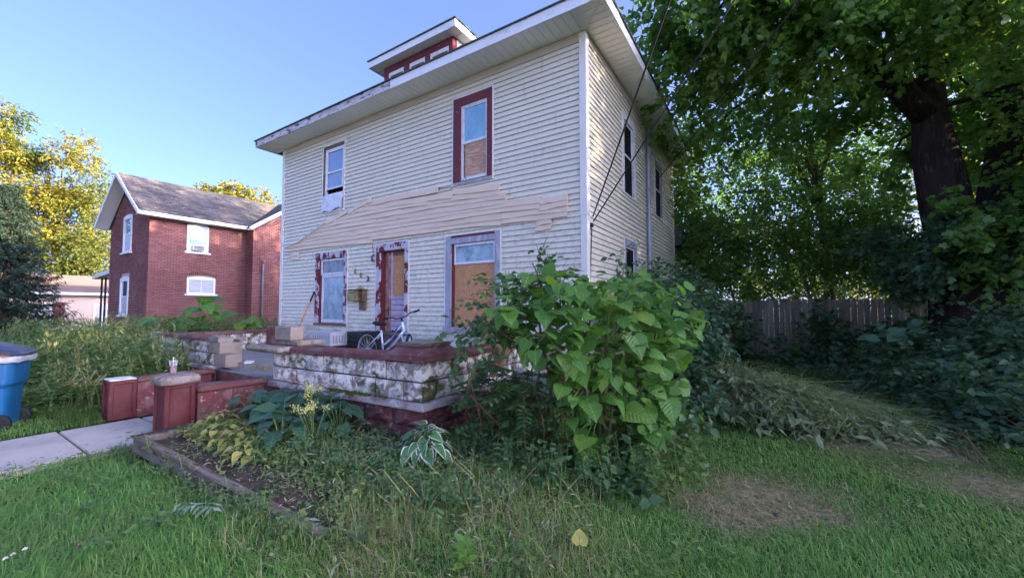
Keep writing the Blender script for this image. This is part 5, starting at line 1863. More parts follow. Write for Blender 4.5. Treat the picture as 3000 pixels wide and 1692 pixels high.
pts = [(-8.74 + 0.30 * i / 8, yF - 0.136, 1.90 - 0.045 * math.sin(math.pi * i / 8)) for i in range(9)]
b.tube(pts, 0.006, 5)
add_sub('flap_edge', b, M['rust'], mb_)
add_sub('newspaper_holder', MB().bbox(-8.42, -8.22, yF - 0.06, yF, 1.44, 1.654, 0.006), M['rust'], mb_)
for ch, x, z_, m_, lb in (('6', -8.66, 2.40, 'brass', 'tarnished brass house number 6, highest of the three digits'), ('0', -8.43, 2.29, 'brass', 'tarnished brass house number 0, middle of the three digits'), ('3', -8.165, 2.19, 'rust', 'rusty house number 3, lowest digit beside the door')):
    o = text_mesh(ch, 0.185, 0.008, 0.003, M[m_], 'house_number')
    o.location = (x, HY - 0.03, z_)
    o.rotation_euler = (rad(90), rad(6 if ch == '3' else 0), 0)
    tag(o, lb, 'house number', 'house numbers by the door')
b = MB()
for dx in (0, 0.05):
    b.tube([(-7.99 + dx, HY - 0.03, 2.60), (-7.98 + dx, HY - 0.09, 2.63), (-7.96 + dx, HY - 0.10, 2.72), (-7.955 + dx, HY - 0.05, 2.76)], 0.011, 6)
tag(b.build('light_bracket', M['iron'], origin=(-7.97, HY - 0.03, 2.65)), 'small black metal bracket left on the siding by the door', 'bracket')
b = MB()
b.tube([(-8.02, HY - 0.03, 3.05), (-8.0, HY - 0.05, 2.95), (-7.97, HY - 0.045, 2.86), (-7.955, HY - 0.05, 2.76)], 0.007, 5)
tag(b.build('loose_wire', M['rust'], origin=(-8, HY - 0.03, 2.9)), 'short loose wire hanging above the black bracket', 'wire')

# tool with an orange handle
tl = thing('garden_tool', 'orange handled tool with a black grip leaning on the wall by the left window', 'tool', (-11.0, 5.95, 0.36))
add_sub('handle', MB().tube([(-11.03, 5.93, 0.38), (-10.48, 6.19, 1.72)], 0.017, 8), M['orange'], tl)
add_sub('grip', MB().tube([(-10.50, 6.18, 1.67), (-10.38, 6.215, 1.93)], 0.022, 8), M['black_plastic'], tl)

# leaning plywood, crates
b = MB()
m_ = Matrix.Rotation(rad(20), 3, 'Y')
vs = [(-3.94, 4.62, 0.40), (-3.34, 4.60, 0.40), (-2.90, 4.72, 1.14), (-2.96, 4.72, 1.31), (-3.36, 4.70, 1.29)]
b.extrude(vs, (0, 0, 0), (0.004, 0.014, 0))
tag(b.build('plywood_offcut', M['osb'], origin=(-3.5, 4.6, 0.37)), 'cut orange strand board leaning behind the leafy bush on the porch', 'board')


def perforated(x0, x1, y0, y1, z0, z1, nx_, nz_, mwall, name, label):
    t = thing(name, label, 'crate', ((x0 + x1) / 2, (y0 + y1) / 2, z0))
    b = MB()
    b.box(x0 + 0.012, x1 - 0.012, y0 + 0.012, y1, z0, z1 - 0.02)
    add_sub('inside', b, M['black'], t)
    for face in ('front', 'right'):
        b = MB()
        a0, a1 = (x0, x1) if face == 'front' else (y0, y1)
        n = nx_ if face == 'front' else max(3, int(nx_ * (y1 - y0) / (x1 - x0)))
        bo = 0.045
        def put(a, c, za, zb):
            if face == 'front':
                b.box(a, c, y0, y0 + 0.010, za, zb)
            else:
                b.box(x1 - 0.010, x1 + 0.001, a + (0.0105 if a == a0 else 0), c, za, zb)
        put(a0, a1, z0, z0 + bo)
        put(a0, a1, z1 - bo, z1)
        zs = [z0 + bo + (z1 - z0 - 2 * bo) * i / nz_ for i in range(nz_ + 1)]
        as_ = [a0 + bo + (a1 - a0 - 2 * bo) * i / n for i in range(n + 1)]
        for i in range(nz_):
            gz = zs[i + 1] - zs[i]
            put(a0, a0 + bo, zs[i], zs[i + 1])
            put(a1 - bo, a1, zs[i], zs[i + 1])
            put(a0 + bo, a1 - bo, zs[i], zs[i] + gz * 0.28)
            put(a0 + bo, a1 - bo, zs[i + 1] - gz * 0.22, zs[i + 1])
            for k_ in range(n):
                ga = as_[k_ + 1] - as_[k_]
                put(as_[k_], as_[k_] + ga * 0.25, zs[i] + gz * 0.28, zs[i + 1] - gz * 0.22)
                put(as_[k_ + 1] - ga * 0.25, as_[k_ + 1], zs[i] + gz * 0.28, zs[i + 1] - gz * 0.22)
        add_sub('perforated_side', b, mwall, t)
    b = MB()
    b.bbox(x0 - 0.01, x1 + 0.01, y0 - 0.01, y1 + 0.01, z1 - 0.005, z1 + 0.025, 0.008)
    add_sub('rim', b, mwall, t)
    return t


perforated(-8.36, -7.62, 5.02, 5.42, 0.38, 0.665, 8, 2, M['black_plastic'], 'black_crate', 'low black plastic crate under the silver grey one')
perforated(-8.40, -7.70, 4.98, 5.34, 0.695, 0.955, 8, 4, M['grey_plastic'], 'grey_crate', 'silver grey plastic crate with rows of square holes on the porch')
perforated(-7.60, -7.12, 5.30, 5.80, 0.38, 0.96, 6, 5, M['black_plastic'], 'black_crate', 'tall black perforated crate just behind the bicycle wheel')

# ------------------------------------------------------------------ bicycle
bk = thing('bicycle', 'pale blue step-through bicycle standing on the porch with turned handlebars', 'bicycle', (-6.0, 5.0, 0.36))
WZ, WR = 0.37 + 0.33, 0.33
RC = Vector((-6.52, 5.0, WZ))
FC = Vector((-5.43, 5.0, WZ))
HEAD_T, HEAD_B = Vector((-5.56, 5.0, 1.22)), Vector((-5.515, 5.0, 1.08))
turn = rad(-52)


def wheel(c, ang, label=None):
    m_ = Matrix.Rotation(ang, 3, 'Z') @ Matrix.Rotation(rad(90), 3, 'X')
    n = 40
    tyre = MB()
    pts = [c + m_ @ Vector((WR * math.cos(2 * math.pi * i / n), WR * math.sin(2 * math.pi * i / n), 0)) for i in range(n + 1)]
    # torus
    k_ = 8
    vs, fs = [], []
    for i in range(n):
        a = 2 * math.pi * i / n
        for j in range(k_):
            p_ = 2 * math.pi * j / k_
            r_ = WR - 0.024 + 0.025 * math.cos(p_)
            vs.append(c + m_ @ Vector((r_ * math.cos(a), r_ * math.sin(a), 0.024 * math.sin(p_))))
    for i in range(n):
        for j in range(k_):
            fs.append((i * k_ + j, i * k_ + (j + 1) % k_, ((i + 1) % n) * k_ + (j + 1) % k_, ((i + 1) % n) * k_ + j))
    w = add_sub('wheel', MB().add(vs, fs), M['rubber'], bk, smooth=True)
    vs, fs = [], []
    for i in range(n):
        a = 2 * math.pi * i / n
        for (r_, h_) in ((WR - 0.042, 0.013), (WR - 0.062, 0.011), (WR - 0.062, -0.011), (WR - 0.042, -0.013)):
            vs.append(c + m_ @ Vector((r_ * math.cos(a), r_ * math.sin(a), h_)))
    for i in range(n):
        for j in range(4):
            fs.append((i * 4 + j, i * 4 + (j + 1) % 4, ((i + 1) % n) * 4 + (j + 1) % 4, ((i + 1) % n) * 4 + j))
    add_sub('rim', MB().add(vs, fs), M['alloy'], w)
    sp_ = MB()
    for i in range(28):
        a = 2 * math.pi * i / 28
        s = 1 if i % 2 else -1
        a2 = a + s * 0.5
        sp_.tube([c + m_ @ Vector((0.02 * math.cos(a2), 0.02 * math.sin(a2), 0.03 * s)), c + m_ @ Vector(((WR - 0.06) * math.cos(a), (WR - 0.06) * math.sin(a), 0))], 0.0016, 3, False)
    add_sub('spokes', sp_, M['alloy'], w)
    add_sub('hub', MB().lathe([(0.012, -0.05), (0.024, -0.035), (0.018, 0), (0.024, 0.035), (0.012, 0.05)], c, 12, m_), M['alloy'], w)
    return w


wheel(RC, 0)
BB = Vector((-6.06, 5.0, 0.64))
ST = Vector((-6.13, 5.0, 1.07))
# the fork turns about the head tube
ax = (HEAD_T - HEAD_B).normalized()
tm_ = Matrix.Rotation(turn, 3, ax)
fv = tm_ @ (FC - HEAD_B)
FC2 = HEAD_B + fv
wheel(FC2, turn)
fr = MB()
fr.tube([BB, ST], 0.017, 10)
add_sub('seat_tube', fr, M['bike_paint'], bk, smooth=True)
add_sub('down_tube', MB().tube([HEAD_B + Vector((0, 0, 0.005)), (HEAD_B + BB) / 2 + Vector((0.01, 0, -0.02)), BB], 0.024, 10), M['bike_paint'], bk, smooth=True)
p_top = BB + (ST - BB) * 0.42
add_sub('top_tube', MB().tube([HEAD_T - ax * 0.035, HEAD_T + Vector((-0.14, 0, -0.13)), HEAD_T + Vector((-0.30, 0, -0.29)), HEAD_T + Vector((-0.42, 0, -0.375)), p_top + Vector((0.05, 0, -0.01)), p_top], 0.018, 10), M['bike_paint'], bk, smooth=True)
add_sub('stripe', MB().tube([HEAD_T + Vector((-0.10, -0.005, -0.085)), HEAD_T + Vector((-0.31, -0.005, -0.295))], 0.0187, 10), M['bike_dark'], bk, smooth=True)
add_sub('head_tube', MB().tube([HEAD_B - ax * 0.02, HEAD_T + ax * 0.02], 0.024, 12), M['bike_paint'], bk, smooth=True)
for s in (-1, 1):
    o2 = Vector((0, 0.05 * s, 0))
    add_sub('seat_stay', MB().tube([ST + (BB - ST) * 0.12 + o2 * 0.4, RC + o2], 0.010, 8), M['bike_paint'], bk, smooth=True)
    add_sub('chain_stay', MB().tube([BB + o2 * 0.6, RC + o2], 0.011, 8), M['bike_paint'], bk, smooth=True)
    side = tm_ @ Vector((0, 0.055 * s, 0))
    crown = HEAD_B - ax * 0.04
    add_sub('fork_blade', MB().tube([crown + side * 0.3, crown + side, (crown + FC2) / 2 + side, FC2 + side], [0.016, 0.018, 0.014, 0.011], 8), M['cyan'] if s > 0 else M['bike_paint'], bk, smooth=True)
add_sub('seat_post', MB().tube([ST, ST + (ST - BB).normalized() * 0.10], 0.013, 8), M['iron'], bk)
sc_ = ST + (ST - BB).normalized() * 0.115
vs, fs = [], []
sec = [(-0.14, 0.075, 0.03), (-0.12, 0.10, 0.05), (-0.05, 0.095, 0.05), (0.04, 0.045, 0.04), (0.13, 0.024, 0.035), (0.155, 0.012, 0.02)]
for (dx, hw, h_) in sec:
    for j in range(10):
        a = math.pi * 2 * j / 10
        vs.append(sc_ + Vector((dx, hw * math.cos(a), (h_ * 0.55 if math.sin(a) > 0 else h_ * 0.9) * math.sin(a) + 0.012 + (0.018 if dx < -0.1 else 0))))
for i in range(len(sec) - 1):
    for j in range(10):
        fs.append((i * 10 + j, i * 10 + (j + 1) % 10, (i + 1) * 10 + (j + 1) % 10, (i + 1) * 10 + j))
fs += [tuple(range(9, -1, -1)), tuple((len(sec) - 1) * 10 + j for j in range(10))]
add_sub('saddle', MB().add(vs, fs), M['rubber'], bk, smooth=True)
add_sub('saddle_patch', MB().add([Vector(v) + Vector((0, 0, 0.004)) for v in vs[:20]], [(j, j + 1, 11 + j, 10 + j) for j in range(1, 4)]), M['bike_paint'], bk)
stem_t = HEAD_T + ax * 0.10
fwd_ = tm_ @ Vector((1, 0, 0))
clamp = stem_t + fwd_ * 0.05
add_sub('stem', MB().tube([HEAD_T + ax * 0.01, stem_t, clamp], [0.017, 0.017, 0.02], 8), M['iron'], bk, smooth=True)
lat = tm_ @ Vector((0, 1, 0))
for s in (-1, 1):
    pts = [clamp, clamp + lat * 0.09 * s + Vector((0, 0, 0.01)), clamp + lat * 0.15 * s + Vector((0, 0, 0.045)) - fwd_ * 0.02, clamp + lat * 0.33 * s + Vector((0, 0, 0.055)) - fwd_ * 0.09]
    add_sub('handlebar', MB().tube(pts, 0.012, 8), M['iron'], bk, smooth=True)
    add_sub('grip', MB().tube([pts[3] + (pts[2] - pts[3]) * 0.55, pts[3]], 0.018, 8), M['rubber'], bk, smooth=True)
    add_sub('brake_lever', MB().tube([pts[2] + (pts[3] - pts[2]) * 0.25 + fwd_ * 0.02, pts[3] + fwd_ * 0.05 - lat * 0.05 * s + Vector((0, 0, -0.02))], 0.006, 6), M['iron'], bk)
add_sub('crankset', MB().lathe([(0.09, -0.004), (0.09, 0.004)], BB + Vector((0, -0.05, 0)), 24, Matrix.Rotation(rad(90), 3, 'X')).bar(BB + Vector((0, -0.07, 0)), BB + Vector((0.11, -0.07, -0.13)), 0.015, 0.022).bar(BB + Vector((0, 0.07, 0)), BB + Vector((-0.11, 0.07, 0.13)), 0.015, 0.022), M['iron'], bk)
for s in (1, -1):
    pc = BB + Vector((0.11 * s, -0.11 * s, -0.13 * s))
    add_sub('pedal', MB().box(pc.x - 0.045, pc.x + 0.045, pc.y - 0.04, pc.y + 0.04, pc.z - 0.012, pc.z + 0.012), M['rubber'], bk)
add_sub('mudguard_bracket', MB().bar(HEAD_B + Vector((0.02, -0.02, -0.05)), HEAD_B + Vector((0.10, -0.06, -0.04)), 0.03, 0.012), M['brass'], bk)
add_sub('kickstand', MB().tube([BB + Vector((-0.06, -0.03, -0.02)), BB + Vector((-0.10, -0.14, -0.27))], 0.008, 6), M['iron'], bk)
o = text_mesh('ROADMASTER', 0.052, 0.0005, 0, M['bike_dark'], 'lettering', bk)
dv = (HEAD_B - BB)
an = math.atan2(dv.z, dv.x)
o.location = (HEAD_B + BB) / 2 + Vector((0.006, -0.0255, -0.012)) + dv * 0.05
o.rotation_euler = (rad(90), -an, 0)

# ------------------------------------------------------------------ service cables to the house side
catt = Vector((HX1 + 0.06, 6.42, 2.95))


def cable(name, a, b_, r, sag, label, grp=None):
    pts = []
    for i in range(25):
        t = i / 24
        p = a.lerp(b_, t)
        p.z -= sag * 4 * t * (1 - t)
        pts.append(p)
    return tag(MB().tube(pts, r, 6).build(name, M['cable'], origin=a), label, 'cable', grp)


end1 = atd(1972, -10, 3.2) + (atd(1972, -10, 3.2) - catt) * 1.6
end2 = atd(2156, -10, 4.4) + (atd(2156, -10, 4.4) - catt) * 1.6
end3 = atd(2345, -10, 5.2)
cable('service_cable', catt + Vector((0, 0, 0.1)), end1, 0.010, 0.02, 'steeper black service cable rising from the corner of the house')
cable('service_cable', catt + Vector((0, 0.02, 0.02)), end2, 0.011, 0.02, 'flatter black service cable rising from the corner of the house')
a3 = atd(1900, 560, 11.5)
cable('service_cable', a3, end3 + (end3 - a3) * 1.2, 0.012, 0.05, 'black overhead cable passing in front of the tree crowns')
cd = thing('cable_anchor', 'cable anchor and drip wire fixed beside the cream corner post', 'cable anchor', catt)
add_sub('anchor', MB().lathe([(0.03, -0.03), (0.035, 0), (0.02, 0.04)], catt - Vector((0.02, 0, 0.05)), 10), M['iron'], cd)
add_sub('drip_wire', MB().tube([catt - Vector((0.02, 0, 0.04)), catt - Vector((0.025, 0.01, 0.25)), catt - Vector((0.03, 0.03, 0.55)), catt - Vector((0.035, 0.06, 1.0))], 0.009, 6), M['cable'], cd)

# ================================================================== plants
def T(verts, tris):
    return np.array(verts, float), np.array(tris, int)


DIAMOND = T([(0, 0, 0), (0.30, 0.42, 0.05), (0, 1, -0.10), (-0.30, 0.42, 0.05)], [(0, 1, 2), (0, 2, 3)])
NARROW = T([(0, 0, 0), (0.11, 0.4, 0.02), (0, 1, -0.12), (-0.11, 0.4, 0.02)], [(0, 1, 2), (0, 2, 3)])
OVATE = T([(0, 0, 0), (0.30, 0.28, 0.05), (0.25, 0.66, 0.02), (0, 1.05, -0.12), (-0.25, 0.66, 0.02), (-0.30, 0.28, 0.05), (0, 0.5, -0.02)],
          [(0, 1, 6), (1, 2, 6), (2, 3, 6), (3, 4, 6), (4, 5, 6), (5, 0, 6)])
LOBED = T([(0, 0, 0), (0.28, 0.08, 0.0), (0.55, 0.40, -0.04), (0.24, 0.48, 0.04), (0.30, 0.80, -0.02), (0, 1.0, -0.10), (-0.30, 0.80, -0.02), (-0.24, 0.48, 0.04), (-0.55, 0.40, -0.04), (-0.28, 0.08, 0.0)],
          [(0, 1, 3), (1, 2, 3), (0, 3, 5), (3, 4, 5), (0, 5, 7), (5, 6, 7), (0, 7, 9), (7, 8, 9)])
ROUND = T([(0, 0, 0), (0.38, 0.05, 0.03), (0.50, 0.40, 0.04), (0.34, 0.76, 0.0), (0, 1.0, -0.08), (-0.34, 0.76, 0.0), (-0.50, 0.40, 0.04), (-0.38, 0.05, 0.03), (0, 0.45, -0.02)],
          [(0, 1, 8), (1, 2, 8), (2, 3, 8), (3, 4, 8), (4, 5, 8), (5, 6, 8), (6, 7, 8), (7, 0, 8)])


def unit(v):
    return v / np.maximum(np.linalg.norm(v, axis=-1, keepdims=True), 1e-9)


def leafcloud(name, P, Dr, Nm, S, tpl, m, parent=None, kind=None, wide=None):
    tv, tf = tpl
    P, Dr, Nm = np.asarray(P, float), unit(np.asarray(Dr, float)), np.asarray(Nm, float)
    side = unit(np.cross(Dr, Nm))
    Nm = np.cross(side, Dr)
    S = np.broadcast_to(np.asarray(S, float), (len(P),))
    W = np.ones(len(P)) if wide is None else wide
    V = P[:, None, :] + S[:, None, None] * (tv[None, :, 0, None] * side[:, None, :] * W[:, None, None] + tv[None, :, 1, None] * Dr[:, None, :] + tv[None, :, 2, None] * Nm[:, None, :])
    k = len(tv)
    F = (np.arange(len(P))[:, None, None] * k + tf[None]).reshape(-1, 3)
    o = np_mesh(name, V.reshape(-1, 3), tris=F, mat=m, parent=parent)
    if kind:
        o['kind'] = kind
    return o


def ball(n, shell=0.55):
    v = unit(RNG.normal(size=(n, 3)))
    r = RNG.random(n) ** shell
    return v * r[:, None]


def sprays(clumps, per=26, leaf=(0.10, 0.15), slen=0.55, droop=0.35, dens=1.0, flat=0.75, up=0.55):
    """leaves set along twigs that reach outward from the middle of each clump"""
    P, Dr, Nm, S, TW = [], [], [], [], []
    for c, r, n in clumps:
        n = max(1, int(n * dens))
        b = ball(n)
        base = np.array(c) + b * np.array([r, r, r * flat])
        d = unit(b + RNG.normal(size=(n, 3)) * 0.5 - np.array([0, 0, droop]))
        L_ = slen * RNG.uniform(0.6, 1.2, n)
        t = np.linspace(0.05, 1, per)
        for j, tt in enumerate(t):
            p = base + d * (L_ * tt)[:, None]
            p[:, 2] -= 0.25 * L_ * tt * tt
            s = 1 if j % 2 else -1
            sd = unit(np.cross(d, np.array([0, 0, 1.0])) + 1e-6)
            dr = unit(d * 0.7 + sd * s * RNG.uniform(0.5, 1.2, (n, 1)) + RNG.normal(size=(n, 3)) * 0.3 - np.array([0, 0, 0.25]))
            P.append(p + RNG.normal(size=(n, 3)) * slen * 0.10)
            Dr.append(dr)
            Nm.append(np.array([0, 0, 1.0]) * up + RNG.normal(size=(n, 3)) * 0.45)
            S.append(RNG.uniform(leaf[0], leaf[1], n))
        TW.append((base, base + d * L_[:, None]))
    return np.concatenate(P), np.concatenate(Dr), np.concatenate(Nm), np.concatenate(S), TW


def W(*a):
    return np.array(atd(*a))


def limb(b, p0, p1, r0, r1, wob=0.1, n=6):
    p0, p1 = Vector(p0), Vector(p1)
    L_ = (p1 - p0).length
    pts, rs = [], []
    for i in range(n + 1):
        t = i / n
        p = p0.lerp(p1, t)
        if 0 < i < n:
            p += Vector((random.uniform(-1, 1), random.uniform(-1, 1), random.uniform(-0.5, 1))) * wob * L_ * 0.25
        p.z += 0.10 * L_ * math.sin(math.pi * t) * 0.5
        pts.append(p)
        rs.append(r0 + (r1 - r0) * t)
    b.tube(pts, rs, 7 if r0 > 0.08 else 5)
    return pts


# ------------------------------------------------------------------ the big maple on the right
mt = thing('maple_tree', 'huge dark many-stemmed maple with ivy climbing its furrowed trunk', 'tree', (3.4, 11.3, 0))
base = Vector((3.45, 11.45, -0.1))
fork = atd(2850, 740, 8.35)
b = MB()
pts = [base, base.lerp(fork, 0.12), base.lerp(fork, 0.4), base.lerp(fork, 0.8), fork + Vector((0, 0, 0.35))]
b.tube(pts, [1.02, 0.78, 0.70, 0.68, 0.42], 18)
add_sub('trunk', b, M['bark'], mt, smooth=True)
b = MB()
lst = [fork + Vector((-0.12, 0, -0.3)), atd(2770, 600, 8.3), atd(2742, 460, 8.3), atd(2722, 330, 8.35), atd(2720, 150, 8.5), atd(2716, -60, 8.8), atd(2700, -400, 9.4)]
b.tube(lst, [0.50, 0.40, 0.36, 0.27, 0.21, 0.18, 0.10], 12)
add_sub('stem', b, M['bark'], mt, smooth=True)
b = MB()
b.tube([fork + Vector((0.2, 0, -0.3)), atd(2915, 640, 8.4), atd(2938, 480, 8.5), atd(2950, 300, 8.7), atd(2942, 50, 9.0), atd(2930, -350, 9.6)], [0.46, 0.34, 0.28, 0.24, 0.2, 0.1], 12)
add_sub('stem', b, M['bark'], mt, smooth=True)
b = MB()
b.tube([fork + Vector((0.45, 0.1, -0.2)), atd(3000, 680, 8.5), atd(3080, 480, 8.8), atd(3150, 250, 9.2), atd(3250, -100, 9.8)], [0.36, 0.27, 0.24, 0.2, 0.1], 10)
add_sub('stem', b, M['bark'], mt, smooth=True)
b = MB()
lb = [atd(2722, 350, 8.35), atd(2640, 265, 8.2), atd(2560, 190, 8.0), atd(2480, 110, 7.9), atd(2380, 20, 7.8), atd(2250, -120, 7.8)]
b.tube(lb, [0.24, 0.21, 0.185, 0.15, 0.12, 0.06], 10)
add_sub('branch', b, M['bark'], mt, smooth=True)
cl = []
for (x, y, d, r, k) in [(1985, 45, 8.4, 0.85, 1), (1975, 190, 8.8, 0.60, 0.9), (2090, -40, 7.9, 1.25, 1), (2090, 140, 8.8, 1.05, 1), (2050, 290, 9.4, 0.85, 0.9), (2240, 40, 8.3, 1.3, 1), (2240, 215, 9.4, 1.15, 1),
                        (2390, 90, 7.8, 1.25, 1), (2390, -120, 7.4, 1.4, 1), (2540, -30, 7.2, 1.3, 1), (2570, 230, 9.5, 1.1, 0.9), (2690, -80, 7.3, 1.3, 1), (2850, 10, 6.9, 1.2, 1), (2990, 90, 10.5, 1.3, 1),
                        (3120, 230, 6.9, 0.8, 1), (3170, 520, 6.8, 0.7, 1), (2850, 380, 10.5, 0.9, 0.6), (2840, 640, 7.2, 0.5, 1), (3010, 730, 6.9, 0.7, 1), (2990, 660, 7.0, 0.32, 0.9), (2620, 450, 10.4, 0.9, 0.7), (2500, 300, 10.4, 1.0, 0.9), (2370, 370, 11, 1.1, 0.8),
                        (2220, 360, 11, 1.0, 0.8), (2040, 420, 11, 0.8, 0.8), (2000, -150, 8.2, 1.2, 0.8), (2840, 250, 8.9, 0.7, 0.6)]:
    cl.append((W(x, y, d), r, 58 * r * r * k))
outer = []  # clumps added around the maple, mostly out of view, to cast shade
for (x, y, z_, r) in [(6.5, 9, 6, 2.2), (5, 15, 9.5, 2.2), (8, 14, 7, 2.4), (4.5, 15, 6.5, 2.0), (5.5, 9.6, 4.4, 1.6), (5.6, 11.5, 4.8, 1.6), (5.8, 13.4, 5.0, 1.7), (5.2, 10.4, 6.8, 1.7), (5.4, 12.6, 7.2, 1.8), (6.0, 15.5, 6.0, 1.8), (5.0, 8.6, 7.6, 1.6), (6.4, 14.0, 9.0, 1.8), (5.6, 15.8, 3.4, 1.5), (5.6, 15.8, 11.5, 2.2), (6.2, 17.5, 13.5, 2.2), (5.4, 14.5, 13.2, 2.0), (6.5, 19, 11, 2.2), (7.5, 9.5, 3.0, 1.8), (7.2, 12.0, 3.2, 1.8), (7.4, 14.2, 3.6, 1.8), (7.0, 8.6, 5.0, 1.8), (7.4, 11, 6.2, 1.9)]:
    outer.append(((x, y, z_), r, 46 * r * r))
P, Dr, Nm, S, TW = sprays(cl, per=24, leaf=(0.09, 0.15), slen=0.6)
leafcloud('crown', P, Dr, Nm, S, LOBED, L['maple'], mt)
P, Dr, Nm, S, _tw = sprays(outer, per=22, leaf=(0.12, 0.19), slen=0.7)
leafcloud('outer_shade_crown', P, Dr, Nm, S, DIAMOND, L['maple'], mt)
b = MB()
src = [Vector(p) for p in lst[2:]] + [Vector(p) for p in lb] + [fork]
for c, r, n in cl:
    c = Vector(c)
    s = min(src, key=lambda q: (q - c).length)
    limb(b, s, c, 0.06, 0.02)
    for _ in range(3):
        limb(b, c, c + Vector((random.uniform(-1, 1), random.uniform(-1, 1), random.uniform(-0.5, 0.6))) * r * 0.9, 0.02, 0.006, 0.15, 4)
o = add_sub('twigs', b, M['bark'], mt)
o['kind'] = 'stuff'
# ivy round the trunk
cl = []
for (x, y, d, r) in [(2760, 680, 7.75, 0.38), (2850, 700, 7.6, 0.40), (2930, 720, 7.6, 0.36), (2730, 760, 7.8, 0.34), (2960, 790, 7.6, 0.26), (2820, 640, 7.8, 0.36), (2700, 830, 8.2, 0.30), (2990, 640, 7.6, 0.34), (2640, 790, 8.8, 0.5), (2590, 700, 9.2, 0.5)]:
    cl.append((W(x, y, d), r, 120 * r))
P, Dr, Nm, S, TW = sprays(cl, per=18, leaf=(0.07, 0.12), slen=0.35, droop=0.6)
o = leafcloud('ivy', P, Dr, Nm, S, LOBED, L['hedge'])
tag(o, 'dark climbing leaves wrapped round the forks of the big maple trunk', 'climber')

# ------------------------------------------------------------------ tree behind the fence
tt = thing('slender_tree', 'slender brown-stemmed tree branching above the board fence', 'tree', (1.75, 16.4, 0))
b = MB()
p0 = atd(2432, 905, 14.2)
p1 = atd(2428, 720, 14.2)
p2 = atd(2400, 590, 14.2)
p3 = atd(2385, 470, 14.2)
b.tube([Vector((p0.x, p0.y, -0.1)), p0, p1, p2, p3, atd(2360, 330, 14.4)], [0.22, 0.18, 0.165, 0.14, 0.10, 0.05], 10)
add_sub('trunk', b, M['bark_brown'], tt, smooth=True)
b = MB()
for (x0, y0, x1, y1, r0) in [(2400, 600, 2270, 370, .09), (2385, 600, 2230, 280, .075), (2390, 560, 2330, 350, .09), (2390, 580, 2480, 330, .08), (2375, 630, 2290, 450, .07), (2415, 610, 2300, 600, .045), (2425, 700, 2290, 560, .05), (2425, 720, 2560, 520, .06), (2405, 600, 2200, 350, .055), (2428, 760, 2250, 690, .035)]:
    limb(b, atd(x0, y0, 14.2), atd(x1, y1, 14.2 + random.uniform(-1.2, 1.2)), r0, r0 * 0.3, 0.08)
add_sub('branches', b, M['bark_brown'], tt, smooth=True)
cl = []
for (x, y, d, r, k) in [(2000, 520, 13.5, 1.0, 1), (2040, 640, 13.5, 1.1, 1), (2080, 760, 13.2, 1.1, 1.1), (2000, 740, 15.5, 1.0, 1), (2010, 830, 14.5, 0.8, 1), (2150, 700, 13.4, 1.2, 1), (2200, 830, 13.4, 0.9, 0.9), (2240, 560, 14, 1.2, 0.8), (2130, 460, 14.4, 1.0, 0.55),
                        (2280, 430, 14.5, 1.3, 0.8), (2300, 680, 13.2, 1.2, 0.8), (2420, 650, 13.0, 0.9, 0.5), (2340, 790, 13.2, 0.9, 0.6), (2500, 600, 13.2, 1.2, 1), (2480, 740, 12.6, 1.2, 1), (2560, 680, 12.2, 1.0, 1), (2600, 780, 12, 0.9, 1),
                        (2460, 450, 14.5, 1.3, 0.9), (2560, 480, 13.6, 1.1, 0.8), (2380, 520, 15, 1.1, 0.5), (2660, 600, 12.5, 0.8, 0.5), (2090, 370, 13.5, 0.9, 0.45), (1975, 620, 15, 0.9, 1), (2010, 410, 14, 0.8, 0.9)]:
    cl.append((W(x, y, d), r, 92 * r * r * k))
P, Dr, Nm, S, TW = sprays(cl, per=20, leaf=(0.09, 0.155), slen=0.7)
leafcloud('crown', P, Dr, Nm, S, OVATE, L['mid'], tt)

# trees beyond it, lit from behind
def bg_tree(name, label, trunk, cl, leaf, m, k=1.0, bark='bark_brown', per=14, tr=0.3, group=None, tpl=DIAMOND, slen=1.4, cat='tree'):
    t = thing(name, label, cat, trunk, group)
    top = max(c[2] for c, r, n in cl) if len(cl[0][0]) == 3 else 6
    b = MB()
    tp = Vector((trunk[0], trunk[1], trunk[2] - 0.4))
    cen = Vector(np.mean([np.array(c) for c, r, n in cl], 0))
    b.tube([tp, tp.lerp(cen, 0.4), cen, Vector((cen.x, cen.y, cen.z + (top - cen.z) * 0.35))], [tr * 1.2, tr, tr * 0.6, tr * 0.1], 9)
    for c, r, n in cl:
        limb(b, tp.lerp(cen, random.uniform(0.4, 0.95)), Vector(c), tr * 0.35, tr * 0.06)
    add_sub('trunk', b, M[bark], t, smooth=True)
    P, Dr, Nm, S, TW = sprays(cl, per=per, leaf=leaf, slen=slen, dens=k)
    leafcloud('crown', P, Dr, Nm, S, tpl, m, t)
    return t


def clumps(lst, f):
    return [(W(x, y, d), r, f * r * r) for (x, y, d, r) in lst]


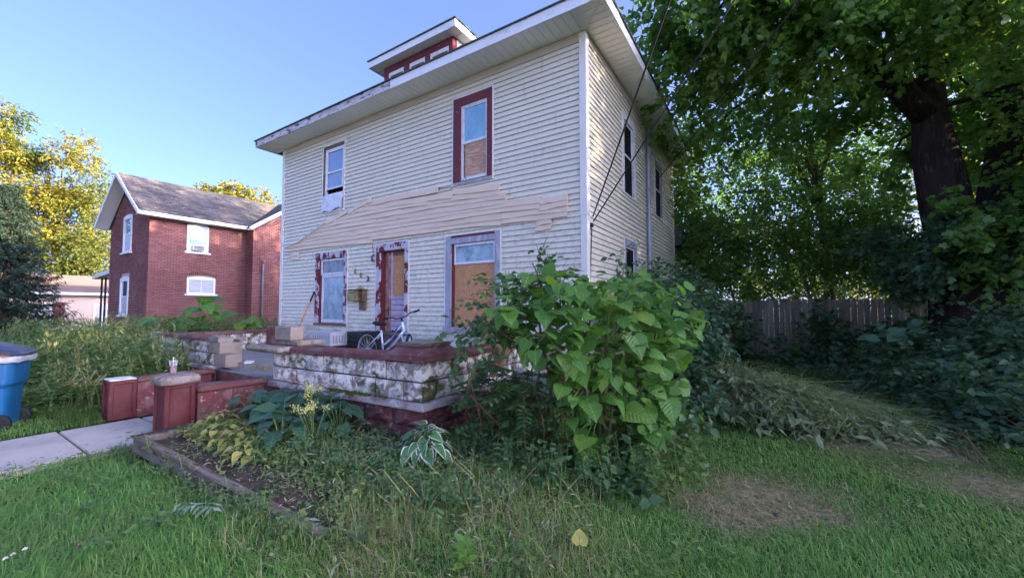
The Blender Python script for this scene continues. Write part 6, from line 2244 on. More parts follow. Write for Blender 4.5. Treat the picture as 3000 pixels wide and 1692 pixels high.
bg_tree('backlit_tree', 'yellow-lit leafy tree glowing low behind the left half of the board fence', tuple(atz(2180, 935, -0.3)), clumps([(2080, 810, 27, 1.6), (2200, 800, 26, 2.0), (2300, 800, 27, 2.0), (2150, 660, 28, 2.0), (2260, 680, 28, 2.0), (2380, 820, 27, 1.8)], 34), (0.16, 0.26), L['gold2'])
bg_tree('backlit_tree', 'yellow-lit leafy tree glowing low behind the right end of the board fence', tuple(atz(2560, 940, -0.3)), clumps([(2440, 820, 26, 1.9), (2540, 810, 25, 2.0), (2640, 800, 25, 1.8), (2480, 690, 27, 2.2), (2620, 660, 26, 1.8), (2700, 830, 25, 1.5)], 34), (0.16, 0.26), L['gold2'])
bg_tree('backlit_tree', 'tall golden tree seen between the stems of the big maple', tuple(atz(2850, 950, -0.3)), clumps([(2850, 420, 24, 1.8), (2830, 300, 25, 1.8), (2870, 540, 24, 1.6), (2780, 160, 26, 2.0), (2860, 640, 24, 1.6), (2900, 120, 26, 2.0), (3020, 640, 24, 1.8), (3000, 800, 24, 1.4), (2660, 520, 26, 1.6)], 20), (0.16, 0.26), L['gold2'])
bg_tree('green_tree', 'dense green tree standing just behind the slender one, over the middle of the fence', tuple(atz(2330, 930, -0.2)), clumps([(2230, 480, 18.5, 1.5), (2300, 620, 18.5, 1.6), (2330, 760, 18, 1.5), (2440, 700, 18, 1.5), (2540, 600, 18, 1.5), (2560, 760, 17.5, 1.3), (2200, 740, 18, 1.5), (2120, 640, 18.5, 1.4), (2480, 480, 19, 1.5), (2100, 800, 18, 1.2), (2640, 700, 17.5, 1.2)], 34), (0.12, 0.19), L['mid'], slen=0.9)
bg_tree('backlit_tree', 'dim green tree filling the gap beside the rear of the house', tuple(atz(2060, 930, -0.3)), clumps([(2000, 560, 21, 1.8), (2030, 700, 20, 1.6), (2120, 560, 22, 1.6), (1990, 420, 22, 1.5), (2050, 800, 20, 1.4)], 24), (0.14, 0.22), L['mid'])

# two unseen trees added beyond the hedge to shade those behind the fence
for (x, y, lb_) in ((16.5, 19.5, 'tall leafy tree added for shade beyond the right end of the fence, out of view'), (17.5, 26, 'leafy tree added for shade farther back, out of view')):
    cl = [((x + random.uniform(-2, 2), y + random.uniform(-2.2, 2.2), z_), 2.3, 150) for z_ in (3.0, 4.0, 5.2, 6.2, 7.3, 8.5, 4.6, 6.8)]
    bg_tree('shade_tree', lb_, (x, y, 0), cl, (0.32, 0.46), L['maple'], per=12)

# ------------------------------------------------------------------ left: yellow trees, spruce, tree behind the brick house
F45 = 30
bg_tree('yellow_tree', 'large sunlit yellow-green tree rising behind the low cream house', tuple(atz(195, 935, -0.4)),
        clumps([(25, 335, 44, 1.7), (5, 440, 45, 2.6), (-60, 380, 45, 3), (60, 470, 45, 2.0), (105, 455, 45, 1.7), (235, 415, 44, 1.1), (195, 450, 44, 1.2), (255, 470, 44, 1.3), (290, 530, 44, 1.3), (140, 560, 45, 2.7), (220, 580, 45, 2.4), (290, 600, 44, 1.6), (40, 590, 45, 3.2), (-60, 560, 45, 3.5),
                (120, 680, 45, 3.0), (220, 690, 45, 2.6), (300, 670, 44, 1.6), (20, 720, 45, 3.2), (280, 740, 45, 2.0)], F45), (0.24, 0.38), L['gold'], tr=0.30, slen=1.3)
bg_tree('green_tree', 'rounder green tree in front of the yellow one, right of the spruce', tuple(atz(255, 938, -0.4)), clumps([(215, 770, 41, 2.0), (270, 740, 41, 1.8), (300, 790, 41, 1.4), (160, 780, 41, 1.8), (250, 690, 42, 1.4)], 32), (0.22, 0.34), L['gold2'], slen=1.2)
bg_tree('yellow_tree', 'yellow tree top showing over the ridge of the brick house', tuple(atz(690, 925, -0.4)), clumps([(610, 560, 46, 0.9), (640, 575, 46, 1.5), (690, 565, 46, 1.5), (735, 575, 46, 1.4), (780, 600, 46, 1.3), (690, 620, 46, 2.4), (760, 640, 46, 2.0), (830, 640, 46, 2.0), (640, 640, 46, 2.0), (595, 545, 46, 0.6)], F45 * 1.1), (0.26, 0.42), L['gold'], tr=0.4, slen=1.0)

sp_base = Vector(atd(8, 990, 24))
sp_base.z = -0.4
spr = thing('spruce_tree', 'dark blue-green spruce with drooping tiers at the far left', 'tree', sp_base)
b = MB()
b.tube([sp_base, sp_base + Vector((0, 0, 10))], [0.2, 0.03], 8)
add_sub('trunk', b, M['bark_brown'], spr)
P, Dr, Nm, S = [], [], [], []
for wi in range(27):
    z0 = 0.3 + 9.3 * (wi / 27) ** 0.95
    R = 3.15 * (1 - z0 / 9.9) ** 0.95
    nb = 13
    for k in range(nb):
        a = 2 * math.pi * (k + random.random() * 0.9) / nb
        R2 = R * random.uniform(0.62, 1.15) + 0.15
        zj = z0 + random.uniform(-0.22, 0.22)
        d = np.array([math.cos(a), math.sin(a), 0])
        sd = np.array([-d[1], d[0], 0])
        for t in np.linspace(0.15, 1, int(6 + R2 * 6)):
            c = np.array(sp_base) + d * R2 * t + np.array([0, 0, zj + 0.34 * R2 * (t ** 3) - 0.42 * R2 * t])
            for s_ in (-1, 1):
                for _ in range(5):
                    P.append(c + RNG.normal(size=3) * 0.08)
                    Dr.append(d * random.uniform(0.3, 1) + sd * s_ * random.uniform(0.3, 1.1) + np.array([0, 0, random.uniform(-0.8, 0.15)]))
                    Nm.append(np.array([0, 0, 1.0]) + RNG.normal(size=3) * 0.4)
                    S.append(random.uniform(0.16, 0.36) * (0.6 + 0.12 * R))
leafcloud('needles', P, Dr, Nm, S, NARROW, L['spruce'], spr)


# ------------------------------------------------------------------ broad-leaf bush at the corner of the porch
def big_leaf_mesh(name, m, edge=None, ratio=1.0, droop=0.25, fold=0.10, heart=0.12, wave=0.02, tipw=1.0):
    """a heart or egg shaped blade with a folded midrib; edge adds a pale margin"""
    half = [(0.0, 0.0), (0.20, -heart), (0.40, -heart * 0.2), (0.50, 0.20), (0.44, 0.46), (0.28 * tipw, 0.72), (0.10 * tipw, 0.92), (0.0, 1.06)]
    mid = [0.0, 0.02, 0.10, 0.26, 0.48, 0.72, 0.92, 1.06]

    def zf(x, y, i):
        return fold * abs(x) - droop * y * y + wave * math.sin(9 * y + 14 * x)
    vs, fs, mi = [], [], []
    mids = []
    for y in mid:
        mids.append(len(vs))
        vs.append((0, y, zf(0, y, 0)))
    for s in (1, -1):
        ring, inner = [], []
        for i, (x, y) in enumerate(half):
            X_ = s * x * ratio
            if i in (0, len(half) - 1):
                ring.append(mids[i])
                inner.append(mids[i])
                continue
            ring.append(len(vs))
            vs.append((X_, y, zf(X_, y, i)))
            if edge:
                inner.append(len(vs))
                xi, yi = X_ * 0.80, y + (mid[i] - y) * 0.22
                vs.append((xi, yi, zf(xi, yi, i)))
            else:
                inner.append(ring[-1])
        for i in range(len(half) - 1):
            q = [mids[i], inner[i], inner[i + 1], mids[i + 1]]
            q = [a for j, a in enumerate(q) if a not in q[:j]]
            if len(q) > 2:
                fs.append(tuple(q) if s < 0 else tuple(q[::-1]))
                mi.append(0)
            if edge:
                q = [inner[i], ring[i], ring[i + 1], inner[i + 1]]
                q = [a for j, a in enumerate(q) if a not in q[:j]]
                if len(q) > 2:
                    fs.append(tuple(q) if s < 0 else tuple(q[::-1]))
                    mi.append(1)
    me = D.meshes.new(name)
    me.from_pydata(vs, [], fs)
    me.materials.append(m)
    if edge:
        me.materials.append(edge)
        me.polygons.foreach_set('material_index', mi)
    me.polygons.foreach_set('use_smooth', [True] * len(fs))
    return me


def orient(o, p, d, n, s):
    d = Vector(d).normalized()
    n = Vector(n)
    sd = d.cross(n).normalized()
    n = sd.cross(d)
    q = Matrix((sd, d, n)).transposed().to_quaternion()
    o.rotation_mode = 'QUATERNION'
    o.rotation_quaternion = q
    o.location = p
    o.scale = (s, s, s)


CAT = [big_leaf_mesh('leaf', L['catalpa'], droop=dr, fold=fo, heart=he) for dr, fo, he in ((0.22, 0.12, 0.14), (0.40, 0.18, 0.10), (0.12, 0.06, 0.16), (0.55, 0.10, 0.12))]
poly = [(1450, 885), (1490, 818), (1560, 800), (1640, 792), (1700, 810), (1800, 803), (1900, 806), (1985, 875), (2030, 950), (2030, 1010), (1985, 1080), (1985, 1150), (1955, 1230), (1950, 1330), (1900, 1385), (1780, 1395), (1700, 1375), (1675, 1250), (1640, 1130), (1590, 1060), (1490, 1005), (1445, 950)]


def inside(p, pg):
    x, y = p
    c = False
    j = len(pg) - 1
    for i in range(len(pg)):
        if (pg[i][1] > y) != (pg[j][1] > y) and x < (pg[j][0] - pg[i][0]) * (y - pg[i][1]) / (pg[j][1] - pg[i][1]) + pg[i][0]:
            c = not c
        j = i
    return c


bush = thing('broad_leaf_bush', 'bright green bush of large heart-shaped leaves growing against the porch corner', 'bush', (-1.55, 3.75, 0))
stems = MB()
roots = [Vector((-1.75, 3.65, 0)), Vector((-1.45, 3.7, 0)), Vector((-1.25, 3.9, 0)), Vector((-1.6, 3.95, 0)), Vector((-1.05, 4.0, 0))]
tops = [atd(1560, 770, 4.0), atd(1830, 775, 4.2), atd(1985, 830, 4.3), atd(1640, 860, 3.9), atd(1500, 900, 3.9), atd(1740, 860, 4.1), atd(1900, 860, 4.3), atd(1960, 960, 4.2), atd(1820, 900, 4.0), atd(1440, 960, 3.9), atd(1780, 1000, 3.7), atd(1940, 1130, 4.1), atd(1600, 980, 3.7)]
stem_pts = []
for i, tp in enumerate(tops):
    pts = limb(stems, roots[i % 5] + Vector((random.uniform(-.06, .06), random.uniform(-.06, .06), -0.03)), tp, 0.022, 0.007, 0.10, 9)
    stem_pts += pts[2:]
add_sub('stems', stems, M['stem'], bush, smooth=True)
stalks = MB()
n_leaf = 0
tries = 0
eye = Vector((0, 0, 1.5))
while n_leaf < 296 and tries < 9000:
    tries += 1
    x, y = random.uniform(1380, 2040), random.uniform(785, 1400)
    if not inside((x, y), poly):
        continue
    if 1080 < y < 1290 and random.random() < 0.3:
        continue
    d = random.triangular(3.35, 4.7, 3.7) + (0.25 if x > 1900 else 0)
    p = atd(x, y, d)
    if p.z < 0.12 or (p.x < -3.05 and p.y > 3.2 and p.z < 1.0) or (p.y > 6.1 and p.x < -2.4):
        continue
    p += RGT * random.gauss(0, 0.06) + Vector((0, 0, random.gauss(0, 0.05)))
    near = min(stem_pts, key=lambda q: (q - p).length)
    out = p - near
    out.z *= 0.3
    if out.length < 0.03:
        out = Vector((random.uniform(-1, 1), random.uniform(-1, 0.3), 0))
    out.normalize()
    tocam = (eye - p)
    tocam.z = 0
    tocam.normalize()
    dr = out * 0.8 + tocam * random.uniform(0.0, 0.7) + Vector((random.uniform(-.4, .4), random.uniform(-.4, .4), random.uniform(-0.75, 0.05)))
    nm = Vector((random.uniform(-.35, .35), random.uniform(-.35, .35), 1.0)) + tocam * random.uniform(0.1, 0.8)
    s = random.choice((random.uniform(0.08, 0.14), random.uniform(0.11, 0.18), random.uniform(0.15, 0.235))) * (0.8 if y < 840 else 1.0)
    o = D.objects.new('leaf', random.choice(CAT))
    COL.objects.link(o)
    o.parent = bush
    o.matrix_parent_inverse = WM[bush.name].inverted()
    orient(o, p, dr, nm, s)
    stalks.tube([near, near.lerp(p, 0.6) + Vector((0, 0, 0.03)), p], 0.0032, 4, False)
    n_leaf += 1
o = add_sub('leaf_stalks', stalks, M['stem_green'], bush)
o['kind'] = 'stuff'
P, Dr, Nm, S = [], [], [], []
while len(P) < 1050:
    x, y = random.uniform(1380, 2040), random.uniform(785, 1400)
    if not inside((x, y), poly):
        continue
    p = atd(x, y, random.triangular(3.4, 4.8, 4.2))
    if p.z < 0.1 or (p.x < -3.05 and p.y > 3.2 and p.z < 1.0) or (p.y > 6.1 and p.x < -2.4):
        continue
    p += RGT * random.gauss(0, 0.08) + Vector((0, 0, random.gauss(0, 0.06)))
    P.append(tuple(p)); Dr.append((random.gauss(0, 1), random.gauss(-0.4, 1), random.uniform(-.8, .1))); Nm.append((random.gauss(0, .4), random.gauss(-.3, .4), 1)); S.append(random.uniform(0.05, 0.15))
leafcloud('small_leaves', P, Dr, Nm, S, ROUND, L['catalpa_small'], bush, 'stuff')

# small-leaved climber over the bush's left shoulder
cl = [(W(x, y, d), r, n) for (x, y, d, r, n) in [(1450, 900, 4.3, 0.18, 12), (1500, 850, 4.4, 0.25, 20), (1580, 810, 4.4, 0.22, 18), (1620, 800, 4.3, 0.14, 9), (1420, 965, 4.0, 0.13, 7), (1470, 930, 4.0, 0.25, 16), (1490, 1010, 3.9, 0.20, 10), (1360, 985, 3.9, 0.10, 5), (1810, 760, 5.2, 0.10, 5)]]
P, Dr, Nm, S, TW = sprays(cl, per=9, leaf=(0.055, 0.10), slen=0.28, droop=0.2)
b = MB()
vine = thing('creeper', 'lighter small-leaved creeper trailing over the left shoulder of the leafy bush', 'creeper', (-3.0, 4.0, 0))
leafcloud('leaves', P, Dr, Nm, S, OVATE, L['compound'], vine)
for base_, tip in TW:
    for q0, q1 in zip(base_, tip):
        b.tube([q0, (q0 + q1) / 2 + np.array([0, 0, 0.02]), q1], 0.003, 4, False)
limb(b, Vector((-2.9, 3.7, 0)), Vector(W(1470, 930, 4.0)), 0.010, 0.005)
limb(b, Vector(W(1470, 930, 4.0)), Vector(W(1580, 810, 4.4)), 0.007, 0.004)
limb(b, Vector(W(1560, 830, 4.4)), Vector(W(1625, 790, 4.3)), 0.005, 0.003)
o = add_sub('stems', b, M['stem'], vine)
o['kind'] = 'stuff'


def shrub(name, label, cat, base, cl, leaf, m, per=14, slen=0.35, tpl=OVATE, group=None, dens=1.0, droop=0.3, stem='stem', up=0.55):
    t = thing(name, label, cat, base, group)
    P, Dr, Nm, S, TW = sprays(cl, per=per, leaf=leaf, slen=slen, dens=dens, droop=droop, up=up)
    ok = P[:, 2] > 0.02
    leafcloud('leaves', P[ok], Dr[ok], Nm[ok], S[ok], tpl, m, t)
    b = MB()
    for c, r, n in cl:
        for _ in range(3):
            limb(b, Vector(base) + Vector((random.uniform(-.15, .15), random.uniform(-.15, .15), -0.02)), Vector(c) + Vector(RNG.normal(size=3)) * r * 0.4, 0.008, 0.003, 0.12, 5)
    o = add_sub('stems', b, M[stem], t)
    o['kind'] = 'stuff'
    return t


def tp(x, y, z_=0.0):
    p = atz(x, y, z_)
    return (p.x, p.y, z_)


# dense dark shrub between the bush and the house side
shrub('side_shrub', 'dense dark green shrub growing along the right wall of the house', 'shrub', (-1.5, 6.6, 0),
      [(W(x, y, d), r, 90 * r) for (x, y, d, r) in [(1900, 900, 6.4, .5), (1980, 880, 7.0, .55), (2060, 910, 6.6, .42), (1950, 960, 6.2, .6), (2040, 990, 6.2, .5), (2010, 1080, 5.8, .5), (2060, 1060, 6.2, .35), (1930, 830, 7.5, .5), (2020, 1170, 5.4, .4), (1990, 850, 8.0, .5), (1960, 1060, 6.0, .6), (1850, 870, 6.6, .45)]],
      (0.06, 0.11), L['hedge'], per=16)
shrub('side_weeds', 'tangle of nettle-like weeds at the right foot of the leafy bush', 'weeds', (-0.95, 3.9, 0),
      [(W(x, y, d), r, 70 * r) for (x, y, d, r) in [(1900, 1180, 3.9, .22), (1940, 1230, 4.0, .25), (1900, 1300, 3.8, .22), (1960, 1300, 4.1, .2), (1860, 1370, 3.5, .18), (1920, 1130, 4.3, .22), (2010, 1280, 4.6, .22), (2040, 1200, 5.0, .28)]],
      (0.06, 0.12), L['weed_dark'], per=12, tpl=OVATE)
# shrubs in front of the fence
for nm_, lb_, pts_ in (('fence_shrub', 'dark bushy shrub against the left part of the board fence', [(2140, 960, 11.5, .5), (2150, 1030, 11.2, .55), (2130, 910, 11.8, .38), (2170, 1000, 11, .35), (2120, 1080, 10.5, .5)]),
                       ('fence_shrub', 'wide dark sapling spreading in front of the middle of the fence', [(2400, 970, 11, .42), (2340, 1020, 10.5, .42), (2440, 1030, 10.5, .55), (2405, 915, 11.2, .25), (2310, 1060, 10, .45), (2400, 1080, 10, .6), (2470, 980, 11, .35), (2500, 1080, 9.5, .5)]),
                       ('fence_shrub', 'low dark shrub at the right end of the fence beside the trunk', [(2610, 960, 10.5, .35), (2690, 950, 10, .4), (2580, 1020, 9.5, .5), (2650, 990, 9.8, .45), (2720, 975, 9.0, .42)])):
    shrub(nm_, lb_, 'shrub', (float(W(pts_[0][0], 1000, pts_[0][2])[0]), float(W(pts_[0][0], 1000, pts_[0][2])[1]), 0), [(W(x, y, d), r, 46 * r) for (x, y, d, r) in pts_], (0.10, 0.17), L['deep'], per=14, group='shrubs in front of the fence', slen=0.45)
# the hedge on the right
k = 0
for lb_, bs_, pts_ in (('dark hedge shrub behind the heap of cut weeds', (0.9, 7.6, 0), [(2560, 1090, 7.4, .55), (2480, 1110, 8.0, .5), (2600, 1170, 6.6, .55), (2500, 1180, 7.2, .45), (2540, 1240, 6.3, .4)]),
                       ('dark hedge shrub whose top meets the foot of the maple trunk', (2.6, 7.6, 0), [(2720, 1030, 7.2, .55), (2800, 1010, 7.0, .5), (2680, 1110, 6.6, .6), (2780, 1090, 6.2, .55), (2720, 1190, 5.8, .55)]),
                       ('dark hedge shrub at the right edge, level with the eye', (3.6, 6.6, 0), [(2900, 980, 6.6, .5), (2980, 960, 6.2, .5), (2900, 1060, 6.0, .5), (2990, 1050, 5.6, .5), (2960, 1000, 6.8, .5), (3060, 980, 6, .6)]),
                       ('dark hedge shrub low in the middle of the hedge front', (1.7, 5.6, 0), [(2660, 1260, 5.8, .45), (2760, 1280, 5.2, .45), (2700, 1330, 5.3, .35), (2600, 1290, 6.0, .35), (2820, 1350, 4.7, .35)]),
                       ('dark hedge shrub nearest the right edge of the lawn', (2.3, 4.8, 0), [(2860, 1160, 5.2, .5), (2960, 1150, 4.8, .5), (2900, 1260, 4.7, .45), (2990, 1270, 4.4, .4), (2940, 1360, 4.3, .35), (3050, 1200, 4.6, .5), (2990, 1410, 4.0, .25)])):
    shrub('hedge_shrub', lb_, 'shrub', bs_, [(W(x, y, d), r, 75 * r) for (x, y, d, r) in pts_], (0.07, 0.13), L['hedge'], per=16, slen=0.40, group='dark hedge on the right', tpl=OVATE)
    k += 1

# sapling with round leaves
RND = [big_leaf_mesh('leaf', L['hosta_dark'], ratio=1.05, droop=dr, fold=0.08, heart=0.10) for dr in (0.1, 0.25)]
L['redbud'] = leafmat('pale_round_leaf', (0.06, 0.14, 0.075), (0.09, 0.185, 0.10), trans=0.25)
for me_ in RND:
    me_.materials[0] = L['redbud']
sap = thing('round_leaf_sapling', 'spray of pale round leaves reaching out over the dark hedge below the fence', 'sapling', (1.9, 7.9, 0))
b = MB()
ends = [atd(2540, 985, 7.2), atd(2590, 945, 7.3), atd(2660, 940, 7.3), atd(2700, 965, 7.2), atd(2620, 985, 7.0)]
root = Vector((1.95, 7.6, 0))
hub_ = atd(2680, 1010, 7.4)
b.tube([root, root.lerp(hub_, 0.5), hub_], [0.016, 0.013, 0.01], 6)
for e_ in ends:
    pts = limb(b, hub_, e_, 0.007, 0.003)
add_sub('stem', b, M['stem'], sap)
for i in range(38):
    e_ = random.choice(ends)
    p = hub_.lerp(e_, random.uniform(0.35, 1.0)) + Vector((random.uniform(-.12, .12), random.uniform(-.15, .15), random.uniform(-.05, .05)))
    o = D.objects.new('leaf', random.choice(RND))
    COL.objects.link(o)
    o.parent = sap
    o.matrix_parent_inverse = WM[sap.name].inverted()
    orient(o, p, (random.uniform(-1, 0.3), random.uniform(-1, 0.2), random.uniform(-.35, 0)), (random.uniform(-.3, .3), random.uniform(-.9, 0), 1), random.uniform(0.13, 0.20))

# seedlings with big leaves beyond the left porch wall
for (bx, by, h, lb_) in ((-13.1, 4.6, 1.75, 'tall big-leaved seedling standing against the brick house, behind the left porch wall'), (-12.9, 5.6, 1.35, 'lower big-leaved seedling next to the siding corner'), (-13.5, 3.9, 1.2, 'low big-leaved seedling at the left end of the porch wall')):
    t = thing('big_leaf_seedling', lb_, 'seedling', (bx, by, -0.25), 'big-leaved seedlings beyond the porch wall')
    b = MB()
    b.tube([(bx, by, -0.25), (bx + 0.03, by, h * 0.5), (bx, by, h)], [0.018, 0.015, 0.008], 6)
    for i in range(15):
        z_ = h * random.uniform(0.45, 1.0)
        a = random.uniform(0, 6.28)
        r = random.uniform(0.1, 0.35)
        p = Vector((bx + r * math.cos(a), by + r * math.sin(a), z_ + 0.05))
        b.tube([(bx, by, z_ - 0.05), p], 0.005, 4, False)
        o = D.objects.new('leaf', random.choice(CAT))
        COL.objects.link(o)
        o.parent = t
        o.matrix_parent_inverse = WM[t.name].inverted()
        orient(o, p, (math.cos(a), math.sin(a), random.uniform(-.45, 0)), (0.3, -0.4, 1), random.uniform(0.28, 0.46))
    add_sub('stem', b, M['stem_green'], t)

# ------------------------------------------------------------------ planting bed: hostas
HV = [big_leaf_mesh('leaf', L['hosta'], L['hosta_edge'], ratio=0.86, droop=dr, fold=0.16, heart=0.05, wave=0.02) for dr in (0.55, 0.8, 0.4)]
HD = [big_leaf_mesh('leaf', L['hosta_dark'], ratio=0.95, droop=dr, fold=0.12, heart=0.10, wave=0.015) for dr in (0.35, 0.6, 0.2)]
HY_ = [big_leaf_mesh('leaf', L['yellow'], ratio=0.7, droop=dr, fold=0.2, heart=0.03, wave=0.06) for dr in (0.9, 0.6)]


def rosette(name, label, cat, c, meshes, n, ln, rad_, hgt, group=None, stem=True):
    t = thing(name, label, cat, c, group)
    b = MB()
    c = Vector(c)
    for i in range(n):
        a = 2.4 * i + random.uniform(-.35, .35)
        f = ((i + 0.6) / n) ** 0.7
        r = rad_ * f * random.uniform(0.75, 1.12)
        z_ = hgt * (1.05 - 0.62 * f * f) * random.uniform(0.8, 1.2)
        p = c + Vector((r * 0.62 * math.cos(a), r * 0.62 * math.sin(a), z_))
        b.tube([c, c.lerp(p, 0.6) + Vector((0, 0, 0.03)), p], 0.0045, 4, False)
        o = D.objects.new('leaf', random.choice(meshes))
        COL.objects.link(o)
        o.parent = t
        o.matrix_parent_inverse = WM[t.name].inverted()
        up_ = 0.55 * (1 - f) - 0.45 * f
        orient(o, p, (math.cos(a) + random.gauss(0, .25), math.sin(a) + random.gauss(0, .25), up_ + random.uniform(-.25, .25)), (random.uniform(-.35, .35), random.uniform(-.55, .15), 1), ln * random.uniform(0.6, 1.12))
    o = add_sub('leaf_stalks', b, M['stem_green'], t)
    o['kind'] = 'stuff'
    return t


hp_ = atz(1235, 1395, 0.0)
rosette('variegated_hosta', 'hosta with white-edged leaves in front of the porch corner', 'hosta', (-2.76, 2.80, 0.02), HV, 60, 0.135, 0.40, 0.30)
dh = [((-5.95, 2.98), 16, 'dark hosta at the foot of the cheek wall, farthest left in the bed'), ((-5.5, 3.02), 18, 'dark hosta under the left end of the ledge'), ((-5.05, 3.0), 20, 'dark hosta below the left half of the ledge'), ((-4.6, 3.0), 18, 'dark hosta just left of the taller goldenrod'), ((-5.3, 2.6), 18, 'dark hosta behind the yellowing hosta by the timber'), ((-4.85, 2.55), 16, 'dark hosta in the middle of the bed'), ((-4.2, 2.85), 14, 'dark hosta right of the goldenrod, near the red blocks'), ((-5.75, 2.65), 15, 'dark hosta close to the tall red pier'), ((-4.4, 2.3), 12, 'dark hosta in front of the goldenrods')]
for (xy, n, lb_) in dh:
    rosette('dark_hosta', lb_, 'hosta', (xy[0], xy[1], 0.0), HD, n, random.uniform(0.17, 0.22), 0.42, random.uniform(0.30, 0.42), 'dark hostas in the bed')
for (xy, n, lb_) in (((-5.35, 2.15), 22, 'wilted yellow hosta at the left of the bed, near the timber'), ((-4.9, 2.1), 22, 'wilted yellow hosta in the middle of the bed edge'), ((-5.85, 2.3), 18, 'wilted yellow hosta beside the tall red pier'), ((-4.4, 2.0), 16, 'wilted yellow hosta farthest right, in front of the dark ones')):
    rosette('yellow_hosta', lb_, 'hosta', (xy[0], xy[1], 0.0), HY_, n, 0.115, 0.44, 0.16, 'yellowing hostas in the bed')

# goldenrod
for (x, y, h, lb_) in ((-4.42, 2.62, 0.60, 'goldenrod with pale yellow heads, taller of the two'), (-4.05, 2.45, 0.48, 'shorter goldenrod with pale yellow heads')):
    t = thing('goldenrod', lb_, 'flower', (x, y, 0), 'goldenrods in the bed')
    b = MB()
    P, Dr, Nm, S = [], [], [], []
    FP = []
    for i in range(6):
        ex, ey = x + random.uniform(-.16, .16), y + random.uniform(-.12, .12)
        hh = h * random.uniform(0.8, 1.0)
        b.tube([(x, y, 0), ((x + ex) / 2, (y + ey) / 2, hh * 0.6), (ex, ey, hh)], 0.004, 4, False)
        for k in range(16):
            f = k / 16
            P.append((x + (ex - x) * f, y + (ey - y) * f, hh * f * 0.95))
            a = random.uniform(0, 6.28)
            Dr.append((math.cos(a), math.sin(a), 0.2))
            Nm.append((0, 0, 1))
            S.append(random.uniform(.05, .09))
        for k in range(45):
            FP.append((ex + random.gauss(0, .028), ey + random.gauss(0, .028), hh + random.gauss(0.01, .018)))
    add_sub('stems', b, M['stem_green'], t)
    leafcloud('leaves', P, Dr, Nm, S, NARROW, L['weed'], t)
    leafcloud('blossom', FP, RNG.normal(size=(len(FP), 3)), RNG.normal(size=(len(FP), 3)), 0.022, DIAMOND, L['flower'], t)


# ------------------------------------------------------------------ compound leaves left of the bush
def pinnate(b, P, Dr, Nm, S, p0, d, L_, n, ls, sag=0.3):
    d = np.array(Vector(d).normalized())
    sd = unit(np.cross(d, [0, 0, 1.0]))
    pts = []
    for i in range(n):
        t = 0.2 + 0.8 * i / (n - 1)
        p = np.array(p0) + d * L_ * t + np.array([0, 0, -sag * L_ * t * t])
        pts.append(p)
        for s in (-1, 1):
            P.append(p)
            Dr.append(sd * s + d * 0.35 + np.array([0, 0, -0.25]) + RNG.normal(size=3) * 0.1)
            Nm.append(np.array([0, 0, 1.0]) + RNG.normal(size=3) * 0.2 - 0.3 * d)
            S.append(ls * random.uniform(0.8, 1.1))
    P.append(pts[-1]); Dr.append(d); Nm.append(np.array([0, 0, 1.0])); S.append(ls)
    b.tube([p0] + [tuple(p) for p in pts[::2]] + [tuple(pts[-1])], 0.003, 4, False)


cp = thing('pinnate_sapling', 'dark sapling with feather-like compound leaves between the porch corner and the leafy bush', 'sapling', (-2.6, 3.8, 0))
b = MB()
P, Dr, Nm, S = [], [], [], []
for (rx, ry) in ((-2.55, 3.55), (-2.85, 3.75), (-2.3, 3.75), (-2.6, 4.1), (-2.65, 3.75), (-2.1, 3.6), (-2.4, 3.35), (-2.3, 3.95), (-2.0, 3.35)):
    h = random.uniform(0.5, 0.95)
    top_ = Vector((rx + random.uniform(-.15, .15), ry + random.uniform(-.15, .15), h))
    b.tube([(rx, ry, 0), top_], [0.008, 0.004], 5)
    for i in range(11):
        a = random.uniform(0, 6.28)
        q = Vector((rx, ry, 0)).lerp(top_, random.uniform(0.35, 1.0))
        pinnate(b, P, Dr, Nm, S, tuple(q), (math.cos(a), math.sin(a) - 0.4, random.uniform(0.1, 0.6)), random.uniform(0.28, 0.45), 7, random.uniform(0.075, 0.10))
add_sub('stems', b, M['stem'], cp)
leafcloud('leaflets', P, Dr, Nm, S, OVATE, L['compound'], cp)
b = MB()
for i in range(10):
    x, y = random.uniform(-3.0, -1.7), random.uniform(3.2, 3.9)
    b.tube([(x, y, 0), (x + random.uniform(-.1, .1), y, 0.35), (x + random.uniform(-.3, .3), y + random.uniform(-.2, .2), random.uniform(0.5, 0.95))], 0.005, 4)
tag(b.build('bare_stems', M['stem_red'], origin=(-2.3, 3.5, 0)), 'bare reddish stems poking out between porch corner and bush', 'stems', kind='stuff')
# pale siding board dropped behind the bush
b = MB()
b.obox((-2.25, 4.25, 0.55), (1.0, 0.012, 0.20), Matrix.Rotation(rad(14), 3, 'Y') @ Matrix.Rotation(rad(-18), 3, 'X'))
b.obox((-2.3, 4.30, 0.50), (1.05, 0.012, 0.012), Matrix.Rotation(rad(14), 3, 'Y'))
tag(b.build('fallen_siding', M['trim'], origin=(-2.25, 4.25, 0.4)), 'fallen cream siding board lying in the growth below the bush', 'board')

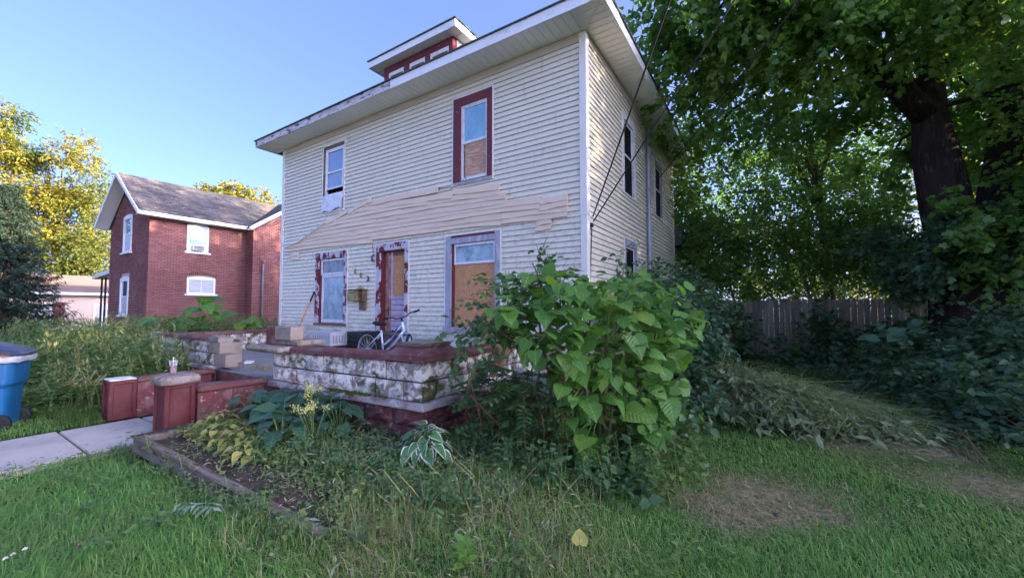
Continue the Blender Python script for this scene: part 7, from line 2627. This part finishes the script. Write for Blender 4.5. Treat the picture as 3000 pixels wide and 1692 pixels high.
# ================================================================== grass, weeds, small growth
def blades(name, P, hdir, Lg, up, wid, m, parent=None, kind='stuff', seg=3):
    """grass blades: each leaves the ground at P, rises and bends over towards hdir"""
    n = len(P)
    P = np.asarray(P, float)
    hd = np.zeros((n, 3))
    hd[:, 0], hd[:, 1] = np.cos(hdir), np.sin(hdir)
    side = np.stack([-np.sin(hdir), np.cos(hdir), np.zeros(n)], -1)
    # twist the flat side at random so blades catch the light differently
    tw = RNG.uniform(-0.9, 0.9, n)
    V = []
    for i in range(seg + 1):
        t = i / seg
        c = P + hd * (Lg * (1 - up) * (0.25 * t + 0.75 * t * t))[:, None]
        c[:, 2] += Lg * (up * t * (1 - 0.45 * t * (1 - up)) + 0.18 * (1 - up) * math.sin(math.pi * min(1, t * 1.1)))
        w = wid * (1 - t) ** 0.7 * (1.0 if i else 0.7)
        sd = side * np.cos(tw)[:, None] + np.array([0, 0, 1.0]) * np.sin(tw)[:, None] * 0.5
        if i < seg:
            V.append(c - sd * w[:, None])
            V.append(c + sd * w[:, None])
        else:
            V.append(c)
    V = np.stack(V, 1)
    k = 2 * seg + 1
    base = np.arange(n)[:, None] * k
    q = np.concatenate([base + np.array([2 * i, 2 * i + 1, 2 * i + 3, 2 * i + 2]) for i in range(seg - 1)], 0)
    tr = base + np.array([2 * seg - 2, 2 * seg - 1, 2 * seg])
    o = np_mesh(name, V.reshape(-1, 3), quads=q, tris=tr, mat=m, parent=parent)
    if kind:
        o['kind'] = kind
    return o


def fan(n, d0, d1, a0=-58, a1=58, p=1.0):
    """points of ground spread over the part of the yard one looks at, thinner with distance"""
    u = RNG.random(n) ** p
    d = d0 * (d1 / d0) ** u
    a = np.radians(RNG.uniform(a0, a1, n))
    t = np.tan(a)
    x = d * (FWD.x / math.hypot(FWD.x, FWD.y)) + d * t * RGT.x
    y = d * (FWD.y / math.hypot(FWD.x, FWD.y)) + d * t * RGT.y
    return x, y


def on_house(x, y):
    return ((x > -12.3) & (x < -3.2) & (y > 3.18)) | ((x > -12.3) & (x < -2.5) & (y > 6.2)) | ((x > -8.66) & (x < -6.53) & (y > 1.8) & (y < 3.3)) | ((x > -8.32) & (x < -6.62) & (y < 2.0))


def in_bed(x, y):
    return (x > -6.05) & (x < -2.45) & (y > 1.52) & (y < 3.3)


def lush(x, y):
    return np.clip(0.5 + 0.5 * snoise(x, y, 2.3, 0.4) + 0.3 * snoise(x, y, 5.5, 1.0), 0, 1)


# the lawn
x, y = fan(265000, 1.75, 13.5, p=1.12)
keep = ~on_house(x, y) & ~in_bed(x, y) & (y < 14.8) & ~((x < -8.5) & (y > 1.4))
bare = bareness(x, y)
keep &= RNG.random(len(x)) > bare * 0.84
rough = np.exp(-((x + 2.2) / 1.25) ** 2 - ((y - 2.1) / 0.85) ** 2)
keep &= RNG.random(len(x)) > 0.92 * rough
x, y, bare = x[keep], y[keep], bare[keep]
lu = lush(x, y)
dist = np.hypot(x, y)
left = np.clip((-x - 1.8) / 1.2, 0, 1)
Lg = (0.065 + 0.15 * lu * left + 0.05 * lu) * RNG.uniform(0.5, 1.4, len(x)) * (1 - 0.6 * bare)
flow = 2.6 + 1.3 * snoise(x, y, 1.5, 3.0) + RNG.normal(size=len(x)) * 0.95
up = np.clip(RNG.normal(0.44, 0.17, len(x)) - 0.20 * left * lu, 0.08, 0.85)
P = np.stack([x, y, ground_h(x, y) - 0.008], -1)
wid = RNG.uniform(0.0016, 0.0034, len(x)) * (1 + 0.16 * np.clip(dist - 2.5, 0, 8))
blades('lawn_grass', P, flow, Lg, up, wid, L['grass'])
# the same lawn carried on beside and behind the point of view
n = 90000
x, y = RNG.uniform(-13, 6.5, n), RNG.uniform(-5.8, 5.5, n)
d_ = x * FWD.x + y * FWD.y
l_ = x * RGT.x + y * RGT.y
keep = ((d_ < 1.8) | (np.abs(l_) > d_ * math.tan(rad(57)))) & ~on_house(x, y) & ~in_bed(x, y) & ~((x > -8.32) & (x < -6.62)) & ~((x < -8.5) & (y > 1.4))
x, y = x[keep], y[keep]
lu = lush(x, y)
blades('lawn_grass', np.stack([x, y, ground_h(x, y) - 0.008], -1), 2.6 + 1.3 * snoise(x, y, 1.5, 3.0) + RNG.normal(size=len(x)) * 0.9, (0.07 + 0.11 * lu) * RNG.uniform(0.6, 1.4, len(x)), np.clip(RNG.normal(0.42, 0.17, len(x)), 0.1, 0.85), RNG.uniform(0.003, 0.006, len(x)), L['grass'], seg=2)
# dead blades and thatch among it
x, y = fan(110000, 1.75, 9, p=1.05)
bare = bareness(x, y)
keep = ~on_house(x, y) & ~in_bed(x, y) & (RNG.random(len(x)) < 0.07 + 0.93 * bare)
x, y, bare = x[keep], y[keep], bare[keep]
P = np.stack([x, y, ground_h(x, y) - 0.004], -1)
blades('dead_grass', P, RNG.uniform(0, 6.28, len(x)), RNG.uniform(0.05, 0.13, len(x)), np.clip(RNG.normal(0.18, 0.12, len(x)), 0.03, 0.6), RNG.uniform(0.0016, 0.003, len(x)), L['grass_dry'])

# fallen bits of leaf and low broad-leaved weeds in the lawn
P, Dr, Nm, S = [], [], [], []
for _ in range(130):
    x_, y_ = random.uniform(-5.8, 2.2), random.uniform(0.5, 4.5)
    if in_bed(np.array([x_]), np.array([y_]))[0] or on_house(np.array([x_]), np.array([y_]))[0]:
        continue
    a = random.uniform(0, 6.28)
    P.append((x_, y_, float(ground_h(x_, y_)) + random.uniform(0.02, 0.07))); Dr.append((math.cos(a), math.sin(a), random.gauss(0, .25))); Nm.append((random.gauss(0, .4), random.gauss(0, .4), 1)); S.append(random.uniform(.02, .055))
leafcloud('leaf_litter', P, Dr, Nm, S, OVATE, L['grass_dry'], None, 'stuff')
P, Dr, Nm, S = [], [], [], []
for _ in range(70):
    x_, y_ = random.uniform(-5.8, 1.8), random.uniform(0.4, 4.2)
    if in_bed(np.array([x_]), np.array([y_]))[0] or on_house(np.array([x_]), np.array([y_]))[0]:
        continue
    for k in range(22):
        a = random.uniform(0, 6.28)
        r = random.uniform(0, .16)
        P.append((x_ + r * math.cos(a), y_ + r * math.sin(a), float(ground_h(x_, y_)) + random.uniform(0.05, 0.11))); Dr.append((math.cos(a), math.sin(a), 0.1)); Nm.append((random.gauss(0, .3), random.gauss(0, .3), 1)); S.append(random.uniform(.02, .045))
leafcloud('lawn_weeds', P, Dr, Nm, S, ROUND, L['weed'], None, 'stuff')

# rough straw and weeds in the right half of the bed and in front of the bush
n = 34000
x = RNG.uniform(-4.0, -0.65, n)
y = RNG.uniform(1.1, 3.4, n)
den = np.exp(-((x + 2.2) / 1.05) ** 2 - ((y - 2.15) / 0.75) ** 2) * (0.6 + 0.5 * snoise(x, y, 6, 1))
k_ = (RNG.random(n) < den) & ~on_house(x, y) & ~((x < -2.75) & (y > 1.5) & (y < 2.0)) & ~((x < -2.4) & (y > 1.5) & (y < 1.64))
x, y = x[k_], y[k_]
P = np.stack([x, y, ground_h(x, y)], -1)
blades('dry_weeds', P, RNG.uniform(0, 6.28, len(x)), RNG.uniform(0.10, 0.30, len(x)), np.clip(RNG.normal(0.38, 0.2, len(x)), 0.05, 0.9), RNG.uniform(0.0013, 0.003, len(x)), L['grass_dry'])
n = 9000
x = RNG.uniform(-3.9, -0.7, n)
y = RNG.uniform(1.35, 3.3, n)
den = np.exp(-((x + 2.2) / 1.1) ** 2 - ((y - 2.1) / 0.8) ** 2)
k_ = (RNG.random(n) < den) & ~on_house(x, y) & ~((x < -2.75) & (y > 1.5) & (y < 2.0)) & ~((x < -2.4) & (y > 1.5) & (y < 1.64))
x, y = x[k_], y[k_]
P = np.stack([x, y, ground_h(x, y)], -1)
blades('rough_grass', P, RNG.uniform(0, 6.28, len(x)), RNG.uniform(0.12, 0.34, len(x)), np.clip(RNG.normal(0.55, 0.2, len(x)), 0.1, 0.95), RNG.uniform(0.0016, 0.0036, len(x)), L['grass'])


def herb_patch(name, pts, h, nl, leaf, m, tpl=OVATE, spread=0.06, stems=True, stem_m='stem_green', bend=0.25):
    """many small upright plants: stems with leaves all the way up"""
    P, Dr, Nm, S = [], [], [], []
    b = MB()
    for (px, py) in pts:
        z0 = float(ground_h(px, py)) if not in_bed(np.array([px]), np.array([py]))[0] else 0.02
        hh = h * random.uniform(0.55, 1.15)
        a = random.uniform(0, 6.28)
        tipv = Vector((px + math.cos(a) * hh * bend, py + math.sin(a) * hh * bend, z0 + hh))
        b0 = Vector((px, py, z0))
        if stems:
            b.tube([b0, b0.lerp(tipv, 0.5) + Vector((0, 0, 0.04 * hh)), tipv], [0.003, 0.002, 0.001], 3, False)
        for k in range(nl):
            t = (k + random.random()) / nl
            p = b0.lerp(tipv, t)
            a2 = random.uniform(0, 6.28)
            P.append((p.x + math.cos(a2) * spread * (1 - 0.5 * t), p.y + math.sin(a2) * spread * (1 - 0.5 * t), p.z))
            Dr.append((math.cos(a2), math.sin(a2), random.uniform(-0.4, 0.5)))
            Nm.append((random.gauss(0, .3), random.gauss(0, .3), 1))
            S.append(random.uniform(*leaf) * (1.1 - 0.5 * t))
    o = leafcloud(name, P, Dr, Nm, S, tpl, m, None, 'stuff')
    if stems and b.v:
        s_ = add_sub('stems', b, M[stem_m], o)
        s_['kind'] = 'stuff'
    return o


def scatter(n, x0, x1, y0, y1, ok=None):
    out = []
    while len(out) < n:
        p = (random.uniform(x0, x1), random.uniform(y0, y1))
        if ok is None or ok(*p):
            out.append(p)
    return out


L['yellow_small'] = leafmat('yellowing_small_leaf', (0.26, 0.29, 0.07), (0.46, 0.42, 0.12), (0.34, 0.20, 0.08), trans=0.3)
L['weed_pale'] = leafmat('pale_weed_leaf', (0.12, 0.21, 0.07), (0.22, 0.31, 0.11), (0.36, 0.38, 0.16), trans=0.3)
# ground cover through the bed
herb_patch('bed_weeds', scatter(230, -4.6, -1.9, 1.75, 3.15, lambda x, y: y > 1.95 + 0.12 * math.sin(5 * x) or (x > -2.7 and random.random() < 0.5)), 0.17, 9, (0.035, 0.075), L['weed'], OVATE, 0.05)
herb_patch('bed_weeds', scatter(120, -4.2, -1.7, 2.1, 2.8), 0.24, 10, (0.045, 0.085), L['weed_dark'], OVATE, 0.05)
herb_patch('bed_weeds', scatter(60, -5.9, -3.2, 1.66, 2.5), 0.12, 8, (0.03, 0.06), L['weed'], OVATE, 0.05)
herb_patch('dry_leaves', scatter(260, -4.6, -1.3, 1.62, 2.9), 0.07, 4, (0.04, 0.085), L['straw'], NARROW, 0.06, False)
herb_patch('cut_leaves', scatter(70, -3.8, -1.0, 1.4, 2.9), 0.08, 4, (0.05, 0.11), L['pale'], NARROW, 0.06, False)
herb_patch('bed_weeds', scatter(130, -5.9, -3.9, 1.95, 2.6), 0.13, 9, (0.04, 0.085), L['weed'], OVATE, 0.07)
herb_patch('yellowed_weeds', scatter(90, -5.9, -3.8, 1.85, 2.45), 0.10, 8, (0.04, 0.08), L['yellow_small'], OVATE, 0.08)
herb_patch('timber_weeds', scatter(22, -3.6, -2.3, 1.40, 1.55), 0.16, 10, (0.035, 0.075), L['weed'], OVATE, 0.07)
herb_patch('cut_leaves', scatter(60, -4.4, -1.6, 1.95, 2.9), 0.20, 5, (0.06, 0.12), L['pale'], NARROW, 0.07, True, 'stem_straw', 0.9)
herb_patch('dry_stalks', scatter(46, -3.4, -1.0, 1.9, 3.0), 0.26, 3, (0.04, 0.08), L['straw'], NARROW, 0.03, True, 'stem_straw', 0.9)
herb_patch('bed_weeds', scatter(260, -4.7, -2.3, 1.95, 2.9), 0.12, 8, (0.045, 0.09), L['weed_pale'], OVATE, 0.08)
herb_patch('bed_weeds', scatter(130, -5.2, -3.0, 1.80, 2.3), 0.09, 7, (0.035, 0.08), L['weed_pale'], NARROW, 0.09)
herb_patch('bush_foot_weeds', scatter(140, -2.6, -0.75, 2.95, 3.9), 0.34, 11, (0.05, 0.10), L['weed_dark'], OVATE, 0.06)
herb_patch('bush_foot_weeds', scatter(45, -1.3, -0.55, 3.2, 4.6), 0.45, 12, (0.05, 0.09), L['weed'], OVATE, 0.06)
herb_patch('path_weeds', scatter(40, -6.62, -6.1, 0.4, 1.9), 0.13, 8, (0.03, 0.06), L['weed'], OVATE, 0.04)
herb_patch('timber_weeds', scatter(46, -6.0, -2.5, 1.40, 1.54), 0.17, 9, (0.03, 0.065), L['weed'], OVATE, 0.05)
herb_patch('porch_weeds', scatter(55, -9.4, -8.2, 5.4, 6.1), 0.42, 12, (0.04, 0.07), L['weed'], NARROW, 0.06)
# lift the porch growth on to the porch floor
for o in list(D.objects):
    if o.name.startswith('porch_weeds'):
        o.location.z += 0.57
b = MB()

# growth on the porch floor by the entrance, on the ledge and up the side wall
n = 260
x, y = RNG.normal(-7.9, 0.22, n), RNG.normal(3.72, 0.10, n)
blades('porch_grass', np.stack([x, y, np.full(n, 0.36)], -1), RNG.uniform(0, 6.28, n), RNG.uniform(0.08, 0.2, n), RNG.uniform(0.3, 0.8, n), np.full(n, 0.003), L['grass_dry'])
herb_patch('ledge_weeds', [(-3.62, 3.215), (-3.70, 3.22), (-3.55, 3.22), (-3.66, 3.21)], 0.01, 2, (0.03, 0.05), L['weed'])
for o in list(D.objects):
    if o.name.startswith('ledge_weeds'):
        o.location.z += 0.46
P, Dr, Nm, S = [], [], [], []
for i in range(150):
    t = random.random()
    P.append((HX1 + 0.05 + random.uniform(0, .10), 10.75 + random.gauss(0, .22) * (1 - 0.5 * t), 1.2 + 1.6 * t))
    Dr.append((0.4, random.gauss(0, .6), random.uniform(-1, .3))); Nm.append((1, 0, 0.4)); S.append(random.uniform(.06, .11))
o = leafcloud('wall_ivy', P, Dr, Nm, S, LOBED, L['deep'])
tag(o, 'patch of dark ivy clinging to the side wall beyond the downpipe', 'climber')
b = MB()
b.tube([(-9.5, 3.86, 0.78), (-9.5, 3.86, 0.98)], 0.014, 6)
tag(b.build('rusty_rod', M['rust'], origin=(-9.5, 3.86, 0.78)), 'short rusty rod standing on the hollow concrete block', 'rod')
b = MB()
b.obox((-8.95, 4.0, 0.385), (0.16, 0.10, 0.03), Matrix.Rotation(0.5, 3, 'Z') @ Matrix.Rotation(0.3, 3, 'X'))
b.obox((-8.85, 3.93, 0.38), (0.10, 0.07, 0.02), Matrix.Rotation(1.2, 3, 'Z'))
tag(b.build('crumpled_wrapper', M['sheet'], origin=(-8.9, 3.95, 0.37)), 'crumpled white wrapper on the porch floor', 'litter')

# left lot: a thick stand of tall weeds
def weed_ok(x, y):
    if on_house(np.array([x]), np.array([y]))[0] or (x > -12.4 and y > 3.1):
        return False
    if math.hypot(x + 9.05, y - 0.98) < 0.75:
        return False
    edge = 1.5 + 0.35 * math.sin(x * 1.4) + max(0, (x + 9.4)) * 0.55
    return y > edge and x < -8.55


pts = scatter(640, -14.5, -8.5, 1.2, 5.5, weed_ok) + scatter(560, -23.5, -12.3, 1.6, 8.5, lambda x, y: y > 1.5 + 0.02 * abs(x))
P, Dr, Nm, S = [], [], [], []
b = MB()
P2, D2, N2, S2 = [], [], [], []
for (px, py) in pts:
    z0 = float(ground_h(px, py))
    edge_d = max(0.0, min(1.0, (py - 1.4) / 1.1))
    hh = (0.42 + 0.75 * edge_d) * random.uniform(0.7, 1.12) + (0.12 if px < -12 else 0)
    a = random.uniform(0, 6.28)
    be = random.uniform(0.05, 0.3)
    b0, tv_ = Vector((px, py, z0)), Vector((px + math.cos(a) * be * hh, py + math.sin(a) * be * hh, z0 + hh))
    b.tube([b0, b0.lerp(tv_, 0.5) + Vector((0, 0, 0.05)), tv_], [0.005, 0.004, 0.002], 3, False)
    nl = 46
    for k in range(nl):
        t = (k + random.random()) / nl
        p = b0.lerp(tv_, t ** 0.8)
        a2 = random.uniform(0, 6.28)
        r = random.uniform(0.02, 0.17) * (1.1 - 0.6 * t)
        P.append((p.x + math.cos(a2) * r, p.y + math.sin(a2) * r, p.z + random.uniform(-.03, .05)))
        Dr.append((math.cos(a2), math.sin(a2), random.uniform(-0.35, 0.6)))
        Nm.append((random.gauss(0, .35), random.gauss(0, .35), 1))
        S.append(random.uniform(0.06, 0.13))
    if random.random() < 0.3:
        for k in range(14):
            t = random.uniform(0.8, 1.12)
            p = b0.lerp(tv_, t)
            P2.append((p.x + random.gauss(0, .04), p.y + random.gauss(0, .04), p.z))
            D2.append((random.gauss(0, .4), random.gauss(0, .4), 1))
            N2.append((random.gauss(0, 1), random.gauss(0, 1), 0.1))
            S2.append(random.uniform(0.06, 0.13))
o = leafcloud('tall_weeds', P, Dr, Nm, S, NARROW, L['weed'], None, 'stuff', wide=RNG.uniform(1.2, 2.6, len(P)))
L['plume'] = leafmat('feathery_seed_head', (0.13, 0.16, 0.06), (0.22, 0.22, 0.09), trans=0.3)
s_ = leafcloud('seed_heads', P2, D2, N2, S2, NARROW, L['plume'], o, 'stuff')
s_ = add_sub('stems', b, M['stem_green'], o)
s_['kind'] = 'stuff'
# soft grass bank beside the path and yellowed stalks by the bin
n = 9000
x = RNG.uniform(-12, -8.32, n)
y = RNG.uniform(0.9, 2.4, n)
k_ = (RNG.random(n) < np.exp(-((y - 1.55 - 0.1 * (x + 10)) / 0.5) ** 2)) & (np.hypot(x + 9.05, y - 0.98) > 0.5) & ~on_house(x, y)
x, y = x[k_], y[k_]
blades('bank_grass', np.stack([x, y, ground_h(x, y)], -1), RNG.normal(-0.9, 0.7, len(x)), RNG.uniform(0.18, 0.42, len(x)), np.clip(RNG.normal(0.55, 0.15, len(x)), 0.2, 0.9), RNG.uniform(0.002, 0.005, len(x)), L['weed'])
b = MB()
P, Dr, Nm, S = [], [], [], []
for i in range(11):
    x, y = -9.5 + random.uniform(-.5, .4), 1.75 + random.uniform(-.12, .3)
    a = random.uniform(-1.2, 0.6)
    pts_ = [(x, y, -0.2), (x + 0.1 * math.cos(a), y + 0.05, 0.25), (x + 0.45 * math.cos(a), y - 0.1, 0.42 + random.uniform(-.1, .12)), (x + 0.75 * math.cos(a), y - 0.22, 0.36)]
    b.tube(pts_, [0.006, 0.005, 0.004, 0.002], 4, False)
    for k in range(14):
        q = Vector(pts_[1]).lerp(Vector(pts_[3]), random.random())
        P.append(tuple(q)); Dr.append((random.gauss(0, 1), random.gauss(0, 1), random.uniform(-.5, .5))); Nm.append((0, 0, 1)); S.append(random.uniform(.04, .09))
o = b.build('yellow_stalks', M['stem_straw'], origin=(-9.4, 1.8, -0.2))
tag(o, 'yellowed arching stalks between the blue bin and the weeds', 'plant')
leafcloud('leaves', P, Dr, Nm, S, NARROW, L['yellow'], o)

# plumes of fine seed heads against the brick wall, left of the siding corner
n = 2600
x = RNG.uniform(-14.6, -12.5, n)
y = RNG.uniform(5.2, 7.5, n)
blades('seeding_grass', np.stack([x, y, np.full(n, -0.25)], -1), RNG.uniform(0, 6.28, n), RNG.uniform(1.0, 1.9, n), np.clip(RNG.normal(0.85, 0.08, n), 0.5, 0.97), RNG.uniform(0.003, 0.007, n), L['plume'], seg=4)

# heap of cut weeds on the right lawn
heap = [atz(2150, 1200), atz(2280, 1190), atz(2400, 1210), atz(2250, 1240), atz(2120, 1225), atz(2480, 1250), atz(2350, 1250)]
P, Dr, Nm, S = [], [], [], []
b = MB()
n = 4200
hx = [p.x for p in heap]
hy = [p.y for p in heap]
PB, HD_, LG_, UP_ = [], [], [], []
for i in range(n):
    c = random.choice(heap)
    x, y = random.gauss(c.x, 0.34), random.gauss(c.y + 0.2, 0.32)
    hgt = 0.50 * math.exp(-((x + 0.25) / 0.95) ** 2 - ((y - 6.35) / 0.75) ** 2) * (0.7 + 0.5 * math.sin(5 * x + 3 * y) ** 2) + 0.05
    z_ = hgt * random.random() ** 0.45
    PB.append((x, y, z_)); HD_.append(random.gauss(-0.6, 1.7)); LG_.append(random.uniform(0.35, 1.0)); UP_.append(random.uniform(-0.12, 0.38))
    for k in range(4):
        P.append((x + random.gauss(0, .16), y + random.gauss(0, .12), z_ + random.uniform(-.02, .06)))
        Dr.append((random.gauss(0.3, .8), random.gauss(-.3, .8), random.uniform(-.9, .2))); Nm.append((random.gauss(0, .6), random.gauss(0, .6), 1)); S.append(random.uniform(.06, .17))
L['heap'] = leafmat('wilting_stems', (0.13, 0.20, 0.07), (0.26, 0.32, 0.13), (0.38, 0.32, 0.17), trans=0.2)
L['heap2'] = leafmat('wilting_leaves', (0.11, 0.17, 0.08), (0.22, 0.28, 0.15), (0.34, 0.39, 0.26), trans=0.25)
o = blades('cut_weeds', np.array(PB), np.array(HD_), np.array(LG_), np.array(UP_), RNG.uniform(0.003, 0.007, n), L['heap'])
leafcloud('leaves', P, Dr, Nm, S, NARROW, L['heap2'], o, 'stuff', wide=np.full(len(P), 1.6))
b = MB()
b.tube([W(2105, 1088, 6.3), W(2200, 1113, 6.2), W(2330, 1120, 6.2), W(2520, 1114, 6.3)], [0.010, 0.010, 0.008, 0.005], 6)
tag(b.build('green_stalk', M['stem_green'], origin=W(2300, 1115, 6.2)), 'long straight yellow-green stalk lying across the cut weeds', 'stalk')
# withered stalk with yellow leaves
b = MB()
q = [W(2110, 1180, 5.6), W(2112, 1080, 5.6), W(2126, 1030, 5.6), W(2140, 975, 5.6)]
b.tube(q, [0.008, 0.007, 0.005, 0.003], 5)
ws = b.build('withered_stalk', M['stem_straw'], origin=q[0])
tag(ws, 'upright withered stalk with a few yellow leaves and a red tip beside the leafy bush', 'plant')
P, Dr, Nm, S = [], [], [], []
for i in range(20):
    t = random.uniform(0.25, 0.9)
    p = Vector(q[0]).lerp(Vector(q[2]), t)
    a = random.uniform(0, 6.28)
    P.append(tuple(p)); Dr.append((math.cos(a), math.sin(a), random.uniform(-.2, .7))); Nm.append((0, -0.6, 1)); S.append(random.uniform(0.10, 0.20))
leafcloud('leaves', P, Dr, Nm, S, NARROW, L['yellow'], ws)
P, Dr, Nm, S = [], [], [], []
for i in range(14):
    p = Vector(q[3]) + Vector((random.gauss(0, .012), random.gauss(0, .012), random.uniform(-.09, .03)))
    P.append(tuple(p)); Dr.append((random.gauss(0, 1), random.gauss(0, 1), 0.4)); Nm.append((0, 0, 1)); S.append(.035)
L['redtip'] = leafmat('withered_red_bloom', (0.30, 0.10, 0.06), (0.42, 0.20, 0.10), trans=0.2)
leafcloud('bloom', P, Dr, Nm, S, OVATE, L['redtip'], ws)

# small single plants and things in the near grass
def sprig(name, label, cat, px, py, h, n, leaf, m, tpl=OVATE):
    p0 = atz(px, py)
    z0 = float(ground_h(p0.x, p0.y))
    b = MB()
    tip_ = Vector((p0.x + 0.02, p0.y, z0 + h))
    b.tube([(p0.x, p0.y, z0), tip_], [0.004, 0.002], 5)
    o = b.build(name, M['stem_green'], origin=(p0.x, p0.y, z0))
    tag(o, label, cat)
    P, Dr, Nm, S = [], [], [], []
    for k in range(n):
        t = 0.25 + 0.75 * k / n
        a = 2.4 * k
        P.append((p0.x + 0.01 * math.cos(a), p0.y + 0.01 * math.sin(a), z0 + h * t))
        Dr.append((math.cos(a), math.sin(a), 0.35)); Nm.append((random.gauss(0, .2), random.gauss(0, .2), 1)); S.append(random.uniform(*leaf) * (1.15 - 0.5 * t))
    leafcloud('leaves', P, Dr, Nm, S, tpl, m, o)


L['bright'] = leafmat('bright_seedling_leaf', (0.13, 0.27, 0.05), (0.20, 0.34, 0.07), trans=0.35)
sprig('seedling', 'bright green leafy seedling at the bottom edge, below the dry weeds', 'seedling', 1360, 1680, 0.21, 20, (0.07, 0.11), L['bright'])
sprig('seedling', 'yellow-green seedling beside the fallen yellow leaf', 'seedling', 1690, 1600, 0.20, 12, (0.06, 0.09), L['weed'])
sprig('seedling', 'leafy seedling in the bed with a limp top, in front of the leafy bush', 'seedling', 1530, 1330, 0.40, 12, (0.08, 0.12), L['weed'])
sprig('seedling', 'tall thin seedling among the dry weeds, right of the hosta', 'seedling', 1640, 1480, 0.36, 9, (0.07, 0.10), L['bright'], NARROW)
sprig('seedling', 'seedling hanging over the grass by the right end of the timber', 'seedling', 1040, 1620, 0.18, 10, (0.06, 0.09), L['weed_dark'])
sprig('seedling', 'pale seedling at the left end of the timber edging', 'seedling', 640, 1400, 0.16, 10, (0.06, 0.09), L['bright'])
yl = D.objects.new('fallen_leaf', big_leaf_mesh('fallen_leaf', L['yellow'], ratio=0.9, droop=0.1, fold=0.15, wave=0.06))
COL.objects.link(yl)
p = atz(1703, 1640)
orient(yl, (p.x, p.y - 0.02, 0.10), (-0.25, 0.6, 0.30), (0.3, -0.6, 1), 0.11)
tag(yl, 'yellow fallen leaf standing in the grass near the bottom edge', 'leaf')
wl = D.objects.new('fallen_leaf', big_leaf_mesh('fallen_leaf', L['pale'], ratio=0.8, droop=0.1, fold=0.2))
COL.objects.link(wl)
p = atz(2068, 1390)
orient(wl, (p.x, p.y, 0.07), (-0.6, 0.6, 0.2), (0.2, -0.5, 1), 0.085)
tag(wl, 'whitish fallen leaf on the dark lawn right of the leafy bush', 'leaf')
P, Dr, Nm, S = [], [], [], []
b = MB()
p = atz(515, 1490)
pinnate(b, P, Dr, Nm, S, (p.x - 0.05, p.y, 0.02), (0.9, 0.25, 0.02), 0.40, 9, 0.095, 0.05)
P = [(a_, b_, float(ground_h(a_, b_)) + 0.06 + random.uniform(-.02, .02)) for a_, b_, c_ in P]
fl = b.build('fallen_frond', M['stem_green'], origin=(p.x, p.y, 0))
fl.location.z += 0.03
tag(fl, 'wilted pale compound leaf lying on the left lawn', 'leaf')
leafcloud('leaflets', P, Dr, [(0, -0.3, 1)] * len(P), S, NARROW, L['pale'], fl, wide=np.full(len(P), 1.5))
for (px, py, lb_) in ((35, 1672, 'white clover head lowest in the left corner'), (70, 1655, 'white clover head upper right of the pair in the left corner'), (14, 1686, 'white clover head cut by the bottom left corner')):
    p = atz(px, py, -0.02)
    b = MB()
    z0 = float(ground_h(p.x, p.y))
    b.tube([(p.x, p.y, z0), (p.x, p.y, z0 + 0.10)], 0.0015, 4)
    o = b.build('clover_flower', M['stem_green'], origin=(p.x, p.y, z0))
    tag(o, lb_, 'flower', 'clover flowers in the left corner')
    n = 46
    v = unit(RNG.normal(size=(n, 3)))
    v[:, 2] = np.abs(v[:, 2])
    leafcloud('flower_head', v * 0.004 + np.array([p.x, p.y, z0 + 0.105]), v, RNG.normal(size=(n, 3)), 0.010, DIAMOND, L['white_flower'], o)
for (px, py, r, lb_) in ((232, 1600, 0.018, 'small pinkish stone in the left lawn'), (2275, 1520, 0.02, 'small dark stone on the bare patch of the lawn')):
    p = atz(px, py, 0.0)
    z0 = float(ground_h(p.x, p.y))
    b = MB()
    b.lathe([(0.004, 0), (r, r * 0.5), (r * 0.9, r * 1.1), (r * 0.4, r * 1.5)], (p.x, p.y, z0 + 0.03), 9)
    tag(b.build('pebble', M['block_red'], origin=(p.x, p.y, z0)), lb_, 'stone')
